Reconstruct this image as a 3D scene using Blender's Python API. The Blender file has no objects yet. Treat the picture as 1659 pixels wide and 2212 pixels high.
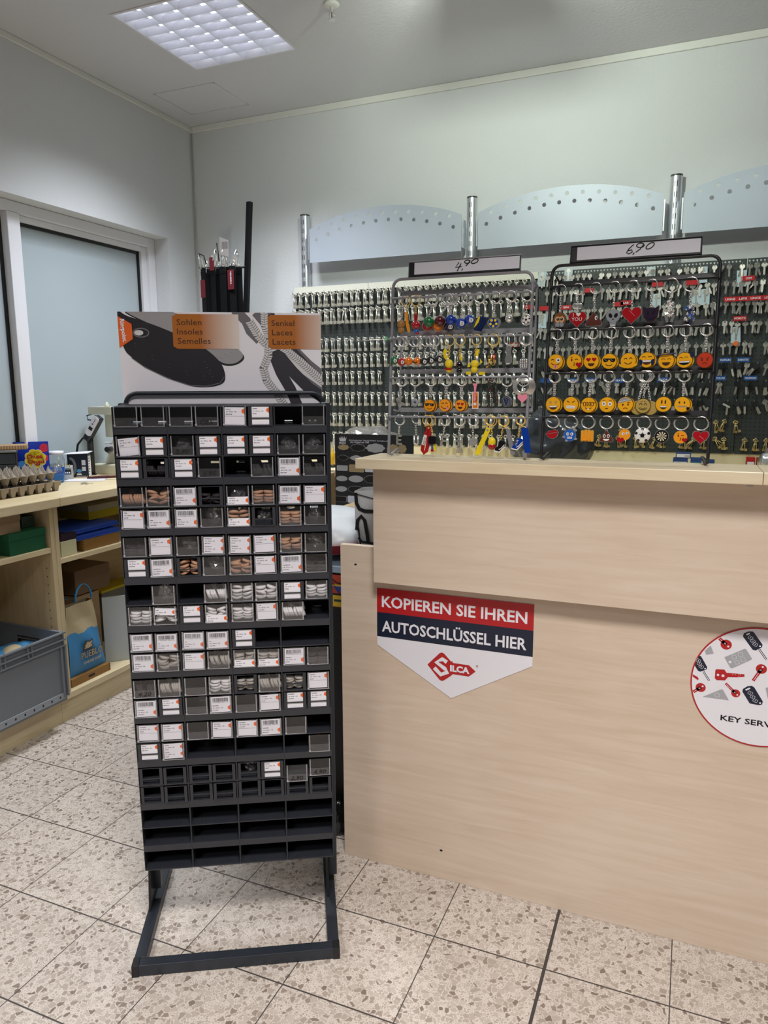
import bpy, bmesh, math, random
from mathutils import Matrix, Vector
PI = math.pi
SC = bpy.context.scene
COL = SC.collection
RND = random.Random(11)

# ---------------------------------------------------------------- camera
CAM_F, CAM_YAW, CAM_PITCH, CAM_ROLL = 1577.67, 0.397062, -0.165582, 0.0043132
CAM_P = Vector((2.06521, -1.69053, 1.47410))
CAM_M = Matrix.Rotation(CAM_YAW, 4, 'Z') @ Matrix.Rotation(CAM_PITCH, 4, 'X') @ Matrix.Rotation(CAM_ROLL, 4, 'Y')
cam_data = bpy.data.cameras.new('camera')
cam = bpy.data.objects.new('camera', cam_data)
COL.objects.link(cam)
cam.matrix_world = Matrix.Translation(CAM_P) @ CAM_M @ Matrix.Rotation(PI / 2, 4, 'X')
cam_data.sensor_fit = 'HORIZONTAL'
cam_data.sensor_width = 36.0
cam_data.lens = CAM_F / 1659 * 36.0
cam_data.clip_start = 0.05
SC.camera = cam

# ---------------------------------------------------------------- light
SC.view_settings.view_transform = 'Standard'
SC.view_settings.look = 'None'
SC.view_settings.gamma = 1.0
SC.view_settings.use_curve_mapping = False
SC.view_settings.exposure = 0.0
world = bpy.data.worlds.new('world')
SC.world = world
world.use_nodes = True
world.node_tree.nodes['Background'].inputs[0].default_value = (0.93, 0.97, 1.0, 1)
world.node_tree.nodes['Background'].inputs[1].default_value = 0.03
ZC = 3.10            # ceiling
YB, XL = 2.374, -0.945   # back wall, left wall


def ceiling_lamp_light(x, y, sx, sy, watts, color, spread, z=ZC - 0.03):
    d = bpy.data.lights.new('ceiling_lamp_light', 'AREA')
    d.shape = 'RECTANGLE'; d.size = sx; d.size_y = sy
    d.energy = watts; d.color = color; d.spread = math.radians(spread)
    o = bpy.data.objects.new('ceiling_lamp_light', d)
    COL.objects.link(o); o.location = (x, y, z)
    return o


COOL = (0.90, 0.95, 1.0)
ceiling_lamp_light(-0.094, 1.39, 0.57, 0.59, 28, (0.90, 0.94, 1.0), 113, ZC - 0.008)   # light of the visible lamp
ceiling_lamp_light(2.30, 1.39, 0.57, 0.59, 8, (0.91, 1.0, 0.91), 125)
ceiling_lamp_light(-0.094, -1.1, 0.57, 0.59, 11, (0.97, 0.97, 1.0), 112)
ceiling_lamp_light(2.2, -1.5, 0.57, 0.59, 57, (1.0, 0.965, 0.93), 118)
ceiling_lamp_light(1.3, -3.4, 0.6, 0.6, 50, (1.0, 0.97, 0.95), 125)
# wall washer over the counter
wl = ceiling_lamp_light(1.32, 0.77, 0.09, 0.09, 17.5, (0.91, 1.0, 0.85), 176, 2.86)
wl.rotation_euler = (math.radians(92), 0, math.radians(2))
PANEL_STRENGTH = 2.6

# ---------------------------------------------------------------- helpers
def at(px, py, axis, val):
    """point of the world seen at a pixel of the 1659x2212 photo on the plane axis=val"""
    d = CAM_M.to_3x3() @ Vector(((px - 829.5) / CAM_F, 1, -(py - 1106) / CAM_F))
    t = (val - CAM_P[axis]) / d[axis]
    return CAM_P + t * d


def on_plane(px, py, P0, N):
    d = CAM_M.to_3x3() @ Vector(((px - 829.5) / CAM_F, 1, -(py - 1106) / CAM_F))
    return CAM_P + d * ((P0 - CAM_P).dot(N) / d.dot(N))


def lin(h):
    h = h.lstrip('#')
    c = [int(h[i:i + 2], 16) / 255 for i in (0, 2, 4)]
    return tuple(x / 12.92 if x <= 0.04045 else ((x + 0.055) / 1.055) ** 2.4 for x in c)


MATS = {}


def mat(name, col=None, rough=0.5, metal=0.0, noise=0.0, nscale=40.0, bump=0.0, bscale=80.0, coat=0.0, spec=0.5, alpha=1.0):
    if name in MATS:
        return MATS[name]
    m = bpy.data.materials.new(name); m.use_nodes = True
    nt = m.node_tree; b = nt.nodes['Principled BSDF']
    c = lin(col) if isinstance(col, str) else col
    b.inputs['Base Color'].default_value = (*c, 1)
    b.inputs['Roughness'].default_value = rough
    b.inputs['Metallic'].default_value = metal
    b.inputs['Specular IOR Level'].default_value = spec
    b.inputs['Coat Weight'].default_value = coat
    b.inputs['Alpha'].default_value = alpha
    if noise or bump:
        tc = nt.nodes.new('ShaderNodeTexCoord')
    if noise:
        n = nt.nodes.new('ShaderNodeTexNoise'); n.inputs['Scale'].default_value = nscale; n.inputs['Detail'].default_value = 4
        nt.links.new(tc.outputs['Object'], n.inputs['Vector'])
        mx = nt.nodes.new('ShaderNodeMix'); mx.data_type = 'RGBA'
        mx.inputs[6].default_value = (*[x * (1 - noise) for x in c], 1)
        mx.inputs[7].default_value = (*[min(1, x * (1 + noise)) for x in c], 1)
        nt.links.new(n.outputs['Fac'], mx.inputs[0]); nt.links.new(mx.outputs[2], b.inputs['Base Color'])
    if bump:
        n2 = nt.nodes.new('ShaderNodeTexNoise'); n2.inputs['Scale'].default_value = bscale; n2.inputs['Detail'].default_value = 5
        nt.links.new(tc.outputs['Object'], n2.inputs['Vector'])
        bp = nt.nodes.new('ShaderNodeBump'); bp.inputs['Strength'].default_value = bump; bp.inputs['Distance'].default_value = 0.004
        nt.links.new(n2.outputs['Fac'], bp.inputs['Height']); nt.links.new(bp.outputs['Normal'], b.inputs['Normal'])
    MATS[name] = m
    return m


def clear_mat(name, tint, gloss=0.12, diff=0.0, rough=0.08, diffcol=(0.6, 0.6, 0.65)):
    if name in MATS:
        return MATS[name]
    m = bpy.data.materials.new(name); m.use_nodes = True
    nt = m.node_tree; nt.nodes.clear()
    out = nt.nodes.new('ShaderNodeOutputMaterial')
    tr = nt.nodes.new('ShaderNodeBsdfTransparent'); tr.inputs[0].default_value = (*tint, 1)
    gl = nt.nodes.new('ShaderNodeBsdfGlossy'); gl.inputs['Roughness'].default_value = rough
    df = nt.nodes.new('ShaderNodeBsdfDiffuse'); df.inputs[0].default_value = (*diffcol, 1)
    lw = nt.nodes.new('ShaderNodeLayerWeight'); fr = nt.nodes.new('ShaderNodeMath'); fr.operation = 'POWER'; fr.inputs[1].default_value = 5.0
    nt.links.new(lw.outputs['Facing'], fr.inputs[0])
    ad = nt.nodes.new('ShaderNodeMath'); ad.operation = 'MULTIPLY_ADD'; ad.inputs[1].default_value = 0.5; ad.inputs[2].default_value = gloss - 0.01
    ad.use_clamp = True
    nt.links.new(fr.outputs[0], ad.inputs[0])
    m1 = nt.nodes.new('ShaderNodeMixShader'); m1.inputs[0].default_value = diff
    nt.links.new(tr.outputs[0], m1.inputs[1]); nt.links.new(df.outputs[0], m1.inputs[2])
    m2 = nt.nodes.new('ShaderNodeMixShader')
    nt.links.new(ad.outputs[0], m2.inputs[0]); nt.links.new(m1.outputs[0], m2.inputs[1]); nt.links.new(gl.outputs[0], m2.inputs[2])
    nt.links.new(m2.outputs[0], out.inputs[0])
    MATS[name] = m
    return m


def wood_mat(name, c1, c2, axis='X', rough=0.42, scale=1.0):
    if name in MATS:
        return MATS[name]
    m = bpy.data.materials.new(name); m.use_nodes = True
    nt = m.node_tree; b = nt.nodes['Principled BSDF']
    tc = nt.nodes.new('ShaderNodeTexCoord'); mp = nt.nodes.new('ShaderNodeMapping')
    s = {'X': (2.2, 30, 30), 'Y': (30, 2.2, 30), 'Z': (30, 30, 2.2)}[axis]
    mp.inputs['Scale'].default_value = tuple(v * scale for v in s)
    nt.links.new(tc.outputs['Object'], mp.inputs['Vector'])
    n = nt.nodes.new('ShaderNodeTexNoise'); n.inputs['Scale'].default_value = 1.6; n.inputs['Detail'].default_value = 7; n.inputs['Roughness'].default_value = 0.55; n.inputs['Distortion'].default_value = 0.9
    nt.links.new(mp.outputs[0], n.inputs['Vector'])
    n2 = nt.nodes.new('ShaderNodeTexNoise'); n2.inputs['Scale'].default_value = 2.3 * scale; n2.inputs['Detail'].default_value = 3
    nt.links.new(tc.outputs['Object'], n2.inputs['Vector'])
    r = nt.nodes.new('ShaderNodeValToRGB')
    r.color_ramp.elements[0].position = 0.32; r.color_ramp.elements[0].color = (*lin(c1), 1)
    r.color_ramp.elements[1].position = 0.62; r.color_ramp.elements[1].color = (*lin(c2), 1)
    ad = nt.nodes.new('ShaderNodeMath'); ad.operation = 'MULTIPLY_ADD'; ad.inputs[1].default_value = 0.45
    nt.links.new(n2.outputs['Fac'], ad.inputs[0])
    sc = nt.nodes.new('ShaderNodeMath'); sc.operation = 'MULTIPLY'; sc.inputs[1].default_value = 0.55
    nt.links.new(n.outputs['Fac'], sc.inputs[0]); nt.links.new(sc.outputs[0], ad.inputs[2])
    nt.links.new(ad.outputs[0], r.inputs[0]); nt.links.new(r.outputs[0], b.inputs['Base Color'])
    b.inputs['Roughness'].default_value = rough
    MATS[name] = m
    return m


_TXT = {}


def text_mesh(s, bold=0.0, shear=0.0):
    k = (s, bold, shear)
    if k in _TXT:
        return _TXT[k]
    c = bpy.data.curves.new('lettering', 'FONT'); c.body = s; c.size = 1.0; c.resolution_u = 2
    c.offset = bold; c.shear = shear; c.space_line = 0.95
    o = bpy.data.objects.new('lettering', c); COL.objects.link(o)
    bpy.context.view_layer.update()
    me = bpy.data.meshes.new_from_object(o.evaluated_get(bpy.context.evaluated_depsgraph_get()))
    v = [tuple(x.co) for x in me.vertices]; f = [tuple(p.vertices) for p in me.polygons]
    bpy.data.objects.remove(o); bpy.data.curves.remove(c); bpy.data.meshes.remove(me)
    _TXT[k] = (v, f)
    return v, f


ID = Matrix.Identity(4)


def TR(x=0, y=0, z=0, rx=0, ry=0, rz=0, s=1):
    return Matrix.Translation((x, y, z)) @ Matrix.Rotation(rz, 4, 'Z') @ Matrix.Rotation(ry, 4, 'Y') @ Matrix.Rotation(rx, 4, 'X') @ Matrix.Scale(s, 4)


class MB:
    """collects shapes, then becomes one mesh object"""
    def __init__(self, *mats):
        self.v = []; self.f = []; self.mi = []; self.sm = []; self.mats = list(mats); self.T = ID

    def _m(self, m):
        if isinstance(m, int):
            return m
        if m not in self.mats:
            self.mats.append(m)
        return self.mats.index(m)

    def add(self, vs, fs, m=0, T=None, smooth=False):
        M = self.T @ T if T is not None else self.T
        o = len(self.v); m = self._m(m)
        self.v += [tuple(M @ Vector(p)) for p in vs]
        for f in fs:
            self.f.append(tuple(i + o for i in f)); self.mi.append(m); self.sm.append(smooth)
        return self

    def box(self, x0, x1, y0, y1, z0, z1, m=0, T=None):
        vs = [(x, y, z) for x in (x0, x1) for y in (y0, y1) for z in (z0, z1)]
        fs = [(0, 1, 3, 2), (4, 6, 7, 5), (0, 4, 5, 1), (2, 3, 7, 6), (0, 2, 6, 4), (1, 5, 7, 3)]
        return self.add(vs, fs, m, T)

    def tube(self, pts, r, seg=8, m=0, T=None, closed=False, cap=True, flat=1.0):
        pts = [Vector(p) for p in pts]; n = len(pts); vs = []; fs = []
        up = None
        for i, p in enumerate(pts):
            a = pts[i - 1] if (i > 0 or closed) else p
            b = pts[(i + 1) % n] if (i < n - 1 or closed) else p
            t = (b - a).normalized()
            if up is None:
                up = Vector((0, 0, 1)) if abs(t.z) < 0.9 else Vector((1, 0, 0))
            s = t.cross(up)
            if s.length < 1e-6:
                s = t.orthogonal()
            s.normalize(); up = s.cross(t).normalized()
            rr = r[i] if isinstance(r, (list, tuple)) else r
            for k in range(seg):
                an = 2 * PI * k / seg
                vs.append(p + s * (rr * math.cos(an)) + up * (rr * flat * math.sin(an)))
        for i in range(n if closed else n - 1):
            j = (i + 1) % n
            for k in range(seg):
                l = (k + 1) % seg
                fs.append((i * seg + k, i * seg + l, j * seg + l, j * seg + k))
        if cap and not closed:
            fs.append(tuple(range(seg - 1, -1, -1))); fs.append(tuple((n - 1) * seg + k for k in range(seg)))
        return self.add(vs, fs, m, T, True)

    def lathe(self, prof, seg=16, m=0, T=None, smooth=True):
        vs = []; fs = []; n = len(prof)
        for r, z in prof:
            for k in range(seg):
                a = 2 * PI * k / seg
                vs.append((r * math.cos(a), r * math.sin(a), z))
        for i in range(n - 1):
            for k in range(seg):
                l = (k + 1) % seg
                fs.append((i * seg + k, i * seg + l, (i + 1) * seg + l, (i + 1) * seg + k))
        fs.append(tuple(range(seg - 1, -1, -1))); fs.append(tuple((n - 1) * seg + k for k in range(seg)))
        return self.add(vs, fs, m, T, smooth)

    def cyl(self, r, z0, z1, seg=16, m=0, T=None):
        vs = [(r * math.cos(2 * PI * k / seg), r * math.sin(2 * PI * k / seg), z) for z in (z0, z1) for k in range(seg)]
        fs = [(k, (k + 1) % seg, seg + (k + 1) % seg, seg + k) for k in range(seg)]
        self.add(vs, fs, m, T, True)
        self.add(vs, [tuple(range(seg - 1, -1, -1)), tuple(range(seg, 2 * seg))], m, T)
        return self

    def sphere(self, c, r, m=0, seg=16, ring=10, T=None):
        if not isinstance(r, (tuple, list)):
            r = (r, r, r)
        vs = [(c[0], c[1], c[2] + r[2])]; fs = []
        for i in range(1, ring):
            a = PI * i / ring
            for k in range(seg):
                b = 2 * PI * k / seg
                vs.append((c[0] + r[0] * math.sin(a) * math.cos(b), c[1] + r[1] * math.sin(a) * math.sin(b), c[2] + r[2] * math.cos(a)))
        vs.append((c[0], c[1], c[2] - r[2])); L = len(vs) - 1
        for k in range(seg):
            l = (k + 1) % seg
            fs.append((0, 1 + k, 1 + l)); fs.append((L, L - seg + l, L - seg + k))
            for i in range(ring - 2):
                fs.append((1 + i * seg + k, 1 + (i + 1) * seg + k, 1 + (i + 1) * seg + l, 1 + i * seg + l))
        return self.add(vs, fs, m, T, True)

    def prism(self, poly, y0, y1, m=0, T=None, mside=None):
        """outline in x,z drawn out from y0 (front) to y1"""
        n = len(poly)
        vs = [(x, y0, z) for x, z in poly] + [(x, y1, z) for x, z in poly]
        self.add(vs, [tuple(range(n)), tuple(range(2 * n - 1, n - 1, -1))], m, T)
        self.add(vs, [(i, n + i, n + (i + 1) % n, (i + 1) % n) for i in range(n)], m if mside is None else mside, T)
        return self

    def plate(self, poly, y, m=0, T=None):
        return self.add([(x, y, z) for x, z in poly], [tuple(range(len(poly)))], m, T)

    def stroke(self, pts, w, y, m=0, T=None):
        """a flat band of width w along x,z points at depth y"""
        pts = [Vector((p[0], p[1])) for p in pts]; L = []; Rr = []
        for i, p in enumerate(pts):
            a = pts[max(0, i - 1)]; b = pts[min(len(pts) - 1, i + 1)]
            t = (b - a).normalized() if (b - a).length > 1e-9 else Vector((1, 0)); nn = Vector((-t.y, t.x)) * w / 2
            L.append(p + nn); Rr.append(p - nn)
        n = len(pts)
        vs = [(q.x, y, q.y) for q in L] + [(q.x, y, q.y) for q in Rr]
        return self.add(vs, [(i, i + 1, n + i + 1, n + i) for i in range(n - 1)], m, T)

    def text(self, s, x, z, h, y, m=0, T=None, align='L', bold=0.0, shear=0.0, width=None, rot=0.0):
        """lettering with cap height h, lower left corner x,z, facing -Y"""
        v, f = text_mesh(s, bold, shear)
        if not v:
            return self
        H = max(p[1] for p in text_mesh('H', 0.0, 0.0)[0]); k = h / H
        x0 = min(p[0] for p in v); x1 = max(p[0] for p in v)
        kx = k if width is None else width / (x1 - x0)
        off = {'L': 0, 'C': -(x1 - x0) / 2, 'R': -(x1 - x0)}[align] - x0
        c, sn = math.cos(rot), math.sin(rot)
        vs = []
        for p in v:
            a, b = (p[0] + off) * kx, p[1] * k
            vs.append((x + a * c - b * sn, y, z + a * sn + b * c))
        return self.add(vs, f, m, T)

    def build(self, name, parent=None, bevel=0.0, seg=2, solid=False, T=None):
        me = bpy.data.meshes.new(name)
        me.from_pydata(self.v, [], self.f)
        for m in self.mats:
            me.materials.append(m)
        me.polygons.foreach_set('material_index', self.mi)
        me.polygons.foreach_set('use_smooth', self.sm)
        me.update()
        o = bpy.data.objects.new(name, me); COL.objects.link(o)
        if parent:
            o.parent = parent
        if T is not None:
            o.matrix_local = T
        if bevel:
            md = o.modifiers.new('bevel', 'BEVEL'); md.width = bevel; md.segments = seg; md.limit_method = 'ANGLE'; md.angle_limit = math.radians(35)
        return o


def tag(o, label, cat, group=None):
    o['label'] = label; o['category'] = cat
    if group:
        o['group'] = group
    return o


def thing(name, label, cat, T=ID, group=None):
    o = bpy.data.objects.new(name, None); COL.objects.link(o)
    o.empty_display_size = 0.02
    o.matrix_world = T
    return tag(o, label, cat, group)


def struct(o):
    o['kind'] = 'structure'
    return o


def ORD(n):
    w = ['', 'first', 'second', 'third', 'fourth', 'fifth', 'sixth', 'seventh', 'eighth', 'ninth', 'tenth', 'eleventh', 'twelfth']
    if n < len(w):
        return w[n]
    return f"{n}{'th' if 10 <= n % 100 <= 20 else {1: 'st', 2: 'nd', 3: 'rd'}.get(n % 10, 'th')}"


def ell(cx, cz, rx, rz=None, n=22, rot=0.0):
    rz = rx if rz is None else rz; c, s = math.cos(rot), math.sin(rot); P = []
    for i in range(n):
        a = 2 * PI * i / n; x, z = rx * math.cos(a), rz * math.sin(a)
        P.append((cx + x * c - z * s, cz + x * s + z * c))
    return P


def arc(cx, cz, rx, rz, a0, a1, n=12):
    return [(cx + rx * math.cos(math.radians(a0 + (a1 - a0) * i / n)), cz + rz * math.sin(math.radians(a0 + (a1 - a0) * i / n))) for i in range(n + 1)]


def heart(cx, cz, s, n=28):
    P = []
    for i in range(n):
        t = 2 * PI * i / n + 0.0001
        P.append((cx + s * 16 * math.sin(t) ** 3 / 17, cz + s * (13 * math.cos(t) - 5 * math.cos(2 * t) - 2 * math.cos(3 * t) - math.cos(4 * t)) / 17))
    return P[::-1]


def rect(x0, x1, z0, z1):
    return [(x0, z0), (x1, z0), (x1, z1), (x0, z1)]


def rrect(x0, x1, z0, z1, r, n=4):
    P = []
    for cx, cz, a in ((x1 - r, z0 + r, -90), (x1 - r, z1 - r, 0), (x0 + r, z1 - r, 90), (x0 + r, z0 + r, 180)):
        P += arc(cx, cz, r, r, a, a + 90, n)
    return P


def xf(P, ox, oz, rot=0.0, s=1.0):
    c, sn = math.cos(rot), math.sin(rot)
    return [(ox + s * (x * c - z * sn), oz + s * (x * sn + z * c)) for x, z in P]


def sheet_with_holes(outline, holes, thick):
    """flat sheet in x,z with real holes; returns verts, faces (y from 0 to thick)"""
    c = bpy.data.curves.new('sheet', 'CURVE'); c.dimensions = '2D'; c.fill_mode = 'BOTH'; c.extrude = thick / 2
    for P in [outline] + holes:
        sp = c.splines.new('POLY'); sp.points.add(len(P) - 1); sp.use_cyclic_u = True
        for q, (x, z) in zip(sp.points, P):
            q.co = (x, z, 0, 1)
    o = bpy.data.objects.new('sheet', c); COL.objects.link(o)
    bpy.context.view_layer.update()
    me = bpy.data.meshes.new_from_object(o.evaluated_get(bpy.context.evaluated_depsgraph_get()))
    v = [(p.co.x, thick / 2 - p.co.z, p.co.y) for p in me.vertices]; f = [tuple(p.vertices) for p in me.polygons]
    bpy.data.objects.remove(o); bpy.data.curves.remove(c); bpy.data.meshes.remove(me)
    return v, f


# ---------------------------------------------------------------- common materials
M_white = mat('white_card', '#e8e6ee', 0.5)
M_black = mat('black_plastic', '#17181c', 0.45, noise=0.15, nscale=60)
M_rack = mat('anthracite_plastic', '#2b2d34', 0.42, noise=0.18, nscale=25)
M_ink = mat('black_ink', '#0c0c10', 0.6)
M_orange = mat('orange_print', '#e2621f', 0.5)
M_chrome = mat('chrome', (0.84, 0.83, 0.81), 0.22, 0.85)
M_steel = mat('nickel_key', (0.82, 0.80, 0.74), 0.30, 0.80, noise=0.12, nscale=90)
M_brass = mat('brass', (0.66, 0.52, 0.24), 0.34, 0.75, noise=0.15, nscale=90)
M_gold = mat('gold_metal', (0.86, 0.60, 0.17), 0.28, 0.55)
M_alu = mat('brushed_aluminium', (0.70, 0.73, 0.78), 0.38, 0.85, noise=0.06, nscale=14)
M_maple = wood_mat('maple_laminate', '#ccb6a1', '#dccab8', 'X')
M_mapley = wood_mat('maple_laminate_long', '#c8b48a', '#ddcda9', 'Y')
M_cardboard = mat('cardboard', '#a98c68', 0.8, noise=0.08, nscale=30)
M_red = mat('red_print', '#b3161d', 0.45)
M_navy = mat('navy_print', '#0f1a33', 0.45)
M_bluep = mat('blue_tag', '#1d4e94', 0.45)
M_yellow = mat('yellow_enamel', '#f2ae1a', 0.3, coat=0.4)
M_yellow2 = mat('orange_yellow_enamel', '#f09a1e', 0.3, coat=0.4)
M_clear = clear_mat('clear_plastic', (0.985, 0.985, 0.99), 0.04, 0.006)
M_edge = clear_mat('edge_highlight', (0.9, 0.9, 0.93), 0.12, 0.28, 0.1, (0.75, 0.75, 0.8))  # milky white in the colour stands in for highlights on the edges
M_pocket = clear_mat('frosted_pocket', (0.90, 0.90, 0.91), 0.05, 0.035, 0.25, (0.5, 0.5, 0.52))
M_film = clear_mat('crumpled_film', (0.9, 0.9, 0.92), 0.22, 0.10, 0.12, (0.8, 0.8, 0.82))

# ---------------------------------------------------------------- the room
def wall_mat():
    m = mat('painted_woodchip_wall', '#d4d7da', 0.75, noise=0.03, nscale=2, bump=0.35, bscale=70)
    return m


M_wall = wall_mat()
M_ceil = mat('painted_ceiling', '#cfd0d6', 0.62, noise=0.02, nscale=2, bump=0.45, bscale=60)


def floor_mat():
    m = bpy.data.materials.new('terrazzo_tiles'); m.use_nodes = True
    nt = m.node_tree; N = nt.nodes; L = nt.links; b = N['Principled BSDF']
    tc = N.new('ShaderNodeTexCoord')
    sep = N.new('ShaderNodeSeparateXYZ'); L.new(tc.outputs['Object'], sep.inputs[0])

    def math_(op, a, bb=None, clamp=False):
        n = N.new('ShaderNodeMath'); n.operation = op; n.use_clamp = clamp
        for i, q in enumerate((a, bb)):
            if q is None:
                continue
            if isinstance(q, (int, float)):
                n.inputs[i].default_value = q
            else:
                L.new(q, n.inputs[i])
        return n.outputs[0]
    # warp for irregular chips
    nz = N.new('ShaderNodeTexNoise'); nz.inputs['Scale'].default_value = 60; nz.inputs['Detail'].default_value = 2
    L.new(tc.outputs['Object'], nz.inputs['Vector'])
    wv = N.new('ShaderNodeVectorMath'); wv.operation = 'MULTIPLY_ADD'
    L.new(nz.outputs['Color'], wv.inputs[0]); wv.inputs[1].default_value = (0.012, 0.012, 0)
    L.new(tc.outputs['Object'], wv.inputs[2])

    def chips(scale, thr, soft):
        v1 = N.new('ShaderNodeTexVoronoi'); v1.voronoi_dimensions = '2D'; v1.feature = 'DISTANCE_TO_EDGE'; v1.inputs['Scale'].default_value = scale
        v2 = N.new('ShaderNodeTexVoronoi'); v2.voronoi_dimensions = '2D'; v2.inputs['Scale'].default_value = scale
        L.new(wv.outputs[0], v1.inputs['Vector']); L.new(wv.outputs[0], v2.inputs['Vector'])
        sc = N.new('ShaderNodeSeparateColor'); L.new(v2.outputs['Color'], sc.inputs[0])
        # cell random decides how much of the cell the chip fills
        t = math_('MULTIPLY_ADD', sc.outputs[0], 0.16); nn = t.node; nn.inputs[2].default_value = thr
        d = math_('SUBTRACT', v1.outputs['Distance'], t)
        mask = math_('MULTIPLY', d, soft, True)
        return mask, sc.outputs[1], sc.outputs[2]
    ma, ca, ka = chips(70, 0.035, 60)
    mb_, cb, kb = chips(150, 0.06, 40)
    rampA = N.new('ShaderNodeValToRGB'); L.new(ca, rampA.inputs[0])
    E = rampA.color_ramp.elements
    E[0].position = 0.0; E[0].color = (*lin('#77695f'), 1); E[1].position = 1.0; E[1].color = (*lin('#bcb1a7'), 1)
    for p, c in ((0.14, '#8d7f74'), (0.30, '#a3978c'), (0.6, '#b0a59b')):
        e = E.new(p); e.color = (*lin(c), 1)
    rampB = N.new('ShaderNodeValToRGB'); L.new(cb, rampB.inputs[0])
    E = rampB.color_ramp.elements
    E[0].position = 0.0; E[0].color = (*lin('#a09388'), 1); E[1].position = 1.0; E[1].color = (*lin('#c6bcb3'), 1)
    base = N.new('ShaderNodeRGB'); base.outputs[0].default_value = (*lin('#cdc4bb'), 1)

    def mix(f, a, bb):
        n = N.new('ShaderNodeMix'); n.data_type = 'RGBA'
        L.new(f, n.inputs[0]) if not isinstance(f, (int, float)) else setattr(n.inputs[0], 'default_value', f)
        L.new(a, n.inputs[6]); L.new(bb, n.inputs[7]); return n.outputs[2]
    c1 = mix(mb_, base.outputs[0], rampB.outputs[0])
    big = math_('MULTIPLY', ma, math_('GREATER_THAN', ka, 0.36))
    c2 = mix(big, c1, rampA.outputs[0])
    # tile tone + joints every 0.30 m
    cell = N.new('ShaderNodeVectorMath'); cell.operation = 'SCALE'; cell.inputs['Scale'].default_value = 1 / 0.3
    L.new(tc.outputs['Object'], cell.inputs[0])
    fl = N.new('ShaderNodeVectorMath'); fl.operation = 'FLOOR'; L.new(cell.outputs[0], fl.inputs[0])
    wn = N.new('ShaderNodeTexWhiteNoise'); wn.noise_dimensions = '2D'; L.new(fl.outputs[0], wn.inputs['Vector'])
    tone = math_('MULTIPLY_ADD', wn.outputs['Value'], 0.10); tone.node.inputs[2].default_value = 0.93
    hv = N.new('ShaderNodeVectorMath'); hv.operation = 'SCALE'; L.new(c2, hv.inputs[0]); L.new(tone, hv.inputs['Scale'])

    def joint(s, w):
        fr = math_('FRACT', math_('MULTIPLY', s, 1 / 0.3))
        d = math_('ABSOLUTE', math_('SUBTRACT', fr, 0.5))
        return math_('GREATER_THAN', d, 0.5 - w / 0.3 / 2)
    jx = joint(sep.outputs[0], 0.0028); jy = joint(sep.outputs[1], 0.0042)
    j = math_('MAXIMUM', jx, jy)
    jc = N.new('ShaderNodeRGB'); jc.outputs[0].default_value = (*lin('#453f3d'), 1)
    # a little dirt in patches
    dn = N.new('ShaderNodeTexNoise'); dn.inputs['Scale'].default_value = 2.4; dn.inputs['Detail'].default_value = 5
    L.new(tc.outputs['Object'], dn.inputs['Vector'])
    col = mix(j, hv.outputs[0], jc.outputs[0])
    L.new(col, b.inputs['Base Color'])
    ro = math_('MULTIPLY_ADD', dn.outputs['Fac'], 0.25); ro.node.inputs[2].default_value = 0.30
    L.new(ro, b.inputs['Roughness'])
    return m


M_floor = floor_mat()
struct(MB(M_floor).box(XL - 0.2, 6.0, -5.0, YB + 0.1, -0.05, 0.0).build('floor'))
struct(MB(M_ceil).box(XL - 0.2, 6.0, -5.0, YB + 0.1, ZC, ZC + 0.03).build('ceiling')) if False else None
# ceiling with the opening for the recessed lamp
LX0, LX1, LY0, LY1 = -0.392, 0.204, 1.083, 1.70
mb = MB(M_ceil)
for x0, x1, y0, y1 in ((XL - 0.2, LX0, -5, YB + 0.1), (LX1, 6, -5, YB + 0.1), (LX0, LX1, -5, LY0), (LX0, LX1, LY1, YB + 0.1)):
    mb.box(x0, x1, y0, y1, ZC, ZC + 0.03)
struct(mb.build('ceiling'))
struct(MB(M_wall).box(XL - 0.2, 6.0, YB, YB + 0.1, -0.05, ZC).build('wall_back'))
struct(MB(mat('joint_strip', '#3d3836', 0.5)).box(1.7945, 1.8025, -5.0, 0.235, -0.001, 0.0012).build('trim_4'))
# left wall with the window opening
WY1, WZ1, WZ0 = 2.10, 2.391, 0.981
mb = MB(M_wall)
mb.box(XL - 0.2, XL, WY1, YB, -0.05, ZC)
mb.box(XL - 0.2, XL, -5.0, WY1, WZ1, ZC)
mb.box(XL - 0.2, XL, -5.0, WY1, -0.05, WZ0)
mb.box(XL - 0.2, XL, -5.0, -1.6, WZ0, WZ1)
struct(mb.build('wall_left'))
M_trim = mat('trim_white', '#dfe0dc', 0.5)
mb = MB(M_trim); mb.box(XL, 6.0, YB - 0.012, YB, ZC - 0.036, ZC)
struct(mb.build('trim_1', bevel=0.004))
mb = MB(M_trim); mb.box(XL, XL + 0.012, -5.0, YB - 0.012, ZC - 0.03, ZC)
struct(mb.build('trim_2', bevel=0.004))
# faint access hatch in the ceiling
mb = MB(M_ceil)
hx0, hx1, hy0, hy1 = -0.80, -0.40, 1.86, 2.20
for a in ((hx0, hx1, hy0, hy0 + 0.006), (hx0, hx1, hy1 - 0.006, hy1), (hx0, hx0 + 0.006, hy0, hy1), (hx1 - 0.006, hx1, hy0, hy1)):
    mb.box(*a, ZC - 0.003, ZC + 0.001)
struct(mb.build('trim_3'))

# window: white plastic frame with frosted panes
M_pvc = mat('white_pvc', '#ebecf3', 0.35)
M_seal = mat('rubber_seal', '#0d0e10', 0.5)


def pane_mat():
    m = mat('frosted_pane', '#b3c0c8', 0.28, noise=0.05, nscale=1.2, spec=0.6)
    return m


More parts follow.
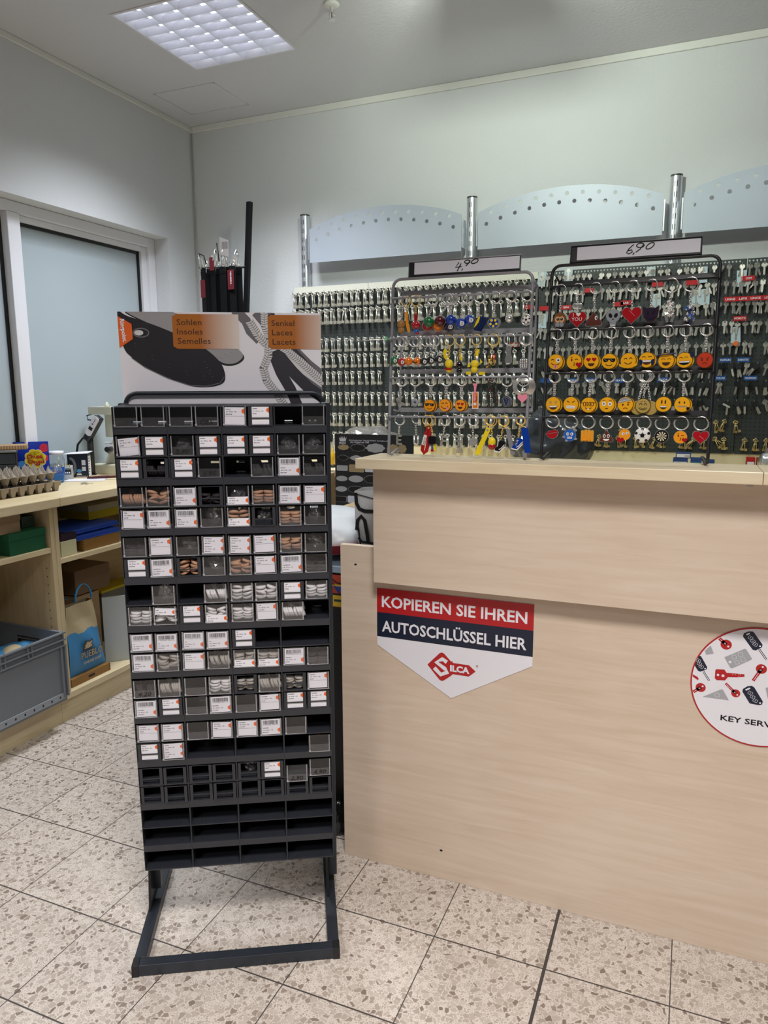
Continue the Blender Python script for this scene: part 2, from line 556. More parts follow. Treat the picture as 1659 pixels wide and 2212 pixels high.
win = thing('window_1', 'wide white plastic window with frosted grey blue panes', 'window', ID)
win['kind'] = 'structure'
FX = XL - 0.10
mb = MB(M_pvc)
mb.box(FX - 0.07, FX, WY1 - 0.055, WY1 - 0.001, WZ0, WZ1)           # right jamb
mb.box(FX - 0.07, FX, -1.6, WY1 - 0.055, WZ1 - 0.055, WZ1 - 0.001)    # head
mb.box(FX - 0.07, FX, -1.6, WY1 - 0.055, WZ0 + 0.0, WZ0 + 0.05)  # sill rail
mb.box(FX - 0.07, FX + 0.004, 1.03, 1.105, WZ0 + 0.05, WZ1 - 0.055)
mb.box(FX - 0.07, FX - 0.02, 2.0, WY1 - 0.055, WZ0 + 0.05, WZ1 - 0.055)     # inner sash steps
mb.box(FX - 0.07, FX - 0.02, 1.105, 2.0, WZ1 - 0.085, WZ1 - 0.055)
mb.build('window_frame', win, bevel=0.004)
for y0, y1, zt in ((1.105, 2.0, WZ1 - 0.085), (-1.5, 1.03, WZ1 - 0.075)):
    s = MB(M_seal)
    s.box(FX - 0.062, FX - 0.04, y0, y0 + 0.012, WZ0 + 0.05, zt); s.box(FX - 0.062, FX - 0.04, y1 - 0.014, y1, WZ0 + 0.05, zt)
    s.box(FX - 0.062, FX - 0.04, y0, y1, zt - 0.016, zt)
    s.build('window_seal', win)
    MB(pane_mat()).box(FX - 0.06, FX - 0.05, y0, y1, WZ0 + 0.05, zt).build('window_pane', win)

# recessed louvre lamp
M_lamp = bpy.data.materials.new('lamp_diffuser'); M_lamp.use_nodes = True
nt = M_lamp.node_tree; nt.nodes.clear()
o_ = nt.nodes.new('ShaderNodeOutputMaterial'); e_ = nt.nodes.new('ShaderNodeEmission')
e_.inputs[0].default_value = (0.86, 0.90, 1.0, 1); e_.inputs[1].default_value = PANEL_STRENGTH
nt.links.new(e_.outputs[0], o_.inputs[0])
M_louvre = mat('white_louvre', '#e9ebf5', 0.35)
lamp = thing('ceiling_lamp', 'square recessed ceiling lamp with white louvre grid, switched on', 'ceiling lamp', TR(LX0, LY0, ZC))
w, d = LX1 - LX0, LY1 - LY0
mb = MB(mat('lamp_white_steel', '#d8d8dc', 0.5))
mb.box(0, 0.012, 0, d, -0.004, 0.075); mb.box(w - 0.012, w, 0, d, -0.004, 0.075)
mb.box(0.012, w - 0.012, 0, 0.012, -0.004, 0.075); mb.box(0.012, w - 0.012, d - 0.012, d, -0.004, 0.075)
mb.box(0, w, 0, d, 0.075, 0.08)
mb.build('lamp_housing', lamp)
for k in range(4):
    x = 0.012 + (w - 0.024) * (k + 0.5) / 4
    MB(M_lamp).cyl(0.013, 0.02, d - 0.02, 10, 0, TR(x, 0, 0.052, rx=-PI / 2)).build('fluorescent_tube', lamp)
mb = MB(M_louvre)
for k in range(1, 4):
    x = 0.012 + (w - 0.024) * k / 4
    mb.add([(x - 0.001, 0.012, 0), (x + 0.001, 0.012, 0), (x - 0.012, 0.012, 0.034), (x + 0.012, 0.012, 0.034),
            (x - 0.001, d - 0.012, 0), (x + 0.001, d - 0.012, 0), (x - 0.012, d - 0.012, 0.034), (x + 0.012, d - 0.012, 0.034)],
           [(0, 4, 5, 1), (0, 2, 6, 4), (1, 5, 7, 3), (2, 3, 7, 6)], 0)
for k in range(1, 8):
    y = 0.012 + (d - 0.024) * k / 8
    mb.add([(0.012, y - 0.001, 0), (0.012, y + 0.001, 0), (0.012, y - 0.004, 0.03), (0.012, y + 0.004, 0.03),
            (w - 0.012, y - 0.001, 0), (w - 0.012, y + 0.001, 0), (w - 0.012, y - 0.004, 0.03), (w - 0.012, y + 0.004, 0.03)],
           [(0, 1, 5, 4), (0, 4, 6, 2), (1, 3, 7, 5), (2, 6, 7, 3)], 0)
mb.build('louvre_grid', lamp)

# sprinkler
sp = thing('sprinkler', 'small chrome sprinkler head with round white rosette on the ceiling', 'sprinkler', TR(0.544, 1.385, ZC))
MB(M_trim).lathe([(0.030, 0.0), (0.036, -0.006), (0.028, -0.014), (0.012, -0.016)], 20).build('rosette', sp)
mb = MB(M_chrome); mb.cyl(0.008, -0.038, -0.014, 10)
mb.tube([(0.008, 0, -0.03), (0.013, 0, -0.045), (0.003, 0, -0.064)], 0.002, 6); mb.tube([(-0.008, 0, -0.03), (-0.013, 0, -0.045), (-0.003, 0, -0.064)], 0.002, 6)
mb.cyl(0.015, -0.068, -0.065, 16)
mb.build('frame_and_deflector', sp)
MB(mat('sprinkler_bulb', '#5a1d1d', 0.2)).cyl(0.002, -0.062, -0.038, 8).build('glass_bulb', sp)

# cable down the corner
mb = MB(mat('cable_grey', '#b9b9b7', 0.5))
mb.tube([(XL + 0.012, YB - 0.008, ZC - 0.04), (XL + 0.012, YB - 0.008, 2.4), (XL + 0.013, YB - 0.008, 1.9), (XL + 0.012, YB - 0.008, 1.1)], 0.0035, 6)
tag(mb.build('corner_cable'), 'thin grey cable running down the corner of the two walls', 'cable')

# ---------------------------------------------------------------- counter
ct = thing('sales_counter', 'maple laminate sales counter with raised upper panel and narrow top', 'counter', TR(1.115, 0.235, 0))
MB(M_maple).box(0, 2.2, 0, 0.022, 0.0, 1.019).build('front_panel', ct, bevel=0.001)
MB(M_maple).box(1.243 - 1.115, 2.2, -0.045, -0.026, 0.925, 1.262).build('upper_panel', ct, bevel=0.001)
mb = MB(M_maple)
for x in (0.35, 1.15, 1.95):
    mb.box(x, x + 0.06, -0.026, 0.0, 0.94, 1.0)
    mb.box(x, x + 0.02, -0.026, 0.10, 1.02, 1.262)
mb.build('panel_spacer', ct)
TY0, TY1 = 0.117 - 0.235, 0.300 - 0.235
mb = MB(wood_mat('maple_top', '#cdb997', '#e2d4b8', 'X', 0.3))
mb.box(1.222 - 1.115, 2.2185 - 1.115, TY0, TY1, 1.262, 1.29)
mb.box(2.2195 - 1.115, 2.2, TY0, TY1, 1.262, 1.29)
mb.build('counter_top', ct, bevel=0.0015)
MB(mat('inner_shelf_board', '#b9a68a', 0.5)).box(0.32, 2.2, 0.022, 0.5, 0.74, 0.765).build('inner_shelf', ct)
mb = MB(M_ink)
for x, z, r in ((1.165, 0.961, 0.0035), (1.441, 0.095, 0.004)):
    mb.prism(ell(x - 1.115, z, r * 1.2, r * 0.8, 12), -0.0006, 0.002)
mb.build('screw_hole', ct)
mb = MB(M_steel)
for x in (2.195, 2.245):
    mb.box(x - 1.115 - 0.006, x - 1.115 + 0.006, TY0 + 0.012, TY0 + 0.035, 1.256, 1.262)
mb.build('joint_bracket', ct)

# pentagon poster on the counter front
def silca():
    Y = 0.2345
    t = thing('key_copy_sign', 'red, navy and white pentagon sign about copying car keys on the counter front', 'sign', TR(1.4675, Y, 0.745))
    hw = 0.2325
    poly = [(-hw, 0.152), (hw, 0.152), (hw, -0.024), (0.0, -0.156), (-hw, -0.024)]
    MB(M_white).prism(poly, -0.0012, 0.0).build('sign_sheet', t)
    MB(M_red).prism(rect(-hw, hw, 0.078, 0.152), -0.0016, -0.0012).build('red_band', t)
    MB(M_navy).prism(rect(-hw, hw, 0.003, 0.078), -0.0016, -0.0012).build('navy_band', t)
    for s_, z_ in (('KOPIEREN SIE IHREN', 0.096), ('AUTOSCHLÜSSEL HIER', 0.0205)):
        mb = MB(M_white); mb.text(s_, -0.217, z_, 0.032, -0.0019, bold=0.022, width=0.432)
        mb.build('sign_lettering', t)
    lg = MB(M_red, M_white)
    key = [(-0.072, -0.064), (-0.027, -0.022), (-0.018, -0.03), (-0.018, -0.044), (0.050, -0.044), (0.072, -0.064)]
    # key shaped emblem: diamond head, square shank, pointed end
    head = [(-0.073, -0.0635), (-0.066, -0.0555), (-0.036, -0.0235), (-0.029, -0.0205), (-0.022, -0.0235), (-0.002, -0.0435), (0.004, -0.0435), (0.004, -0.0475), (0.052, -0.0475), (0.072, -0.0635), (0.052, -0.0815), (0.004, -0.0815), (0.000, -0.0865), (-0.022, -0.1045), (-0.029, -0.1075), (-0.036, -0.1045), (-0.066, -0.0715)]
    lg.prism(head, -0.0016, -0.0012, 0)
    lg.stroke([(-0.014, -0.048), (-0.027, -0.040), (-0.046, -0.052), (-0.020, -0.068), (-0.012, -0.078), (-0.032, -0.088), (-0.052, -0.070)], 0.0125, -0.0019, 1)
    lg.text('ILCA', -0.004, -0.0725, 0.017, -0.0021, 1, bold=0.05, width=0.058)
    lg.text('®', 0.0725, -0.050, 0.0065, -0.0019, 0)
    lg.build('key_emblem', t)


silca()


def key_service():
    t = thing('key_service_sign', 'round white sign with red rim and printed keys at the right edge of the counter', 'sign', TR(2.2545, 0.2345, 0.747))
    r = 0.1535
    MB(M_white, M_red).prism(ell(0, 0, r, r, 72), -0.0012, 0, 1, mside=1).plate(ell(0, 0, r - 0.0035, r - 0.0035, 72), -0.0015, 0).build('sign_disc', t)
    G = mat('grey_print', '#a5a7ad', 0.5)
    mb = MB(M_red, M_navy, G, M_white, M_ink)
    # scale of the close-up: photo pixel -> metres on the panel
    def q(x, y):
        p = at(1480 + x / 7.9, 1340 + y / 7.9, 1, 0.235)
        return (p.x - 2.2545, p.z - 0.747)
    Y1, Y2 = -0.0018, -0.0021

    def poly(pts, m, y=Y1):
        mb.plate([q(*p) for p in pts][::-1], y, m)

    def dot(x, y, rr, m, yy=Y2):
        c = q(x, y); mb.plate(ell(c[0], c[1], rr, rr, 14), yy, m)

    def round_key(hx, hy, rr, tx, ty, m=0, teeth=True):
        c = q(hx, hy); e = q(tx, ty)
        mb.plate(ell(c[0], c[1], rr, rr, 24), Y1, m)
        d = Vector((e[0] - c[0], e[1] - c[1])); L = d.length; d.normalize(); nrm = Vector((-d.y, d.x))
        mb.stroke([(c[0], c[1]), e], rr * 0.62, Y1, m)
        if teeth:
            for k in range(3):
                p = Vector(c) + d * (L * (0.62 + 0.13 * k))
                mb.plate(ell(p.x + nrm.x * rr * 0.33, p.y + nrm.y * rr * 0.33, rr * 0.14, rr * 0.14, 8), Y2, 3)
        mb.plate(ell(c[0] - d.x * rr * 0.5, c[1] - d.y * rr * 0.5, rr * 0.2, rr * 0.2, 10), Y2, 3)
        mb.stroke([(c[0] + d.x * rr * 1.0, c[1] + d.y * rr * 1.0), (e[0] - d.x * rr * .2, e[1] - d.y * rr * .2)], rr * 0.08, Y2, 3)
        for a in range(4):
            mb.plate(ell(c[0] + d.x * rr * .3 + rr * .13 * math.cos(a * PI / 2 + .7), c[1] + d.y * rr * .3 + rr * .13 * math.sin(a * PI / 2 + .7), rr * .07, rr * .07, 8), Y2, 3)
    round_key(700, 410, 0.0128, 585, 305, teeth=False)
    round_key(1300, 825, 0.0122, 1160, 1025)
    round_key(862, 1240, 0.0103, 690, 1070)
    round_key(265, 1140, 0.0118, 140, 1215, teeth=False)
    poly([(515, 845), (535, 830), (670, 835), (705, 890), (1010, 915), (1012, 960), (880, 968), (730, 965), (680, 1020), (540, 1015), (505, 985)], 0)
    dot(560, 925, 0.003, 3); dot(645, 940, 0.0036, 3)
    for x, y in ((812, 915), (855, 920), (915, 922), (940, 922), (918, 953)):
        dot(x, y, 0.0009, 3)
    poly([(125, 915), (205, 955), (235, 995), (215, 1015), (130, 955)], 0)

    def fob(pts, btn, blade=None, slot=None):
        poly(pts, 1)
        for x, y in btn:
            c = q(x, y); mb.stroke(xf(rrect(-.0048, .0048, -.0038, .0038, .0014) + [rrect(-.0048, .0048, -.0038, .0038, .0014)[0]], c[0], c[1], -0.45), 0.0007, Y2, 3)
            mb.plate(ell(c[0], c[1], .0012, .0012, 8), Y2, 3)
        if slot:
            mb.stroke([q(*slot[0]), q(*slot[1])], 0.0036, Y2, 3)
        if blade:
            mb.stroke([q(*blade[0]), q(*blade[1])], 0.0048, Y1 + .0001, 1); mb.stroke([q(*blade[0]), q(*blade[1])], 0.0018, Y2, 3)
    fob([(1000, 215), (1080, 185), (1150, 185), (1175, 205), (1320, 410), (1310, 455), (1200, 510), (1150, 495), (985, 270)], [(1115, 292), (1155, 350), (1195, 405)], ((1260, 485), (1385, 665)), ((1045, 240), (1100, 215)))
    dot(1278, 437, 0.0022, 3)
    fob([(240, 600), (270, 605), (375, 790), (365, 835), (255, 872), (215, 850), (165, 770), (195, 680)], [(225, 680), (243, 735), (275, 785)], ((310, 865), (410, 1025)))
    dot(340, 820, 0.0018, 3)
    fob([(985, 1165), (1060, 1120), (1135, 1110), (1180, 1140), (1325, 1380), (1310, 1430), (1260, 1443), (1100, 1412), (975, 1210)], [(1110, 1235), (1150, 1300), (1195, 1365)], None, ((1030, 1185), (1105, 1150)))
    dot(1278, 1405, 0.0022, 3)
    poly([(668, 625), (1010, 482), (1040, 488), (1140, 650), (1125, 670), (800, 815), (770, 805)], 2)
    for x, y in ((835, 620), (945, 580), (885, 710), (990, 665)):
        c = q(x, y); R_ = rrect(-.0048, .0048, -.0048, .0048, .0014); mb.stroke(xf(R_ + [R_[0]], c[0], c[1], 0.35), 0.0007, Y2, 3)
    dot(765, 705, 0.0035, 3)
    poly([(435, 425), (487, 560), (360, 585), (335, 515)], 2)
    poly([(300, 1298), (620, 1170), (645, 1180), (745, 1360)], 2)
    c = q(545, 1270); R_ = rrect(-.0048, .0048, -.0048, .0048, .0014); mb.stroke(xf(R_ + [R_[0]], c[0], c[1], 0.35), 0.0007, Y2, 3)
    poly([(1370, 1150), (1500, 1110), (1560, 1290), (1410, 1330)], 2)
    mb.build('sign_print', t)
    mb = MB(M_ink)
    mb.text('KEY SERVICE', q(600, 1685)[0], q(600, 1685)[1] - 0.0015, 0.0136, Y1, 0, bold=0.022, width=0.154)
    mb.build('sign_lettering', t)


key_service()

# ---------------------------------------------------------------- header panels and posts on the back wall
M_hdr = mat('silver_lacquer', (0.44, 0.49, 0.57), 0.5, 0.2, noise=0.04, nscale=6)
POSTX = (-0.107, 0.907, 1.921)


def header(k, desc):
    x0 = POSTX[k] + 0.046; w_ = 0.923
    n = 28
    def top(u):
        return 2.398 + 0.088 * (1 - (2 * u - 1.0) ** 2) ** 0.9 if 0 < u < 1 else 2.398
    out = [(0, 2.212), (w_, 2.212)] + [(w_ * (1 - i / n), top(1 - i / n)) for i in range(n + 1)]
    holes = []
    for i in range(11):
        u = 0.075 + 0.85 * i / 10
        holes.append(ell(w_ * u, 2.378 + 0.072 * (1 - (2 * u - 1) ** 2), 0.0102, 0.0102, 14))
    for i in range(12):
        u = 0.05 + 0.90 * i / 11
        holes.append(ell(w_ * u, 2.322 + 0.089 * (1 - (2 * u - 1) ** 2), 0.0102, 0.0102, 14))
    t = thing('header_panel', desc, 'header panel', TR(x0, 2.270, 0))
    v, f = sheet_with_holes(out, holes, 0.003)
    MB(M_hdr).add(v, f).build('arched_sheet', t)
    for x in (-0.008, w_ + 0.002):
        MB(M_alu).box(x, x + 0.006, -0.002, 0.055, 2.23, 2.375).build('side_bracket', t)


header(0, 'arched silver header panel with two dotted hole rows, between left and middle wall posts')
header(1, 'arched silver header panel with two dotted hole rows, between middle and right wall posts')
header(2, 'arched silver header panel cut by the right edge of the photo')
for k, d_ in enumerate(('left slotted silver upright post on the back wall', 'middle slotted silver upright post behind the smaller price sign', 'right slotted silver upright post behind the larger price sign')):
    t = thing('wall_post', d_, 'post', TR(at((660, 1019, 1458)[k], (540, 490, 450)[k], 1, 2.3435).x, 2.3435, 0), 'slotted uprights of the key wall')
    mb = MB(M_alu); mb.cyl(0.0275, 0.0, 2.497, 22); mb.build('tube', t)
    MB(mat('post_cap', '#3c4044', 0.4)).cyl(0.0282, 2.492, 2.50, 22).build('end_cap', t)
    mb = MB(M_ink)
    for i in range(16):
        z = 2.455 - i * 0.05
        for dx in (-0.0055, 0.0055):
            mb.box(dx - 0.0016, dx + 0.0016, -0.0278, -0.024, z - 0.013, z + 0.013)
    mb.build('slot', t)

# unseen box added to shadow the ceiling, and plates added to shield the washer
t = thing('shadow_caster', 'unseen white box added under the ceiling to cast a shadow on it', 'box', TR(1.285, 1.06, ZC))
MB(M_white).box(-0.105, 0.085, -0.02, 0.02, -0.203, -0.002).build('box_shell', t, bevel=0.004)
t = thing('washer_shield', 'unseen white plates added around the wall washer to shield the left wall', 'ceiling lamp', TR(1.32, 0.77, ZC))
mb = MB(M_white); mb.box(-0.105, 0.10, -0.08, -0.07, -0.32, -0.15); mb.box(-0.105, -0.10, -0.07, 0.085, -0.32, -0.15); mb.build('lamp_housing', t)  # side plate added to keep the washer's light off the left wall
MB(M_white).cyl(0.012, -0.15, -0.002, 12, 0, TR(0, -0.075, 0)).build('shield_stem', t)

# ---------------------------------------------------------------- key wall
def peg_mat():
    m = bpy.data.materials.new('perforated_board'); m.use_nodes = True
    nt = m.node_tree; N = nt.nodes; L = nt.links; b = N['Principled BSDF']
    tc = N.new('ShaderNodeTexCoord'); s = N.new('ShaderNodeVectorMath'); s.operation = 'SCALE'; s.inputs['Scale'].default_value = 1 / 0.02
    L.new(tc.outputs['Object'], s.inputs[0])
    f = N.new('ShaderNodeVectorMath'); f.operation = 'FRACTION'; L.new(s.outputs[0], f.inputs[0])
    d = N.new('ShaderNodeVectorMath'); d.operation = 'SUBTRACT'; d.inputs[1].default_value = (0.5, 0.5, 0.5); L.new(f.outputs[0], d.inputs[0])
    sp = N.new('ShaderNodeSeparateXYZ'); L.new(d.outputs[0], sp.inputs[0])
    cb = N.new('ShaderNodeCombineXYZ'); L.new(sp.outputs[0], cb.inputs[0]); L.new(sp.outputs[2], cb.inputs[1])
    ln = N.new('ShaderNodeVectorMath'); ln.operation = 'LENGTH'; L.new(cb.outputs[0], ln.inputs[0])
    lt = N.new('ShaderNodeMath'); lt.operation = 'LESS_THAN'; lt.inputs[1].default_value = 0.15; L.new(ln.outputs['Value'], lt.inputs[0])
    mx = N.new('ShaderNodeMix'); mx.data_type = 'RGBA'
    mx.inputs[6].default_value = (*lin('#363c3c'), 1); mx.inputs[7].default_value = (*lin('#0c0d0d'), 1)
    L.new(lt.outputs[0], mx.inputs[0]); L.new(mx.outputs[2], b.inputs['Base Color'])
    b.inputs['Roughness'].default_value = 0.5
    return m


M_peg = peg_mat()
PY = 2.31            # front face of the boards
BZ0, BZ1 = 1.155, 2.082
boards = []
for (x0, x1, d_) in ((-0.185, 0.298, 'dark perforated key board at the left end of the key wall'),
                     (0.301, 1.276, 'dark perforated key board behind the grey key ring stand'),
                     (1.280, 2.262, 'dark perforated key board behind the black key ring stand'),
                     (2.265, 3.2, 'dark perforated key board at the right edge of the photo')):
    t = thing('pegboard', d_, 'pegboard', TR(0, PY, 0), 'perforated boards of the key wall')
    MB(M_peg).box(x0, x1, 0, 0.004, BZ0, BZ1 - 0.022 if x0 > 1.2 else BZ1).build('perforated_sheet', t)
    if x0 < 1.2:
        MB(mat('cream_edge', '#d9d8cc', 0.5)).box(x0, x1, -0.012, -0.0005, 2.048, BZ1).build('edge_strip', t)
    else:
        hl = [ell(x0 + 0.008 + 0.016 * i, BZ1 - 0.011, 0.0042, 0.0042, 10) for i in range(int((x1 - x0 - 0.01) / 0.016))]
        v, f = sheet_with_holes(rect(x0, x1, BZ1 - 0.022, BZ1), hl, 0.003)
        MB(mat('board_edge', '#3a403f', 0.5)).add(v, f).build('edge_strip', t)
    boards.append((x0, x1, t))
# cream strip behind the boards and the worktop below
wb = thing('back_workbench', 'long maple workbench along the back wall under the key boards', 'workbench', TR(0, 0, 0))
MB(wood_mat('maple_bench_top', '#d2c096', '#e3d5b2', 'X', 0.35)).box(-0.32, 3.2, 1.75, YB - 0.012, 1.022, 1.06).build('worktop', wb, bevel=0.003)
MB(mat('cream_backsplash', '#e6d9b4', .5, noise=.05, nscale=5)).box(-0.32, 3.2, YB - 0.06, YB - 0.045, 1.06, 1.16).build('backsplash', wb)
mb = MB(M_maple)
for x in (-0.30, 0.6, 1.5, 2.4, 3.1):
    mb.box(x, x + 0.02, 1.79, YB - 0.02, 0.0, 1.022)
mb.box(-0.30, 3.12, YB - 0.03, YB - 0.02, 0.1, 1.022)
mb.build('carcass', wb)

M_khead = mat('black_key_head', '#24272b', 0.4)


def key_shape(kind):
    t = 0.0011
    if kind == 'round':
        mb = MB(M_steel); v, f = KS['ring_round']; mb.add(v, f)
        mb.prism([(-0.0042, -0.017), (0.0042, -0.017), (0.0042, -0.048), (0.0015, -0.055), (-0.0028, -0.053), (-0.0042, -0.05)], -t, t)
        mb.box(-0.0006, 0.0006, -t - .0004, -t, -0.05, -0.02)
    elif kind == 'square':
        mb = MB(M_steel); v, f = KS['ring_square']; mb.add(v, f)
        mb.prism([(-0.0045, -0.017), (0.0045, -0.017), (0.0045, -0.05), (0.001, -0.057), (-0.003, -0.054), (-0.0045, -0.05)], -t, t)
    elif kind == 'wide':
        mb = MB(M_steel); v, f = KS['ring_wide']; mb.add(v, f)
        mb.prism([(-0.004, -0.015), (0.004, -0.015), (0.004, -0.047), (0.001, -0.054), (-0.004, -0.05)], -t, t)
    elif kind == 'lever':
        mb = MB(M_steel)
        mb.tube([(0.0088 * math.cos(a), 0, -0.006 + 0.0078 * math.sin(a)) for a in [2 * PI * i / 14 for i in range(14)]], 0.0018, 6, closed=True)
        mb.tube([(0, 0, -0.0135), (0, 0, -0.076)], 0.0027, 6)
        mb.tube([(0, 0, -0.017), (0, 0, -0.020)], 0.0042, 6)
        mb.box(-0.0012, 0.0130, -0.0012, 0.0012, -0.074, -0.060)
    elif kind == 'car':
        mb = MB(M_khead, M_steel)
        mb.prism([(-0.012, -0.018), (-0.0145, -0.006), (-0.011, 0.004), (0.011, 0.004), (0.0145, -0.006), (0.012, -0.018), (0.006, -0.026), (-0.006, -0.026)], -0.0035, 0.0035)
        mb.prism([(-0.0045, -0.024), (0.0045, -0.024), (0.0045, -0.060), (0, -0.066), (-0.0045, -0.060)], -t, t, 1)
    else:  # old brass key
        mb = MB(M_brass)
        for a, b_ in ((-0.0055, -0.004), (0.0055, -0.004), (0, 0.003)):
            mb.tube([(a + 0.005 * math.cos(q), 0, b_ - 0.003 + 0.005 * math.sin(q)) for q in [2 * PI * i / 10 for i in range(10)]], 0.0014, 5, closed=True)
        mb.tube([(0, 0, -0.011), (0, 0, -0.058)], 0.0021, 6)
        mb.sphere((0, 0, -0.013), 0.0038, 0, 8, 6)
        mb.box(-0.001, 0.011, -0.001, 0.001, -0.057, -0.046)
    return mb


KS = {
    'ring_round': sheet_with_holes(ell(0, -0.008, 0.0118, 0.0112, 20), [ell(0, -0.0005, 0.0026, 0.0026, 10)], 0.0022),
    'ring_square': sheet_with_holes(rrect(-0.0112, 0.0112, -0.0185, 0.003, 0.004, 3), [ell(0, -0.0012, 0.0026, 0.0026, 10)], 0.0022),
    'ring_wide': sheet_with_holes(ell(0, -0.007, 0.0138, 0.0096, 20), [ell(0, -0.0012, 0.0032, 0.0022, 10)], 0.0022),
}
KEYMB = {k: key_shape(k) for k in ('round', 'square', 'wide', 'lever', 'car', 'brass')}
KEYMESH = {}
HOOKY = PY - 0.002
KDESC = {'round': 'silver round headed key blank', 'square': 'silver square headed key blank', 'wide': 'silver wide headed key blank',
         'lever': 'long silver lever key blank', 'car': 'black headed car key blank', 'brass': 'old style brass key'}
KNAME = {'round': 'key_blank', 'square': 'key_blank', 'wide': 'key_blank', 'lever': 'lever_key', 'car': 'car_key', 'brass': 'brass_key'}

front_keys, back_keys, hooks = [], [], []
# left part: bunches of lever keys
LROWS = [2.044, 1.944, 1.775, 1.683, 1.583, 1.460, 1.338, 1.225]
for r, z in enumerate(LROWS):
    i = 0; x = -0.175
    x_start = -0.175
    while x < 1.262:
        i += 1
        xx = x + RND.uniform(-0.003, 0.003)
        skip = (r == 6 and 0.42 < x < 0.60) or (r == 7 and 0.25 < x < 0.65) or (r in (2,) and 0.56 < x < 0.70 and i % 2) or (r == 4 and RND.random() < 0.05)
        if not skip:
            kind = 'lever'
            if r == 6 and 0.58 < x < 0.8:
                kind = 'car'
            n_ = 6 if r < 2 else 5
            ln = 0.042 if r < 4 else 0.036
            yaw = RND.uniform(-0.9, 0.9)
            hooks.append((xx, z, ln + 0.012, 'left', r, i))
            for k in range(n_):
                M = TR(xx + RND.uniform(-.001, .001), HOOKY - ln + k * 0.0065, z - 0.002, rz=RND.uniform(-0.7, 0.9) if k else yaw * .5, ry=RND.gauss(0, 0.07) + (k - 2) * RND.uniform(-.03, .03), s=1.12 if r < 2 else 1.0)
                if k == 0:
                    front_keys.append([kind, M, xx, z, 'left', r + 1, i])
                else:
                    back_keys.append((kind, M))
        x += 0.042
RROWS = [2.052, 1.974, 1.880, 1.788, 1.690, 1.590, 1.505, 1.413, 1.318, 1.232]
for r, z in enumerate(RROWS):
    i = 0; x = 1.298
    while x < 2.62:
        i += 1
        xx = x + RND.uniform(-0.004, 0.004); zz = z + RND.uniform(-0.004, 0.004)
        step = 0.0305 if r < 5 else (0.040 if r < 8 else 0.046)
        skip = (r == 8 and not (2.17 < x < 2.30)) or RND.random() < (0.05 if r < 5 else 0.12)
        if not skip:
            kind = RND.choice(['round', 'round', 'square', 'wide']) if r < 5 else ('car' if r < 8 and RND.random() < 0.72 else RND.choice(['round', 'square']))
            if r >= 8:
                kind = 'brass'
            sw = RND.gauss(0, 0.05) if r < 5 else RND.gauss(0, 0.30)
            n_ = RND.choice([1, 2, 2]) if r < 5 else (RND.choice([1, 2, 3]) if r < 8 else 4)
            hooks.append((xx, zz, 0.026, 'right', r, i))
            for k in range(n_):
                M = TR(xx, HOOKY - 0.020 + k * 0.006, zz - 0.001, rz=RND.uniform(-0.35, 0.35), ry=sw + (RND.gauss(0, 0.22) if k else 0))
                if k == 0:
                    front_keys.append([kind, M, xx, zz, 'right', r + 1, i])
                else:
                    back_keys.append((kind, M))
        x += step


def key_rank(e):
    kind, M, x, z, side, r, i = e
    if side == 'right':
        if 2.10 < x < 2.37:
            return 0
        if x >= 2.37:
            return 9
        if r in (1,):
            return 1
        if 1.29 < x < 1.36:
            return 1
        return 3 + (0 if r <= 5 else 1)
    if x < 0.46 and not (x < 0.06 and r > 2):
        return 1
    if x > 0.46 and r in (1, 2, 6):
        return 2
    return 6


front_keys.sort(key=key_rank)
single, rest = front_keys[:300], front_keys[300:]
for kind, M, x, z, side, r, i in single:
    if kind not in KEYMESH:
        o = KEYMB[kind].build(KNAME[kind]); KEYMESH[kind] = o.data
    else:
        o = bpy.data.objects.new(KNAME[kind], KEYMESH[kind]); COL.objects.link(o)
    o.matrix_world = M
    sd = 'left half of key wall' if side == 'left' else 'right half of key wall'
    tag(o, f"{KDESC[kind]}, {ORD(i)} hook, {ORD(r)} row down, {sd}", 'key', 'single keys on the key wall')
mb = MB()
for kind, M in back_keys + [(e[0], e[1]) for e in rest]:
    s = KEYMB[kind]
    o_ = len(mb.v)
    idx = [mb._m(m) for m in s.mats]
    mb.v += [tuple(M @ Vector(p)) for p in s.v]
    mb.f += [tuple(q + o_ for q in f) for f in s.f]; mb.mi += [idx[q] for q in s.mi]; mb.sm += s.sm
o = tag(mb.build('spare_keys'), 'further silver, black and brass keys hanging behind the front keys', 'keys')
o['kind'] = 'stuff'
# hooks: the hundred nearest as parts, the others as one part
M_hook = mat('hook_wire', (0.75, 0.75, 0.72), 0.3, 1.0)


def hook_geo(mb, x, z, ln, ox):
    mb.tube([(x - ox, 0.0, z + 0.001), (x - ox, -ln, z - 0.001), (x - ox, -ln - 0.002, z + 0.006)], 0.0013, 5)
    mb.sphere((x - ox, -ln - 0.002, z + 0.006), 0.0021, 0, 6, 4)


bybd = {}
for h in hooks:
    for bi, (x0, x1, t) in enumerate(boards):
        if x0 <= h[0] <= x1:
            bybd.setdefault(bi, []).append(h); break
for bi, hs in bybd.items():
    t = boards[bi][2]
    hs.sort(key=lambda h: -h[1])
    for h in hs[:60]:
        mb = MB(M_hook); hook_geo(mb, h[0], h[1], h[2], 0); mb.build('peg_hook', t)
    if hs[60:]:
        mb = MB(M_hook)
        for h in hs[60:]:
            hook_geo(mb, h[0], h[1], h[2], 0)
        mb.build('peg_hooks', t)['kind'] = 'stuff'
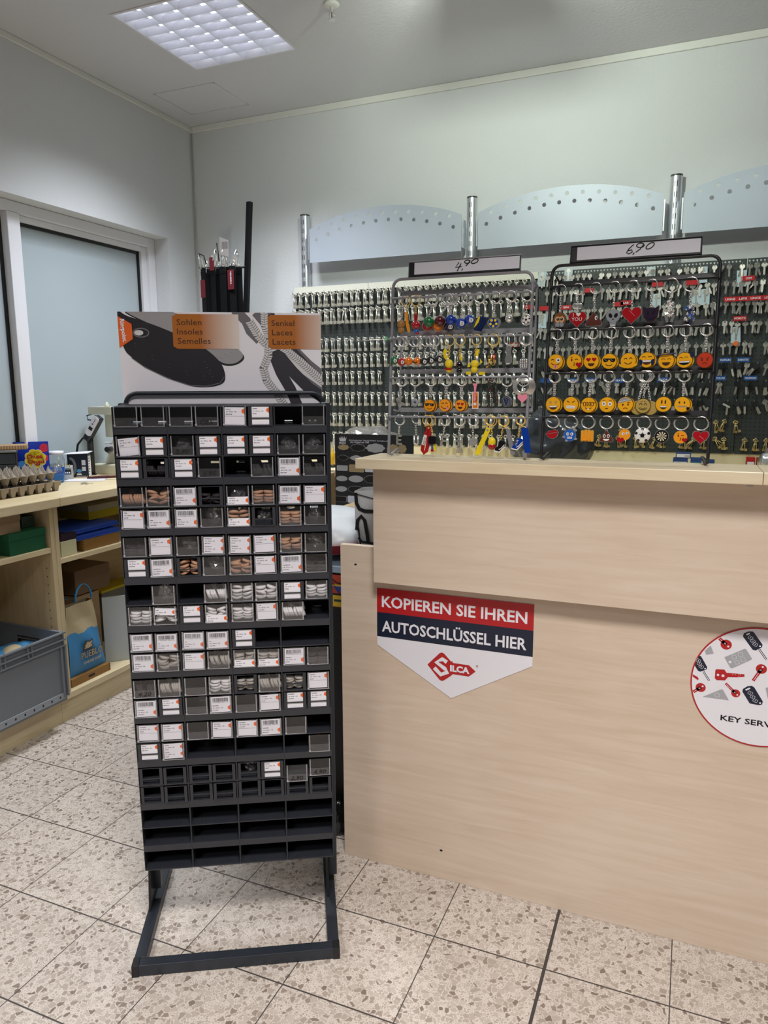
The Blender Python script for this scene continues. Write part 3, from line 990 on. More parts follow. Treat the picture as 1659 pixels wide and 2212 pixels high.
# red and blue name tags
TAGS = [('COM', 2.2725, 1.9875, 0.052, 'r'), ('LEGGE', 2.200, 1.895, 0.056, 'r'), ('LIPS', 2.2545, 1.895, 0.053, 'r'), ('LINCE', 2.3085, 1.895, 0.053, 'r'), ('LOCK', 2.363, 1.895, 0.052, 'r'),
        ('MORETTI', 2.2475, 1.804, 0.058, 'r'), ('DATSUN', 2.1975, 1.610, 0.054, 'b'), ('DAIHATSU', 2.2755, 1.610, 0.056, 'b'), ('VOLVO', 2.181, 1.524, 0.048, 'b'), ('WOHNWAGEN', 2.3125, 1.523, 0.060, 'b')]
for px, py, c, s in ((1270, 627, 'r', ''), (1335, 657, 'r', ''), (1352, 654, 'r', 'LAB'), (1223, 664, 'r', 'BFH'), (1420, 614, 'r', ''), (1495, 610, 'r', ''), (1176, 666, 'r', ''), (1238, 822, 'b', 'SUZUKI'), (1275, 821, 'b', 'SAAB'), (1337, 822, 'b', 'SEAT'), (1432, 820, 'b', 'SKODA'), (1420, 780, 'b', ''), (1178, 822, 'b', ''), (1143, 663, 'r', ''), (1110, 745, 'r', 'CES')):
    p = at(px, py, 1, PY - 0.03); TAGS.append((s, p.x, p.z, 0.052, c))
PLAIN = ['first behind the black stand', 'second behind the black stand', 'topmost behind the black stand', 'upper right behind the black stand', 'at the left rail of the black stand', 'behind the third row of face fobs', 'left of the black stand low down', 'just left of the black stand']
for s, x, z, w_, c in TAGS:
    mb = MB(M_red if c == 'r' else M_bluep, M_white, M_hook)
    mb.box(-w_ / 2, w_ / 2, -0.0012, 0, -0.011, 0.011)
    if s:
        mb.text(s, 0, -0.0045, 0.009, -0.0016, 1, align='C', bold=0.02, width=min(w_ * 0.82, 0.0085 * len(s)))
    mb.tube([(0, 0.0, 0.0), (0, 0.026, 0.0)], 0.0012, 5, 2)
    o = mb.build('name_tag', T=TR(x, PY - 0.0285, z))
    cn = 'red' if c == 'r' else 'blue'
    if s:
        lab = {'COM': 'short red tag with three white letters, topmost tag at the right photo edge', 'LEGGE': 'first red tag of the lettered row right of the black stand', 'LIPS': 'second red tag of the lettered row right of the black stand',
               'LINCE': 'third red tag of the lettered row right of the black stand', 'LOCK': 'last red tag of the lettered row, cut by the right photo edge', 'MORETTI': 'single red lettered tag below the red tag row, right of the black stand',
               'DATSUN': 'left blue tag of the upper blue pair right of the black stand', 'DAIHATSU': 'right blue tag of the upper blue pair right of the black stand', 'VOLVO': 'left blue tag of the lower blue pair right of the black stand',
               'WOHNWAGEN': 'right blue tag of the lower blue pair right of the black stand', 'LAB': 'red tag with white LAB letters seen through the top of the black stand', 'BFH': 'red tag with white BFH letters seen through the black stand',
               'SUZUKI': 'first blue lettered tag seen through the third row of the black stand', 'SAAB': 'second blue lettered tag seen through the third row of the black stand', 'SEAT': 'third blue lettered tag seen through the third row of the black stand',
               'SKODA': 'fourth blue lettered tag seen through the third row of the black stand', 'CES': 'small red lettered tag seen through the grey stand'}[s]
        tag(o, lab, 'tag', 'name tags on the key wall')
    else:
        hs = 'left' if x < 1.9 else 'right'
        tag(o, f'blank {cn} tag on the key wall, {PLAIN.pop(0)}', 'tag', 'name tags on the key wall')
# pale blister sleeves hanging on some hooks
M_sleeve = mat('pale_blue_sleeve', '#b9ccd6', 0.25)
SL = [(1171, 600, 'left of the black stand'), (1172, 690, 'second down, left of the black stand'), (1406, 590, 'behind the black stand at its top'), (1503, 640, 'with a handwritten mark behind the black stand'),
      (1523, 638, 'beside the sleeve with the handwritten mark'), (1418, 648, 'behind the dark devil face fob'), (1589, 720, 'right of the black stand, third row'), (1602, 598, 'right of the black stand, top row'),
      (1518, 590, 'at the top right corner of the black stand'), (1228, 592, 'behind the upper left corner of the black stand')]
for px, py, d_ in SL:
    p = at(px, py, 1, PY - 0.016)
    mb = MB(M_sleeve, M_steel, M_ink)
    mb.prism(rect(-0.021, 0.021, -0.045, 0.03), -0.0016, 0.0)
    mb.prism(xf([(-0.004, -0.03), (0.004, -0.03), (0.004, 0.005), (0.011, 0.012), (0.006, 0.026), (-0.006, 0.026), (-0.011, 0.012), (-0.004, 0.005)], 0, 0), -0.0034, -0.0016, 1)
    if 'handwritten mark' in d_ and 'beside' not in d_:
        mb.text('CVL', -0.016, -0.042, 0.010, -0.002, 2, shear=0.3)
    tag(mb.build('key_sleeve', T=TR(p.x, p.y, p.z, ry=RND.uniform(-.12, .12))), 'pale blue plastic key sleeve ' + d_, 'sleeve', 'key sleeves on the key wall')
# orange plastic key cap and green wire on the wall
p = at(1589, 742, 1, PY - 0.03)
tag(MB(mat('orange_plastic', '#e8743a', 0.4)).prism(ell(0, 0, 0.011, 0.012, 16), -0.003, 0.0).build('key_cap', T=TR(*p)), 'round orange plastic key cap on the right part of the key wall', 'key cap')
p = at(836, 732, 1, PY - 0.045)
mb = MB(mat('green_wire', '#1f9a55', 0.4))
mb.tube([(math.cos(i * .9) * .012 * (1 - i * .02), -0.01 + math.sin(i * .7) * .005, math.sin(i * .9) * .010) for i in range(22)], 0.0013, 5)
tag(mb.build('wire_tie', T=TR(*p)), 'curled bright green wire tie beside the grey stand', 'wire')
p0, p1 = at(768, 737, 1, PY - 0.05), at(845, 732, 1, PY - 0.05)
mb = MB(M_hook); mb.tube([p0, p1, (p1.x, PY, p1.z)], 0.002, 6)
tag(mb.build('long_hook'), 'long thin horizontal wire hook on the left key board', 'hook')

# ---------------------------------------------------------------- lace and insole rack
RYAW, RTILT = 0.512, -0.036
RBASE = Vector((0.835, -0.428, 0.0))
rack = thing('lace_rack', 'tall anthracite floor rack of small lace drawers with insole sign on top', 'display rack', TR(*RBASE, rz=RYAW))
RK = TR(*RBASE, rz=RYAW)
# cabinet frame inside the rack: x right, y away, z up along the slightly leaning front
O = Vector((0.795, -0.315, 0.214))
LK = RK.inverted() @ (Matrix.Translation(O) @ Matrix.Rotation(RYAW, 4, 'Z') @ Matrix.Rotation(-RTILT, 4, 'X'))
RW = 0.5005
M_tube = mat('grey_blue_steel', '#2b3038', 0.38, 0.2, noise=0.18, nscale=18)
# base frame of square tube
mb = MB(M_tube)
mb.box(0.0, 0.528, 0.0, 0.03, 0.001, 0.031)
mb.build('front_bar', rack, bevel=0.002)
for s in (0, 1):
    MB(M_tube).box(0.0 + s * 0.498, 0.03 + s * 0.498, 0.03, 0.52, 0.001, 0.031).build('side_bar', rack, bevel=0.002)
mb = MB(M_black)
for s in (0, 1):
    mb.box(-0.001 + s * 0.500, 0.029 + s * 0.500, -0.001, 0.016, 0.0, 0.0318)
    MB(M_black).box(-0.001 + s * 0.512, 0.017 + s * 0.512, -0.0015, 0.0305, 0.0, 0.0325).build('end_cap', rack, bevel=0.001)
MB(M_tube).box(0.03, 0.498, 0.49, 0.52, 0.001, 0.031).build('rear_bar', rack, bevel=0.002)
for s in (0, 1):
    x = 0.004 + s * 0.50
    t_ = 0.02
    m_ = MB(M_tube)
    m_.T = LK
    xl = 0.0 if s == 0 else RW - 0.012
    m_.box(xl - 0.014 + s * 0.016, xl + 0.010 + s * 0.016, 0.128, 0.152, -0.155 if s == 0 else -0.155, 1.226)
    m_.build('upright', rack, bevel=0.002)
    # gusset between upright and base
    g = MB(M_black)
    y0 = 0.24
    g.add([(x, 0.20, 0.031), (x, 0.33, 0.031), (x, 0.25, 0.21), (x, 0.235, 0.21), (x + 0.006, 0.20, 0.031), (x + 0.006, 0.33, 0.031), (x + 0.006, 0.25, 0.21), (x + 0.006, 0.235, 0.21)],
          [(0, 1, 2, 3), (7, 6, 5, 4), (0, 4, 5, 1), (1, 5, 6, 2), (2, 6, 7, 3), (3, 7, 4, 0)])
    g.build('gusset', rack)
m_ = MB(M_tube); m_.T = LK
ya = 0.135
m_.tube([(0.004, ya, 1.20)] + [(0.004 + 0.028 - 0.028 * math.cos(a), ya, 1.222 + 0.028 * math.sin(a)) for a in [PI / 2 * i / 6 for i in range(7)]] +
        [(RW - 0.004 - 0.028 + 0.028 * math.sin(a), ya, 1.222 + 0.028 * math.cos(a)) for a in [PI / 2 * i / 6 for i in range(7)]] + [(RW - 0.004, ya, 1.20)], 0.0055, 10)
m_.build('top_loop', rack)

# modules
CT = [1.2245] + [1.1594 - 0.1226 * (k - 1) for k in range(1, 11)]
DEP = 0.122
for k in range(11):
    for b in range(4):
        x0 = RW / 4 * b; x1 = x0 + RW / 4
        z1 = CT[k]; z0 = CT[k + 1] if k < 10 else 0.0
        m_ = MB(M_rack); m_.T = LK
        t = 0.0016
        m_.box(x0 + .0002, x0 + t, 0.0, DEP, z0, z1 - .0003); m_.box(x1 - t, x1 - .0002, 0.0, DEP, z0, z1 - .0003)
        if k == 0:
            m_.box(x0, x1, 0.0, DEP, z1 - t, z1 - .0003)
        # back with two long slots per bay
        bz = z0 + 0.006
        m_.box(x0 + t, x1 - t, DEP - 0.002, DEP, z0, z0 + (z1 - z0) * 0.30)
        m_.box(x0 + t, x1 - t, DEP - 0.002, DEP, z0 + (z1 - z0) * 0.345, z1 - .0003)
        m_.box((x0 + x1) / 2 - .02, (x0 + x1) / 2 + .02, DEP - 0.002, DEP, z0 + (z1 - z0) * 0.30, z0 + (z1 - z0) * 0.345)
        m_.box(x0 + t, x0 + 0.022, DEP - 0.002, DEP, z0 + (z1 - z0) * 0.30, z0 + (z1 - z0) * 0.345)
        m_.box(x1 - 0.022, x1 - t, DEP - 0.002, DEP, z0 + (z1 - z0) * 0.30, z0 + (z1 - z0) * 0.345)
        # floors: one above the thick bar, one thin shelf halfway
        if k < 10:
            fb = z0 + 0.0180
            m_.box(x0 + t, x1 - t, 0.0, 0.003, z0 + .0003, fb)                 # fascia bar
            m_.box(x0 + t, x1 - t, 0.003, DEP - 0.002, fb - 0.002, fb)
        else:
            m_.box(x0 + t, x1 - t, 0.0, DEP - 0.002, z0, z0 + 0.003)
        if 0 < k < 10:
            zs = z1 - 0.0515
            m_.box(x0 + t, x1 - t, 0.0, DEP - 0.002, zs - 0.0025, zs)
        # guide ribs on the floors
        for zz in ([z0 + 0.018, z1 - 0.0515] if 0 < k < 10 else [z0 + (0.018 if k == 0 else 0.003)]):
            for dx in (0.027, 0.036, 0.088, 0.097):
                m_.box(x0 + dx, x0 + dx + 0.0012, 0.004, 0.02, zz, zz + 0.0022)
        m_.build('cabinet_module', rack)

# sign board with printed picture
S0 = LK @ TR(0.0, 0.142, 1.20)
sg = MB(M_white)
SW0, SW1, SH0, SH1 = -0.003, 0.4945, 0.0, 0.2485
sg.T = S0
sg.box(SW0, SW1, 0.0, 0.004, SH0, SH1)
sg_o = sg.build('sign_board', rack)
PXW = (693 - 251) / 0.4975


def sq(x, y):
    """point of the close-up of the sign -> sign plane"""
    px, py = 230 + x / 3.318, 660 + y / 3.318
    P0 = RK @ (S0 @ Vector((0, 0, 0))); Nn = (RK.to_3x3() @ S0.to_3x3() @ Vector((0, 1, 0)))
    q = (RK @ S0).inverted() @ on_plane(px, py, P0, Nn)
    return (q.x, q.z)


M_ins = mat('dark_insole_print', '#211f26', 0.5, noise=0.1, nscale=30)
M_ins2 = mat('grey_insole_print', '#9a989c', 0.5, noise=0.06, nscale=30)
M_lacew = mat('grey_lace_print', '#d2d0d2', 0.5)
M_laced = mat('dark_lace_print', '#34323a', 0.5)
M_lacem = mat('mid_lace_print', '#6a686e', 0.5)


def grad_mat():
    m = bpy.data.materials.new('orange_fade_print'); m.use_nodes = True
    nt = m.node_tree; b = nt.nodes['Principled BSDF']
    at_ = nt.nodes.new('ShaderNodeAttribute'); at_.attribute_name = 'fade'
    r = nt.nodes.new('ShaderNodeValToRGB'); r.color_ramp.elements[0].color = (*lin('#a9621c'), 1); r.color_ramp.elements[0].position = 0.42
    r.color_ramp.elements[1].color = (*lin('#dcd0c8'), 1); r.color_ramp.elements[1].position = 1.0
    nt.links.new(at_.outputs['Fac'], r.inputs[0]); nt.links.new(r.outputs[0], b.inputs['Base Color']); b.inputs['Roughness'].default_value = 0.5
    return m


M_fade = grad_mat()


def clip_sign(P, inset=0.0):
    """cut an outline to the sign's rectangle"""
    lo = (SW0 + inset, SH0 + inset); hi = (SW1 - inset, SH1 - inset)
    for ax, lim, keep in ((0, lo[0], 1), (0, hi[0], -1), (1, lo[1], 1), (1, hi[1], -1)):
        out = []
        for i in range(len(P)):
            a, b = P[i - 1], P[i]; ia = (a[ax] - lim) * keep >= 0; ib = (b[ax] - lim) * keep >= 0
            if ia != ib:
                t = (lim - a[ax]) / (b[ax] - a[ax]); out.append((a[0] + t * (b[0] - a[0]), a[1] + t * (b[1] - a[1])))
            if ib:
                out.append(b)
        P = out
        if not P:
            return []
    return P


pr = MB(M_ins, M_ins2, M_lacew, M_laced, M_lacem, M_orange, M_white, M_ink); pr.T = S0


def smooth(pts, n=5):
    P = []; N = len(pts)
    for i in range(N):
        a, b, c, d = (Vector(pts[(i + k) % N]) for k in (-1, 0, 1, 2))
        for j in range(n):
            t = j / n
            P.append(tuple(0.5 * ((2 * b) + (-a + c) * t + (2 * a - 5 * b + 4 * c - d) * t * t + (-a + 3 * b - 3 * c + d) * t ** 3)))
    return P


def sp_(pts, m, y, sm=True):
    P = clip_sign([sq(*p) for p in (smooth(pts) if sm else pts)], 0.0002)
    if len(P) > 2:
        pr.plate(P, y, m)


def band(pts, w, m, y):
    """printed band along points, cut to the sign"""
    pts = [Vector(p) for p in pts]; L = []; R_ = []
    for i, p in enumerate(pts):
        t = (pts[min(i + 1, len(pts) - 1)] - pts[max(i - 1, 0)]).normalized(); nn = Vector((-t.y, t.x)) * (w / 2)
        L.append(p + nn); R_.append(p - nn)
    for i in range(len(pts) - 1):
        P = clip_sign([sq(*q) for q in (L[i], L[i + 1], R_[i + 1], R_[i])], 0.0002)
        if len(P) > 2:
            pr.plate(P, y, m)


# pale grey insole behind, then the dark one in front
sp_([(130, 40), (430, 45), (620, 130), (780, 240), (900, 300), (970, 340), (985, 385), (930, 425), (850, 430), (780, 395), (560, 260), (330, 150)], 0, -0.0002)
sp_([(130, 30), (430, 35), (620, 120), (780, 230), (900, 290), (965, 332), (975, 372), (925, 412), (850, 415), (780, 380), (560, 250), (330, 140)], 1, -0.0004)
sp_([(60, 40), (150, 75), (330, 135), (480, 195), (640, 265), (760, 350), (830, 430), (852, 520), (820, 565), (720, 585), (600, 575), (450, 520), (280, 440), (180, 370), (120, 290)], 0, -0.0006)
band([(180, 375), (280, 445), (450, 525), (600, 573), (720, 578), (815, 555), (845, 510)], 5, 4, -0.0008)
pc = sq(248, 195); pr.stroke(arc(*pc, 0.0185, 0.0105, 0, 360, 24), 0.003, -0.0009, 4)
pr.plate(clip_sign(ell(*sq(232, 195), 0.011, 0.0065, 16)), -0.0009, 2)
for row, off in ((0, 0), (1, 26)):
    for i in range(13):
        u = i / 12
        x = 205 + u * 490 + off * .2; y = 270 + 250 * u ** 0.75 + off - (0 if u < .9 else 15)
        c = sq(x, y); pr.plate(ell(*c, 0.0011, 0.0008, 6), -0.0009, 7 if i % 3 else 4)
for i in range(6):
    c = sq(705 + i * 8 + (i % 2) * 14, 400 + i * 22); pr.plate(ell(*c, 0.0012, 0.0009, 6), -0.0009, 4)
for i in range(8):
    c = sq(790 + i * 18, 365 + (i % 3) * 12 - i * 5); pr.plate(ell(*c, 0.0011, 0.0008, 6), -0.0009, 4)
# laces
band([(920, 30), (1000, 110), (1030, 180), (1100, 250)], 70, 4, -0.0002)
band([(1090, 30), (1200, 160), (1300, 330), (1420, 470), (1560, 620)], 120, 4, -0.0003)
band([(1250, 260), (1400, 420), (1600, 560)], 110, 2, -0.0004)
band([(1330, 300), (1450, 420), (1600, 540)], 60, 4, -0.00045)
band([(1190, 330), (1250, 480), (1320, 600), (1370, 720)], 75, 3, -0.0005)
band([(1215, 330), (1330, 470), (1450, 590), (1600, 690)], 80, 3, -0.0006)
band([(1180, 60), (1230, 180), (1320, 300), (1440, 430), (1580, 580)], 45, 3, -0.0007)


def rope(pts, w, y):
    band(pts, w, 4, y)
    L = [Vector(p) for p in pts]
    tot = sum((L[i + 1] - L[i]).length for i in range(len(L) - 1)); s = 0.0; step = 17
    while s < tot:
        r_ = s
        for i in range(len(L) - 1):
            d = (L[i + 1] - L[i]).length
            if r_ <= d:
                p = L[i].lerp(L[i + 1], r_ / d); t = (L[i + 1] - L[i]).normalized(); break
            r_ -= d
        nn = Vector((-t.y, t.x))
        for sd in (-1, 1):
            a = p + nn * sd * w * .02; b_ = p + nn * sd * w * .5 - t * 12
            q = [a + t * 8, b_ + t * 10, b_ - t * 2, a - t * 5]
            P = clip_sign([sq(*v) for v in q], 0.0002)
            if len(P) > 2:
                pr.plate(P, y - 0.0002, 2)
        s += step


rope([(1030, 120), (1090, 220), (1160, 290), (1160, 360), (1125, 450), (1150, 540), (1215, 620), (1280, 720)], 58, -0.0008)
rope([(1130, 60), (1135, 150), (1170, 240), (1290, 320), (1390, 400), (1480, 480), (1570, 560)], 52, -0.0010)
# orange brand wedge and text boxes
sp_([(68, 68), (180, 132), (190, 240), (88, 308)], 5, -0.0014, False)
pr.build('printed_picture', rack)
tx = MB(M_white); tx.T = S0
a, b = sq(96, 98), sq(112, 280)
tx.text('Ringpoint.', a[0], a[1], 0.0100, -0.0018, rot=-PI / 2 + 0.08, bold=0.03, width=0.056)
tx.build('brand_lettering', rack)
for (xa, xb, ya_, yb_, lines) in ((476, 945, 64, 310, ('Sohlen', 'Insoles', 'Semelles')), (1155, 1541, 70, 312, ('Senkel', 'Laces', 'Lacets'))):
    p0, p1 = sq(xa + 6, yb_), sq(xb, ya_)
    x1_ = min(p1[0], SW1 - 0.0003)
    bx = MB(M_fade); bx.T = S0
    n_ = 16
    P = [(p0[0] + (x1_ - p0[0]) * i / n_, 0) for i in range(n_ + 1)]
    vs = []
    for i, (x, _) in enumerate(P):
        dz = 0.006 if i == 0 else 0.0
        vs += [(x, -0.0013, p0[1] + dz), (x, -0.0013, p1[1] - dz)]
    bx.add(vs, [(2 * i, 2 * i + 2, 2 * i + 3, 2 * i + 1) for i in range(n_)])
    ob = bx.build('orange_box', rack)
    at_ = ob.data.attributes.new('fade', 'FLOAT', 'POINT')
    full = (sq(945, 200)[0] - sq(480, 200)[0])
    for i, v in enumerate(ob.data.vertices):
        at_.data[i].value = min(1.0, (i // 2) / n_ * (x1_ - p0[0]) / full)
    tt = MB(mat('brown_ink', '#3a1f10', 0.6)); tt.T = S0
    for i, s in enumerate(lines):
        c = sq(xa + 28 + i * 4, ya_ + 76 + i * 67)
        tt.text(s, c[0], c[1], 0.0138, -0.0017, width={'Sohlen': .0605, 'Insoles': .062, 'Semelles': .0805, 'Senkel': .057, 'Laces': .0515, 'Lacets': .0575}[s])
    tt.build('sign_lettering', rack)

# ---------------------------------------------------------------- drawers
DW, DH = 0.0575, 0.0475
COLX = [RW / 8 * c + (0.0035 if c % 2 == 0 else 0.0015) for c in range(8)]


def ROWZ(r):  # bottom of a drawer in row r (1..17)
    if r == 1:
        return CT[1] + 0.0185
    k = r // 2
    return CT[k] - 0.0510 if r % 2 == 0 else CT[k + 1] + 0.0183


PAT = {
 1: 'c c c cCES L F _ c', 2: 'L F cp3,90 F F F cp cp', 3: 'F fk F c5,90 _ ck B ck', 4: 'cb cb B fk cpH cb B L',
 5: 'L B B cp cbH fp cb cp', 6: 'ck L cp D D L cb cp', 7: 'F B fb cp cb L B ck', 8: '_ cp _ cw cw cw F cw',
 9: 'cw cwT F cwH cpw L cpw _', 10: 'B B B B F _ _ _', 11: 'B cg L cg cgH cgH B ck', 12: 'ck4,20 cg c cw fg cg fg L',
 13: 'B F c B c L F F', 14: 'L L c L L B c _', 15: 'F D _ _ _ _ _ c', 16: 'f f f f fp F c2,90 c4,90', 17: 'f f f f f f f f'}
COLOURS = {1: 'schwarz', 2: 'schwarz', 3: 'schwarz', 4: 'mittelbraun', 5: 'beige', 6: 'dunkelbraun', 7: 'dunkelbraun', 8: 'weiß', 9: 'weiß', 10: 'rot', 11: 'silbergrau', 12: 'silbergrau', 13: 'marineblau', 14: 'marineblau', 15: 'schwarz', 16: 'schwarz'}
SIZES = ['20 - 90 cm - 102', '14 - 120 cm - 102', '20 - 75 cm - 112', '26 - 150 cm - 122']
KINDS = ['flach breit', 'kordel', 'rund dünn']


def hexp(mb, x, z, s, y, m):
    mb.plate([(x, z - s), (x, z + s), (x - s * 0.55, z + s * 0.55), (x - s * 0.9, z + s * 0.5), (x - s * 0.9, z - s * 0.5), (x - s * 0.55, z - s * 0.55)], y, m)


def card_text(mb, s1, s2, s3, x, z, y, m=1, hh=0.0024):
    mb.text(s1, x, z, hh, y, m, bold=0.02); mb.text(s2, x + 0.001, z - 0.0062, hh, y, m, bold=0.02); mb.text(s3, x, z - 0.012, hh, y, m, bold=0.02)


CARD = {}


def card_mesh(kind, colour, v):
    k = (kind, colour, v)
    if k in CARD:
        return CARD[k]
    mb = MB(M_white, M_ink, M_orange)
    s2, s3 = SIZES[v % 4], KINDS[v % 3]
    if kind == 'L':
        mb.box(0.005, DW - 0.006, -0.0004, 0, 0.003, DH - 0.003)
        card_text(mb, colour, s2, s3, 0.008, DH - 0.0085, -0.0007); hexp(mb, DW - 0.006, DH - 0.012, 0.0075, -0.0007, 2)
        mb.plate(rect(0.006, DW - 0.007, DH - 0.0242, DH - 0.0238), -0.0006, 1)
    elif kind == 'D':
        mb.box(0.005, DW - 0.006, -0.0004, 0, 0.003, DH - 0.003)
        for zz in (DH - 0.008, DH - 0.028):
            card_text(mb, colour, s2, s3, 0.008, zz, -0.0007, hh=0.0022); hexp(mb, DW - 0.006, zz - 0.004, 0.006, -0.0007, 2)
    elif kind == 'B':
        mb.box(0.005, DW - 0.005, -0.0004, 0, 0.002, DH - 0.003)
        rr = random.Random(v); x = 0.009
        while x < DW - 0.011:
            w_ = rr.choice([0.0005, 0.0008, 0.0013]); mb.plate(rect(x, x + w_, DH - 0.0165, DH - 0.006), -0.0006, 1); x += w_ + rr.choice([0.0005, 0.0009])
        mb.text('4 003586 260116', 0.008, DH - 0.0195, 0.0022, -0.0006, 1, width=0.040)
        card_text(mb, colour, s2, s3, 0.008, 0.0195, -0.0007); hexp(mb, DW - 0.005, 0.0135, 0.0072, -0.0007, 2)
    elif kind == 'H':
        mb.box(0.004, DW - 0.004, -0.0004, 0, 0.002, 0.021)
        card_text(mb, colour, s2, s3, 0.007, 0.0168, -0.0007, hh=0.0022); hexp(mb, DW - 0.004, 0.012, 0.007, -0.0007, 2)
    elif kind == 'T':
        mb.box(0.004, DW - 0.005, -0.0004, 0, DH - 0.021, DH - 0.003, T=TR(0, 0, 0, ry=0.05))
        card_text(mb, colour, s2, s3, 0.008, DH - 0.0095, -0.0010, hh=0.0022); hexp(mb, DW - 0.005, DH - 0.015, 0.006, -0.0009, 2)
    else:  # F : two cards of a framed drawer
        mb.box(0.0085, DW - 0.0085, -0.0004, 0, 0.0195, DH - 0.002)
        mb.box(0.0085, DW - 0.0085, -0.0004, 0, 0.0028, 0.0165)
        card_text(mb, colour, s2, s3, 0.011, DH - 0.0078, -0.0007, hh=0.0023); hexp(mb, DW - 0.0085, DH - 0.0105, 0.0068, -0.0007, 2)
    CARD[k] = mb
    me = mb.build('label_card')
    CARD[k] = me.data; bpy.data.objects.remove(me)
    return CARD[k]


def clear_drawer_mesh():
    m = MB(M_clear); t = 0.0013
    m.box(0, DW, 0, t, 0, DH)
    m.box(0, t, t, 0.100, 0, DH * 0.9); m.box(DW - t, DW, t, 0.100, 0, DH * 0.9)
    m.box(t, DW - t, t, 0.100, 0, t)
    # moulded edges whitened to stand in for highlights, and the round corner stud
    for x in (0.0022, DW - 0.0044):
        m.box(x, x + 0.0022, -0.0012, 0.0, 0.001, DH, M_edge)
    m.box(0.002, DW - 0.002, -0.0012, 0.0, 0.0, 0.0014, M_edge)
    m.cyl(0.0026, 0, 0.002, 10, M_edge, TR(0.0034, -0.0014, 0.0042, rx=PI / 2))
    return m


def pocket_mesh():
    m = MB(M_pocket); m.box(0.0045, DW - 0.0045, -0.0007, -0.0002, 0.0016, 0.0215); return m


def framed_drawer_mesh():
    m = MB(M_rack)
    for a in ((0, 0.0075, 0, 0.004, 0, DH), (DW - 0.0075, DW, 0, 0.004, 0, DH), (0.0075, DW - 0.0075, 0, 0.004, 0, 0.0024), (0.0075, DW - 0.0075, 0, 0.004, 0.0168, 0.0192), (0.0075, DW - 0.0075, 0.001, 0.004, DH - 0.0014, DH),
              (0, 0.0013, 0.004, 0.1, 0, DH * .85), (DW - 0.0013, DW, 0.004, 0.1, 0, DH * .85), (0.0013, DW - 0.0013, 0.004, 0.1, 0, 0.0013), (0.0013, DW - 0.0013, 0.022, 0.024, 0.0013, 0.012)):
        m.box(*a)
    m.box(0.02, 0.03, -0.001, 0, 0.0004, 0.0026)
    return m


_o = clear_drawer_mesh().build('clear_drawer'); ME_CLEAR = _o.data; bpy.data.objects.remove(_o)
_o = pocket_mesh().build('label_pocket'); ME_POCK = _o.data; bpy.data.objects.remove(_o)
_o = framed_drawer_mesh().build('framed_drawer'); ME_FRAME = _o.data; bpy.data.objects.remove(_o)


def mesh_obj(name, me, parent, T):
    o = bpy.data.objects.new(name, me); COL.objects.link(o)
    if parent:
        o.parent = parent
    o.matrix_local = T
    return o


# contents: rolled laces and crumpled film bags
LACE = {'w': mat('white_lace', '#dedbdb', 0.8, noise=0.08, nscale=200), 'b': mat('beige_lace', '#b98e72', 0.8, noise=0.12, nscale=200), 'g': mat('grey_lace', '#a8a19a', 0.8, noise=0.1, nscale=200), 'k': mat('black_lace', '#2a2428', 0.8, noise=0.15, nscale=200)}
LME = {}
for c, m in LACE.items():
    q = MB(m)
    prof = [(0.0005, 0.0032)]
    for i in range(1, 11):
        r_ = 0.0012 * i; prof += [(r_ - 0.0004, 0.0036 if i > 1 else .0030), (r_ + 0.0003, 0.0028)]
    prof += [(0.0131, 0.0024), (0.0135, 0.0), (0.0131, -0.0024)] + [(p_[0], -p_[1]) for p_ in prof[::-1]]
    q.lathe(prof, 18)
    _o = q.build('lace_roll'); LME[c] = _o.data; bpy.data.objects.remove(_o)
FME = []
for s in range(3):
    rr = random.Random(s); q = MB(M_film)
    bm = bmesh.new(); bmesh.ops.create_icosphere(bm, subdivisions=3, radius=0.019)
    for v in bm.verts:
        k_ = 0.75 + 0.35 * rr.random()
        v.co = Vector((v.co.x * 1.1 * k_, v.co.y * 1.2 * k_, v.co.z * 0.85 * k_))
    me = bpy.data.meshes.new('film_bag'); bm.to_mesh(me); bm.free(); me.materials.append(M_film); FME.append(me)

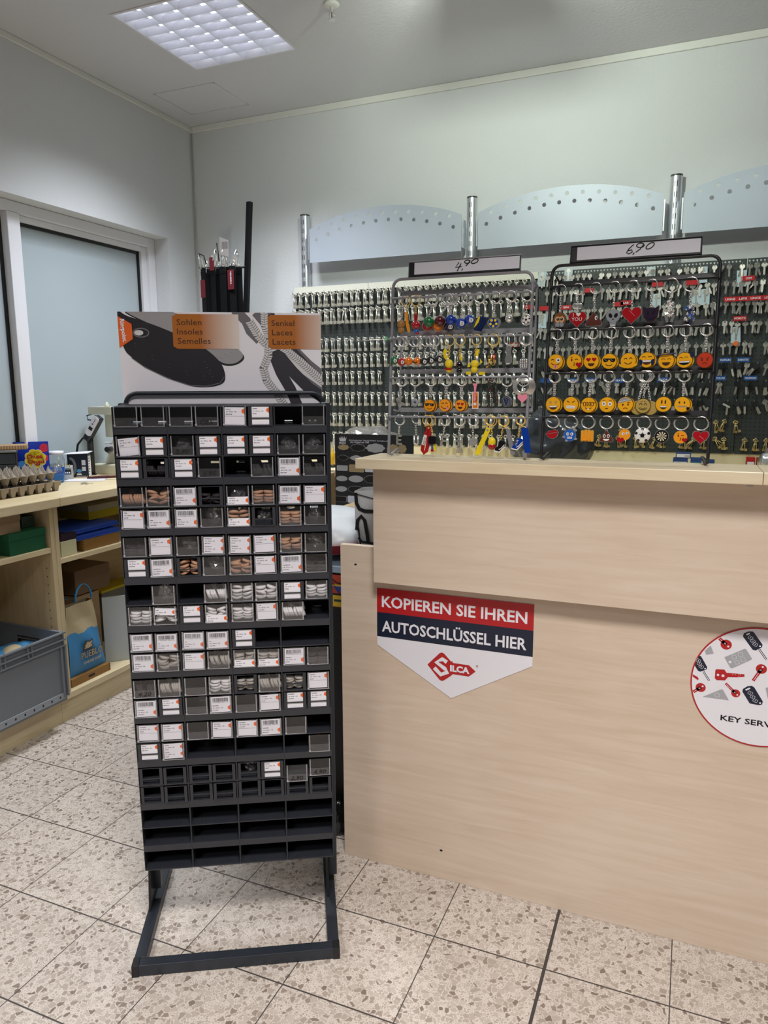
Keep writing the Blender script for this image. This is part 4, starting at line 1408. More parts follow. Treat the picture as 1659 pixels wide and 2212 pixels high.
LNAME = {'w': 'white', 'b': 'beige', 'g': 'grey', 'k': 'black'}
n_clear = 0
for r in range(1, 18):
    for c, code in enumerate(PAT[r].split()):
        if code == '_':
            continue
        x, z = COLX[c], ROWZ(r)
        pull = RND.uniform(-0.004, 0.001); tz = 0.0; T = LK @ TR(x, pull, z)
        if (r, c) == (16, 6):
            T = LK @ TR(x, -0.004, z - 0.013)
        v = r * 8 + c; k0 = code[0]
        colour = COLOURS.get(r, 'schwarz')
        framed = k0 in 'Ff'
        d_ = mesh_obj('framed_drawer' if framed else 'clear_drawer', ME_FRAME if framed else ME_CLEAR, rack, T)
        n_clear += not framed
        if k0 in 'LBDF':
            ct_ = TR(0, 0.0028 if k0 == 'F' else 0.0022, 0)
            if k0 != 'F':
                ct_ = ct_ @ TR(0, 0, 0, ry=RND.uniform(-.02, .03))
            if (r, c) in ((2, 0),):
                ct_ = TR(0.004, 0.004, -0.004, ry=-0.09)
            mesh_obj('label_card', card_mesh(k0, colour, v % 12), d_, ct_)
        if code[-1] in 'HT':
            mesh_obj('label_card', card_mesh(code[-1], colour, v % 12), d_, TR(0, -0.0004, 0))
        elif k0 == 'c':
            mesh_obj('label_pocket', ME_POCK, d_, ID)
        hand = ''.join(ch for ch in code if ch in '0123456789,') or ('CES' if 'CES' in code else '')
        if hand:
            mb = MB(M_ink); mb.text(hand, 0.012, 0.005, 0.0105 if len(hand) == 4 else 0.011, -0.0016, shear=0.25, width=0.032); mb.build('handwritten_price', d_)
        where = f'{ORD(c + 1)} drawer of the {ORD(r)} drawer row'
        for ch in code[1:]:
            if ch in 'wbgk' and k0 in 'cf' and not (ch == 'k' and 'CES' in code):
                rr = random.Random(v * 7 + ord(ch)); style = rr.randrange(3)
                cnt = 0
                for iy in range(2):
                    for ix in range(2):
                        for lv in range(4 if ch != 'k' else 3):
                            px = 0.0155 + ix * 0.0265 + rr.uniform(-.0015, .0015); py = 0.0195 + iy * 0.028
                            if iy == 1 and lv < 2:
                                continue
                            if style == 0:   # upright stacks
                                tt = TR(px, py, 0.0065 + lv * 0.0074, rx=rr.uniform(-.12, .12), ry=rr.uniform(-.15, .15))
                            elif style == 1:  # heaped
                                tt = TR(px + rr.uniform(-.002, .002), py + rr.uniform(-.002, .002), 0.008 + lv * 0.0080, rx=rr.uniform(-.5, .3), ry=rr.uniform(-.45, .45))
                            else:            # leaning rows
                                tt = TR(0.010 + ix * 0.027 + lv * 0.0055, py, 0.0160 + iy * 0.008, ry=PI / 2 - 0.35, rz=rr.uniform(-.3, .3))
                            o = mesh_obj('lace_roll', LME[ch], None, RK @ T @ tt)
                            tag(o, f'rolled {LNAME[ch]} shoelace, one of those in the {where}', 'shoelace', f'{LNAME[ch]} laces in the {where}')
            elif ch == 'p':
                o = mesh_obj('film_bag', FME[v % 3], None, RK @ T @ TR(DW / 2, 0.035, 0.0225, rz=v * 1.3, rx=v * .7))
                tag(o, f'crumpled clear film bag in the {where}', 'plastic bag', 'film bags in the drawers')

# ---------------------------------------------------------------- key ring stands on the counter
M_graywire = mat('grey_wire', '#94949b', 0.4, 0.2)
M_blackwire = mat('black_wire', '#1c1b20', 0.35)
ZT = 1.2905


class Stand:
    def __init__(s, label, O, yaw, tilt, w, h, m, rods, bands, sign_px, price, side):
        s.O = Vector(O); s.w, s.h, s.yaw = w, h, yaw
        s.T = Matrix.Translation(s.O) @ Matrix.Rotation(yaw, 4, 'Z') @ Matrix.Rotation(-tilt, 4, 'X')
        s.Ti = s.T.inverted()
        s.nh = Vector((-math.sin(yaw), math.cos(yaw), 0))
        base = Matrix.Translation(s.O) @ Matrix.Rotation(yaw, 4, 'Z')
        t = thing('key_ring_stand', label, 'display stand', base)
        L = base.inverted() @ s.T
        mb = MB(m); mb.T = L
        r = 0.0042; R_ = 0.022
        foot = 0.075
        inv = L.inverted()
        def ft(x, y, z):   # foot points given level, brought into the leaning frame
            return inv @ Vector((x, y, z))
        def side(x, sg):
            return [ft(x, foot, r), ft(x + sg * 0.012, foot * .55, r + .012), ft(x + sg * 0.004, 0.012, r), ft(x, -0.002, r + 0.003), Vector((x, 0, 0.03))]
        pts = side(0, 1) + [Vector((R_ - R_ * math.cos(a), 0, h - R_ + R_ * math.sin(a))) for a in [PI / 2 * i / 5 for i in range(6)]]
        pts += [Vector((w - R_ + R_ * math.sin(a), 0, h - R_ + R_ * math.cos(a))) for a in [PI / 2 * i / 5 for i in range(6)]] + side(w, -1)[::-1]
        mb.tube(pts, r, 8)
        mb.build('front_frame', t)
        s.rods = []; 
        # rods in front
        for (a, b_) in rods:
            q0 = s.loc(*a, -0.012); q1 = s.loc(*b_, -0.012); c = (q0.z + q1.z) / 2
            q = MB(m); q.T = L
            q.tube([(0, 0, c), (0.002, -0.012, c), (w - 0.002, -0.012, c), (w, 0, c)], 0.0028, 8); q.build('hook_rod', t)
            s.rods.append(c)
        # rear frame with flat bands
        BY = 0.045
        cs = []
        for (a, b_) in bands:
            q0 = s.loc(*a, BY); q1 = s.loc(*b_, BY); cs.append((q0.z + q1.z) / 2)
        xs = (0.012, w + 0.004)
        for c in cs:
            q = MB(m); q.T = L
            q.box(xs[0], xs[1], BY, BY + 0.002, c - 0.0062, c + 0.0062); q.build('flat_band', t)
        for x in xs:
            q = MB(m); q.T = L
            q.tube([(min(max(x, 0), w), 0, cs[0] + .004), (x, BY, cs[0] + .004), (x, BY + .003, cs[0]), (x, BY + .003, cs[-1]), (x, BY, cs[-1] - .004), (min(max(x, 0), w), 0, cs[-1] - .004)], 0.003, 6)
            q.build('rear_rail', t)
        # price sign holder on top
        tl, tr, br, bl = [s.loc(*p, -0.006) for p in sign_px]
        x0, x1 = (tl.x + bl.x) / 2, (tr.x + br.x) / 2; z0, z1 = max((bl.z + br.z) / 2, h + 0.0045), (tl.z + tr.z) / 2
        q = MB(M_black); q.T = L; q.box(x0, x1, -0.004, 0.003, z0, z1); q.build('sign_holder', t, bevel=0.001)
        q = MB(mat('lilac_paper', '#e4e5f0', 0.55)); q.T = L; q.box(x0 + 0.016, x1 - 0.003, -0.0052, -0.0042, z0 + 0.0045, z1 - 0.003); q.build('price_paper', t)
        q = MB(m); q.T = L
        q.tube([(x0, -0.005, z0 - .003), (x0, -0.005, z1), (x1, -0.005, z1), (x1, -0.005, z0 - .003)], 0.0018, 6)
        for x in (x0 + .03, x1 - .03):
            q.tube([(x, 0, h - 0.002), (x, 0.001, z0 + .004)], 0.002, 6)
        q.build('sign_clip', t)
        q = MB(M_ink); q.T = L
        cx = (x0 + x1) / 2 + 0.008; zz = z0 + (z1 - z0) * .28; k = (z1 - z0) * .56; y = -0.0058
        w1 = 0.0026
        if price == '4,90':
            q.stroke([(cx - .020, zz + k * .85), (cx - .029, zz + k * .25), (cx - .012, zz + k * .32)], w1, y); q.stroke([(cx - .014, zz + k * .7), (cx - .024, zz - k * .2)], w1, y)
            q.stroke([(cx - .009, zz + k * .05), (cx - .012, zz - k * .15)], w1, y)
            P = arc(cx + .003, zz + k * .85, .0075, k * .20, 10, 350, 12); q.stroke(P, w1, y); q.stroke([(cx + .011, zz + k * 1.0), (cx + .005, zz + k * .6), (cx - .001, zz + k * .35)], w1, y)
            q.stroke([(cx + .023 + .0085 * math.cos(a) + .004 * math.sin(a), zz + k * .85 + k * .26 * math.sin(a)) for a in [2 * PI * i / 14 for i in range(15)]], w1, y)
        else:
            q.stroke([(cx - .010, zz + k * 1.0), (cx - .022, zz + k * .5), (cx - .026, zz + k * .12), (cx - .020, zz), (cx - .012, zz + k * .2), (cx - .014, zz + k * .42), (cx - .024, zz + k * .35)], w1, y)
            q.stroke([(cx - .007, zz + k * .1), (cx - .011, zz - k * .12)], w1, y)
            P = arc(cx + .006, zz + k * .85, .009, k * .24, 20, 370, 14); q.stroke(P, w1, y); q.stroke([(cx + .014, zz + k * .95), (cx + .006, zz + k * .45), (cx - .004, zz + k * .12)], w1, y)
            q.stroke([(cx + .029 + .008 * math.cos(a) + .005 * math.sin(a), zz + k * .72 + k * .34 * math.sin(a)) for a in [2 * PI * i / 14 for i in range(15)]], w1, y)
        q.build('handwritten_price', t)
        s.t = t; s.side = side; s.name = side

    def loc(s, px, py, b):
        P0 = s.T @ Vector((0, b, 0)); N = s.T.to_3x3() @ Vector((0, 1, 0))
        return s.Ti @ on_plane(px, py, P0, N)

    def ring_T(s, px, row):
        """hang point on a rod under a photo pixel column"""
        c = s.rods[row]
        lo, hi = 0.0, s.w
        best = None
        for i in range(60):
            a = (lo + hi) / 2; P = s.T @ Vector((a, -0.012, c)); d = CAM_M.to_3x3().inverted() @ (P - CAM_P)
            x = 829.5 + CAM_F * d.x / d.y
            if x < px: lo = a
            else: hi = a
        P = s.T @ Vector((a, -0.012, c))
        return Matrix.Translation(P) @ Matrix.Rotation(s.yaw, 4, 'Z')

    def rel(s, T, px, py):
        P = T.inverted() @ on_plane(px, py, T.translation, s.nh)
        return P.x, P.z

    def scale(s, T):
        d = CAM_M.to_3x3().inverted() @ (T.translation - CAM_P)
        return d.y / CAM_F


def c3(x, y): return (840 + x / 4.879, 540 + y / 4.879)
def c4(x, y): return (840 + x / 4.879, 730 + y / 4.879)
def c5(x, y): return (1160 + x / 3.95, 500 + y / 3.95)
def c6(x, y): return (1160 + x / 3.95, 740 + y / 3.95)


SG = Stand('grey wire key ring stand with a 4,90 price sign, on the counter top', (1.282, 0.213, ZT), 0.038, 0.088, 0.384, 0.486, M_graywire,
           [(c3(60, 505), c3(1510, 445)), (c3(50, 930), c3(1490, 900)), (c4(50, 418), c4(1470, 412)), (c4(40, 828), c4(1450, 845))],
           [(c3(75, 460), c3(1555, 390)), (c3(80, 885), c3(1540, 842)), (c4(70, 355), c4(1555, 340)), (c4(70, 757), c4(1500, 765))],
           [c3(213, 128), c3(1393, 45), c3(1385, 215), c3(205, 280)], '4,90', 'grey stand')
SB = Stand('black wire key ring stand with a 6,90 price sign, on the counter top', (1.707, 0.225, ZT), 0.006, 0.166, 0.399, 0.507, M_blackwire,
           [(c5(140, 464), c5(1545, 403)), (c5(115, 850), c5(1520, 803)), (c6(95, 268), c6(1490, 248)), (c6(75, 637), c6(1470, 650))],
           [(c5(145, 442), c5(1545, 378)), (c5(110, 815), c5(1530, 772)), (c6(95, 232), c6(1490, 215)), (c6(85, 598), c6(1480, 595))],
           [c5(290, 125), c5(1413, 48), c5(1400, 205), c5(285, 275)], '6,90', 'black stand')

M_brown = mat('dark_brown_enamel', '#4a2410', 0.4)
M_redE = mat('red_enamel', '#a8151f', 0.25, coat=0.4)
M_pink = mat('pink_enamel', '#e58aa0', 0.4)
M_blueE = mat('blue_enamel', '#1f5fc0', 0.3, coat=0.3)
M_navyE = mat('navy_enamel', '#1b2750', 0.3)
M_blackE = mat('black_enamel', '#101014', 0.3)
M_whiteE = mat('white_enamel', '#e6e4e2', 0.35)
M_angry = mat('vermilion_enamel', '#c0391f', 0.35)
M_greyE = mat('grey_enamel', '#8f959c', 0.35)
M_rim = mat('dark_rim', '#6e5a34', 0.35, 0.7)
EM = [M_yellow, M_brown, M_whiteE, M_redE, M_pink, M_blueE, M_blackE, M_greyE, M_navyE, M_rim, M_angry, M_yellow2, M_gold, M_chrome]


def ring_part(t, r=0.0135, m=M_chrome, n=1):
    mb = MB(m)
    for i in range(n):
        y = i * 0.003; tl = 0.12 * i
        mb.tube([(r * math.cos(a) + tl * .01, y + r * math.cos(a) * .12 * (1 if i % 2 else -1), 0.0045 - r + r * math.sin(a)) for a in [2 * PI * k / 22 for k in range(22)]], 0.0015, 6, closed=True)
    mb.build('split_ring', t)
    return 0.0045 - 2 * r


def chain_part(t, p0, p1, m=M_chrome, k=0):
    a, b_ = Vector((p0[0], 0, p0[1])), Vector((p1[0], 0, p1[1])); L = (b_ - a).length
    if L < 0.004:
        return
    n = max(1, int(L / 0.0055)); mb = MB(m); d = (b_ - a).normalized()
    for i in range(n):
        c = a + d * (L * (i + .5) / n); h = L / n * .72
        tw = PI / 2 * (i % 2) + .4
        mb.tube([c + Vector((0.0026 * math.cos(q) * math.cos(tw), 0.0026 * math.cos(q) * math.sin(tw), 0)) + d * (h * math.sin(q)) for q in [2 * PI * z / 8 for z in range(8)]], 0.0009, 4, closed=True)
    mb.build('chain', t)


def disc(mb, r, m=0, rim=9, y0=-0.0022, y1=0.0022):
    mb.prism(ell(0, 0, r, r, 32), y0, y1, rim, mside=rim); mb.plate(ell(0, 0, r * .945, r * .945, 32), y0 - 0.0003, m)


def feat(kind, mb, r, y=-0.0028):
    def E(cx, cz, rx, rz, m, k=0, rot=0.0): mb.plate(ell(cx * r, cz * r, rx * r, rz * r, 16, rot), y - k * .0002, m)
    def S(P, w, m, k=0): mb.stroke([(a * r, b * r) for a, b in P], w * r, y - k * .0002, m)
    def P_(P, m, k=0): mb.plate([(a * r, b * r) for a, b in P], y - k * .0002, m)
    def H(cx, cz, s, m, k=0): mb.plate(heart(cx * r, cz * r, s * r), y - k * .0002, m)
    smile = lambda w=.5, cz=-.05, d=.42: arc(0, cz, w, d, 200, 340, 10)
    def mouth(w, cz, d, m=1, teeth=True):
        P_([(-w, cz), (w, cz)] + [q for q in arc(0, cz, w, d, 0, -180, 10)][1:-1], m)
        if teeth:
            P_([(-w * .92, cz - .02), (w * .92, cz - .02), (w * .8, cz - d * .38), (-w * .8, cz - d * .38)], 2, 1)
    if kind == 'wink_tongue':
        E(.34, .2, .30, .30, 2); E(.36, .2, .13, .13, 1, 1); S(arc(-.38, .12, .2, .18, 20, 160, 6), .1, 1); S(arc(0, -.05, .55, .35, 200, 340, 8), .1, 1); P_([(-.2, -.4), (.22, -.4), (.24, -.75), (.02, -.9), (-.2, -.75)], 4, 1); S([(.02, -.45), (.02, -.75)], .05, 3, 2)
    elif kind == 'kiss':
        E(-.3, .22, .1, .17, 1); S(arc(.3, .15, .2, .16, 20, 160, 6), .09, 1); S([(-.45, .5), (-.2, .55)], .07, 1); S([(-.05, -.1), (.1, -.18), (-.02, -.28), (.1, -.4), (-.08, -.5)], .09, 1); H(.62, -.42, .42, 3, 2)
    elif kind == 'heart_eyes':
        H(-.36, .22, .32, 3); H(.36, .22, .32, 3); mouth(.42, -.25, .38, 1, False)
    elif kind == 'sunglasses':
        P_([(-.78, .35), (.78, .35), (.74, .0), (.5, -.12), (.2, -.05), (.06, .2), (-.06, .2), (-.2, -.05), (-.5, -.12), (-.74, .0)], 6); S([(-.6, .27), (-.3, .02)], .05, 7, 1); S([(.2, .27), (.45, .02)], .05, 7, 1); S(arc(0, -.25, .45, .3, 205, 335, 8), .09, 1)
    elif kind == 'hug':
        S(arc(-.32, .15, .17, .2, 10, 170, 6), .1, 1); S(arc(.32, .15, .17, .2, 10, 170, 6), .1, 1); S(arc(0, .0, .5, .42, 205, 335, 8), .1, 1)
    elif kind == 'joy':
        S(arc(-.38, .28, .22, .16, 10, 170, 6), .09, 1); S(arc(.38, .28, .22, .16, 10, 170, 6), .09, 1); mouth(.6, -.02, .6, 1); E(-.72, -.18, .18, .3, 8, 2, .5); E(.72, -.18, .18, .3, 8, 2, -.5); P_([(-.95, -.3), (-.5, -.25), (-.6, -.75), (-.8, -.6)], 8, 1); P_([(.95, -.3), (.5, -.25), (.6, -.75), (.8, -.6)], 8, 1)
    elif kind == 'halo':
        S(arc(-.35, .1, .22, .15, 10, 170, 6), .07, 1); S(arc(.35, .1, .22, .15, 10, 170, 6), .07, 1); mouth(.5, -.2, .42, 1, False)
    elif kind == 'sweat':
        S(arc(-.4, .22, .2, .14, 10, 170, 6), .07, 1); S(arc(.25, .25, .2, .14, 10, 170, 6), .07, 1); mouth(.72, -.12, .5, 6); E(.92, .62, .24, .36, 8, 2)
    elif kind == 'angry':
        S([(-.55, .35), (-.18, .18)], .09, 1); S([(.55, .35), (.18, .18)], .09, 1); E(-.32, .02, .1, .13, 1); E(.32, .02, .1, .13, 1); S(arc(0, -.58, .25, .25, 20, 160, 8), .09, 1)
    elif kind == 'star_eyes':
        for sx in (-.36, .36):
            P_([(sx + (.3 if i % 2 == 0 else .13) * math.sin(i * PI / 5), .28 + (.3 if i % 2 == 0 else .13) * math.cos(i * PI / 5)) for i in range(10)], 12)
        mouth(.56, -.15, .5, 1)
    elif kind == 'grimace':
        S([(-.5, .45), (-.18, .25)], .1, 1); S([(.5, .45), (.18, .25)], .1, 1); P_(rrect(-.58, .58, -.5, -.15, .12), 2); S([(-.55, -.32), (.55, -.32)], .04, 7, 1)
    elif kind == 'nerd':
        for sx in (-.35, .35):
            S(rrect(sx - .28, sx + .28, -.1, .34, .1) + [rrect(sx - .28, sx + .28, -.1, .34, .1)[0]], .08, 1); E(sx * .9, .12, .09, .13, 1)
        S([(-.9, .3), (-.63, .25)], .07, 1); S([(.9, .3), (.63, .25)], .07, 1); S(arc(0, -.2, .42, .3, 200, 340, 8), .08, 1); P_(rect(-.12, .12, -.62, -.45), 2, 1)
    elif kind == 'flushed':
        E(-.38, .1, .26, .27, 2); E(.38, .1, .26, .27, 2); E(-.38, .1, .1, .1, 1, 1); E(.38, .1, .1, .1, 1, 1); S([(-.18, -.48), (.18, -.48)], .1, 1); S(arc(-.4, .35, .22, .2, 40, 140, 6), .06, 1); S(arc(.4, .35, .22, .2, 40, 140, 6), .06, 1)
    elif kind == 'bandage':
        P_([(-.9, .1), (-.8, .45), (-.3, .9), (.5, .78), (.75, .5), (.2, .45), (-.4, .22)], 7); S([(-.8, .3), (.55, .68)], .04, 2, 1); E(-.3, -.05, .1, .14, 1); E(.35, .02, .1, .14, 1); S([(.2, .3), (.55, .25)], .07, 1, 1); S(arc(.05, -.62, .28, .18, 20, 160, 6), .08, 1)
    elif kind == 'gold':
        for sx in (-.3, .3): S(arc(sx, .1, .16, .25, 0, 180, 8), .09, 9)
        S(arc(0, -.05, .55, .5, 200, 340, 10), .1, 9); S(arc(0, -.1, .3, .3, 200, 340, 10), .08, 9); S([(-.3, .5), (-.1, .65)], .07, 9); S([(.3, .5), (.1, .65)], .07, 9)
    elif kind == 'tall_grin':
        E(-.22, .3, .1, .26, 1); E(.22, .3, .1, .26, 1); mouth(.45, -.2, .42, 1)
    elif kind == 'zipper':
        E(-.35, .25, .1, .15, 1); E(.25, .25, .1, .15, 1)
        for i in range(7): S([(-.5 + i * .16, -.15), (-.42 + i * .16, -.35), (-.5 + i * .16, -.35)], .05, 7)
        S([(-.55, -.25), (.6, -.25)], .05, 7); E(.72, -.5, .2, .2, 6, 1)
    elif kind == 'tongue':
        S(arc(-.3, .18, .17, .2, 10, 170, 6), .1, 1); S(arc(.3, .18, .17, .2, 10, 170, 6), .1, 1); S(arc(0, .05, .6, .55, 195, 345, 10), .1, 1); E(.45, -.5, .2, .24, 4, 1, .5)
    elif kind == 'frozen':
        E(-.33, .2, .24, .26, 2); E(.33, .2, .24, .26, 2); E(-.28, .2, .1, .12, 6, 1); E(.28, .2, .1, .12, 6, 1); P_(rrect(-.42, .42, -.55, -.25, .1), 2); S([(-.42, -.4), (.42, -.4)], .05, 6, 1)


def face_fob(stand, row, cpx, ring_px, rpx, kind, label, base=0, second=False, cat='key ring'):
    T = stand.ring_T(ring_px[0], row)
    k = stand.scale(T); r = rpx * k
    t = thing('key_ring', label, cat, T, f'key rings on the {stand.name}')
    zb = ring_part(t, 0.0135, M_chrome, 2)
    cx, cz = stand.rel(T, *cpx)
    chain_part(t, (0, zb), (cx, cz + r + 0.002))
    mb = MB(*EM)
    disc(mb, r, base)
    feat(kind, mb, r)
    if kind == 'halo':
        mb.tube([(r * .95 * math.cos(a) * 1.15, r * .25 * math.sin(a) - .002, r * (.78 + .10 * math.cos(a))) for a in [2 * PI * i / 20 for i in range(20)]], 0.0016, 6, 8, closed=True)
    if kind == 'hug':
        for sx in (-1, 1):
            mb.prism([(sx * (r * .35), -r * .95), (sx * r * 1.12, -r * .62), (sx * r * 1.16, -r * .3), (sx * r * .95, -r * .42), (sx * r * .8, -r * .2), (sx * r * .62, -r * .45), (sx * r * .42, -r * .5)], -0.0038, -0.0026, base)
    mb.build('enamel_face', t, T=TR(cx, 0, cz, ry=RND.uniform(-.05, .05), rz=-0.12))
    if second:
        T2 = T @ TR(0.0022, 0.0065, 0)
        t2 = thing('key_ring', 'hidden second ' + label.split(', ')[0].replace(' hanging', '') + ', behind its twin', cat, T2, f'hidden key rings on the {stand.name}')
        ring_part(t2, 0.0135)
        chain_part(t2, (0, zb), (cx, cz + r + 0.002))
        m2 = MB(*EM); disc(m2, r, base); m2.build('enamel_face', t2, T=TR(cx + 0.0022, 0, cz - 0.001, rz=-0.12))
    return t


def fob(stand, row, cpx, ring_px, label, build, rr=0.0135, n=1, m=M_chrome, top=0.012, cat='key ring', name='charm', rot=0.0):
    T = stand.ring_T(ring_px[0], row); k = stand.scale(T)
    t = thing('key_ring', label, cat, T, f'key rings on the {stand.name}')
    zb = ring_part(t, rr, m, n)
    cx, cz = stand.rel(T, *cpx)
    chain_part(t, (0, zb), (cx, cz + top), m)
    mb = MB(*EM); build(mb, k)
    mb.build(name, t, T=TR(cx, 0, cz, ry=rot))
    return t


PX = 1 / 3.95
# ---- black stand
row2 = [('wink_tongue', (160, 165), 'winking tongue-out face fob, first in the second row'), ('kiss', (318, 163), 'kissing face fob with a red heart, second row'), ('heart_eyes', (465, 160), 'yellow heart-eyed face fob, second row'),
        ('sunglasses', (617, 160), 'yellow face fob with black sunglasses, second row'), ('hug', (780, 155), 'hugging face fob with two open hands'), ('joy', (938, 148), 'laughing face fob with navy tears'), ('halo', (1103, 155), 'smiling face fob with a dark halo ring'),
        ('sweat', (1258, 150), 'grinning face fob with a navy sweat drop'), ('angry', (1432, 150), 'red angry face fob at the right end of the second row')]
for i, (kd, c, lb) in enumerate(row2):
    face_fob(SB, 1, c6(*c), c5([172, 325, 475, 635, 790, 945, 1118, 1272, 1448][i], 830), 67 * PX, kd, lb.replace(', first in the second row', '').replace(', second row', '').replace(' at the right end of the second row', '') + ', second row of the black stand', base=10 if kd == 'angry' else 0, second=True)
row3 = [('star_eyes', (140, 528), 'yellow face fob with golden star eyes'), ('grimace', (290, 528), 'angry face fob baring white teeth'), ('nerd', (440, 533), 'face fob with glasses and buck teeth'), ('flushed', (598, 530), 'face fob with wide white eyes'),
        ('bandage', (755, 528), 'face fob with a grey head bandage'), ('tall_grin', (1080, 527), 'grinning face fob with tall oval eyes'), ('zipper', (1240, 528), 'face fob with a zipped mouth')]
for i, (kd, c, lb) in enumerate(row3):
    face_fob(SB, 2, c6(*c), c6([150, 303, 458, 615, 772, 1092, 1255][i], 260), 67 * PX, kd, lb + ', third row of the black stand', second=i != 5)
face_fob(SB, 2, c6(905, 540), c6(930, 260), 63 * PX, 'gold', 'shiny golden grinning face fob, third row of the black stand', base=12)
for dx, dz, nm in ((-45, 20, 'left'), (60, 25, 'right')):
    fob(SB, 2, c6(905 + dx, 545 + dz * .5), c6(930 + dx * .3, 260), f'plain golden disc fob half hidden on the {nm} of the shiny golden face', lambda mb, k: disc(mb, 60 * PX * k, 12, 12, 0.003, 0.007), top=0.016)


def silh(P, m, y0=-0.003, y1=0.003, rim=13):
    def b(mb, k):
        Q = [(x * PX * k, z * PX * k) for x, z in P]
        mb.prism(Q, y0, y1, rim, mside=rim); mb.plate([(x * .95, z * .95) for x, z in Q], y0 - .0003, m)
    return b


# first row
def monkey(mb, k):
    r = 55 * PX * k
    mb.prism(ell(0, 0, r, r * 1.15, 28), -.003, .003, 9); b = mat('monkey_brown', '#7a4a24', .4); mb.plate(ell(0, 0, r * .94, r * 1.08, 28), -.0033, b)
    mb.plate(ell(-.3 * r, .05 * r, .42 * r, .48 * r, 16), -.0035, mat('tan_enamel', '#d8a878', .4)); mb.plate(ell(.3 * r, .05 * r, .42 * r, .48 * r, 16), -.0035, mat('tan_enamel', '', .4))
    for s in (-1, 1):
        mb.plate(ell(s * .3 * r, .1 * r, .2 * r, .22 * r, 12), -.0037, 6); mb.plate(ell(s * .3 * r - .05 * r, .16 * r, .07 * r, .07 * r, 8), -.0039, 2)
        mb.prism(ell(s * .3 * r, -.72 * r, .36 * r, .38 * r, 14, s * .4), -.0045, -.0034, 7)


MATS['tan_enamel'] = mat('tan_enamel', '#d8a878', .4)
fob(SB, 0, c5(195, 755), c5(205, 460), 'brown monkey face fob covering its mouth, first in the top row of the black stand', monkey, top=0.018)


def iloveyou(mb, k):
    r = 84 * PX * k
    mb.prism(heart(0, 0, r), -.003, .003, 13); mb.plate(heart(0, 0, r * .93), -.0033, 3); hh = r * .34
    mb.text('I', -.42 * r, .22 * r, hh, -.0036, 2); mb.plate(heart(.1 * r, .42 * r, .24 * r), -.0036, 2); mb.text('YOU', -.05 * r, -.22 * r, hh, -.0036, 2, align='C')
    for i in range(6):
        a = .4 + i * .45; mb.tube([(r * .1 * i - r * .3 + .006 * math.cos(q), 0, r * 1.25 + .007 * math.sin(q)) for q in [2 * PI * z / 10 for z in range(10)]], .001, 4, 13, closed=True)


fob(SB, 0, c5(345, 745), c5(350, 455), 'red heart fob with I love YOU lettering, top row of the black stand', iloveyou, n=3, top=0.018)


def poop(mb, k, smile=False, s=1.0):
    b = mat('poop_brown', '#5e2c22', .35); u = 70 * PX * k * s
    P = [(-1, -.75), (-1.02, -.5), (-.8, -.28), (-.82, -.05), (-.55, .12), (-.5, .35), (-.22, .5), (-.08, .95), (.1, .75), (.35, .5), (.42, .25), (.7, .1), (.78, -.15), (1.0, -.4), (1.02, -.68), (.8, -.85), (-.8, -.85)]
    mb.prism([(x * u, z * u) for x, z in P][::-1], -.003, .003, 13); mb.plate([(x * u * .93, z * u * .93) for x, z in P], -.0033, b)
    for z0, w_ in ((-.32, .75), (.1, .45)):
        mb.stroke([(x * u, z * u) for x, z in arc(0, z0 + .15, w_, .3, 215, 330, 8)], .05 * u, -.0035, M_brown)
    if smile:
        for sx in (-.28, .28):
            mb.plate(ell(sx * u, .05 * u, .2 * u, .26 * u, 12), -.0036, 2); mb.plate(ell(sx * u, .05 * u, .1 * u, .13 * u, 10), -.0038, 6)
        mb.plate([(-.45 * u, -.35 * u)] + [(x * u, z * u) for x, z in arc(0, -.35, .45, .3, -10, -170, 8)][::-1] + [(.45 * u, -.35 * u)], -.0036, 2)
    else:
        mb.plate(ell(.28 * u, .12 * u, .16 * u, .26 * u, 12), -.0036, 2); mb.plate(ell(.32 * u, .1 * u, .07 * u, .12 * u, 10), -.0038, 6)


fob(SB, 0, c5(485, 748), c5(503, 452), 'dark brown swirl fob with one white eye, top row of the black stand', poop, top=0.018)


def skull(mb, k):
    u = 65 * PX * k
    P = [(-.35, -1.15), (.35, -1.15), (.42, -.6), (.72, -.35), (.95, .15), (.9, .6), (.5, .95), (0, 1.05), (-.5, .95), (-.9, .6), (-.95, .15), (-.72, -.35), (-.42, -.6)]
    mb.prism([(x * u, z * u) for x, z in P], -.003, .003, 13); mb.plate([(x * u * .94, z * u * .94) for x, z in P], -.0033, 7)
    for s in (-1, 1): mb.plate(ell(s * .35 * u, .25 * u, .22 * u, .32 * u, 14, s * -.5), -.0036, 6)
    mb.plate([(-.14 * u, -.3 * u), (.14 * u, -.3 * u), (0, -.08 * u)], -.0036, 6)
    for i in range(4): mb.plate(rect((-.3 + i * .16) * u, (-.19 + i * .16) * u, -1.1 * u, -.9 * u), -.0036, 2)


fob(SB, 0, c5(650, 735), c5(665, 445), 'grey skull fob with drop shaped eyes, top row of the black stand', skull, top=0.018)
fob(SB, 0, c5(808, 710), c5(820, 440), 'large plain red heart fob beside the skull fob, top row of the black stand', lambda mb, k: (mb.prism(heart(0, 0, 90 * PX * k), -.004, .004, 13), mb.plate(heart(0, 0, 84 * PX * k), -.0043, 3), mb.stroke([(-.3 * 70 * PX * k, .5 * 70 * PX * k), (.4 * 70 * PX * k, -.2 * 70 * PX * k)], .0008, -.0046, 4)), top=0.017, n=3)


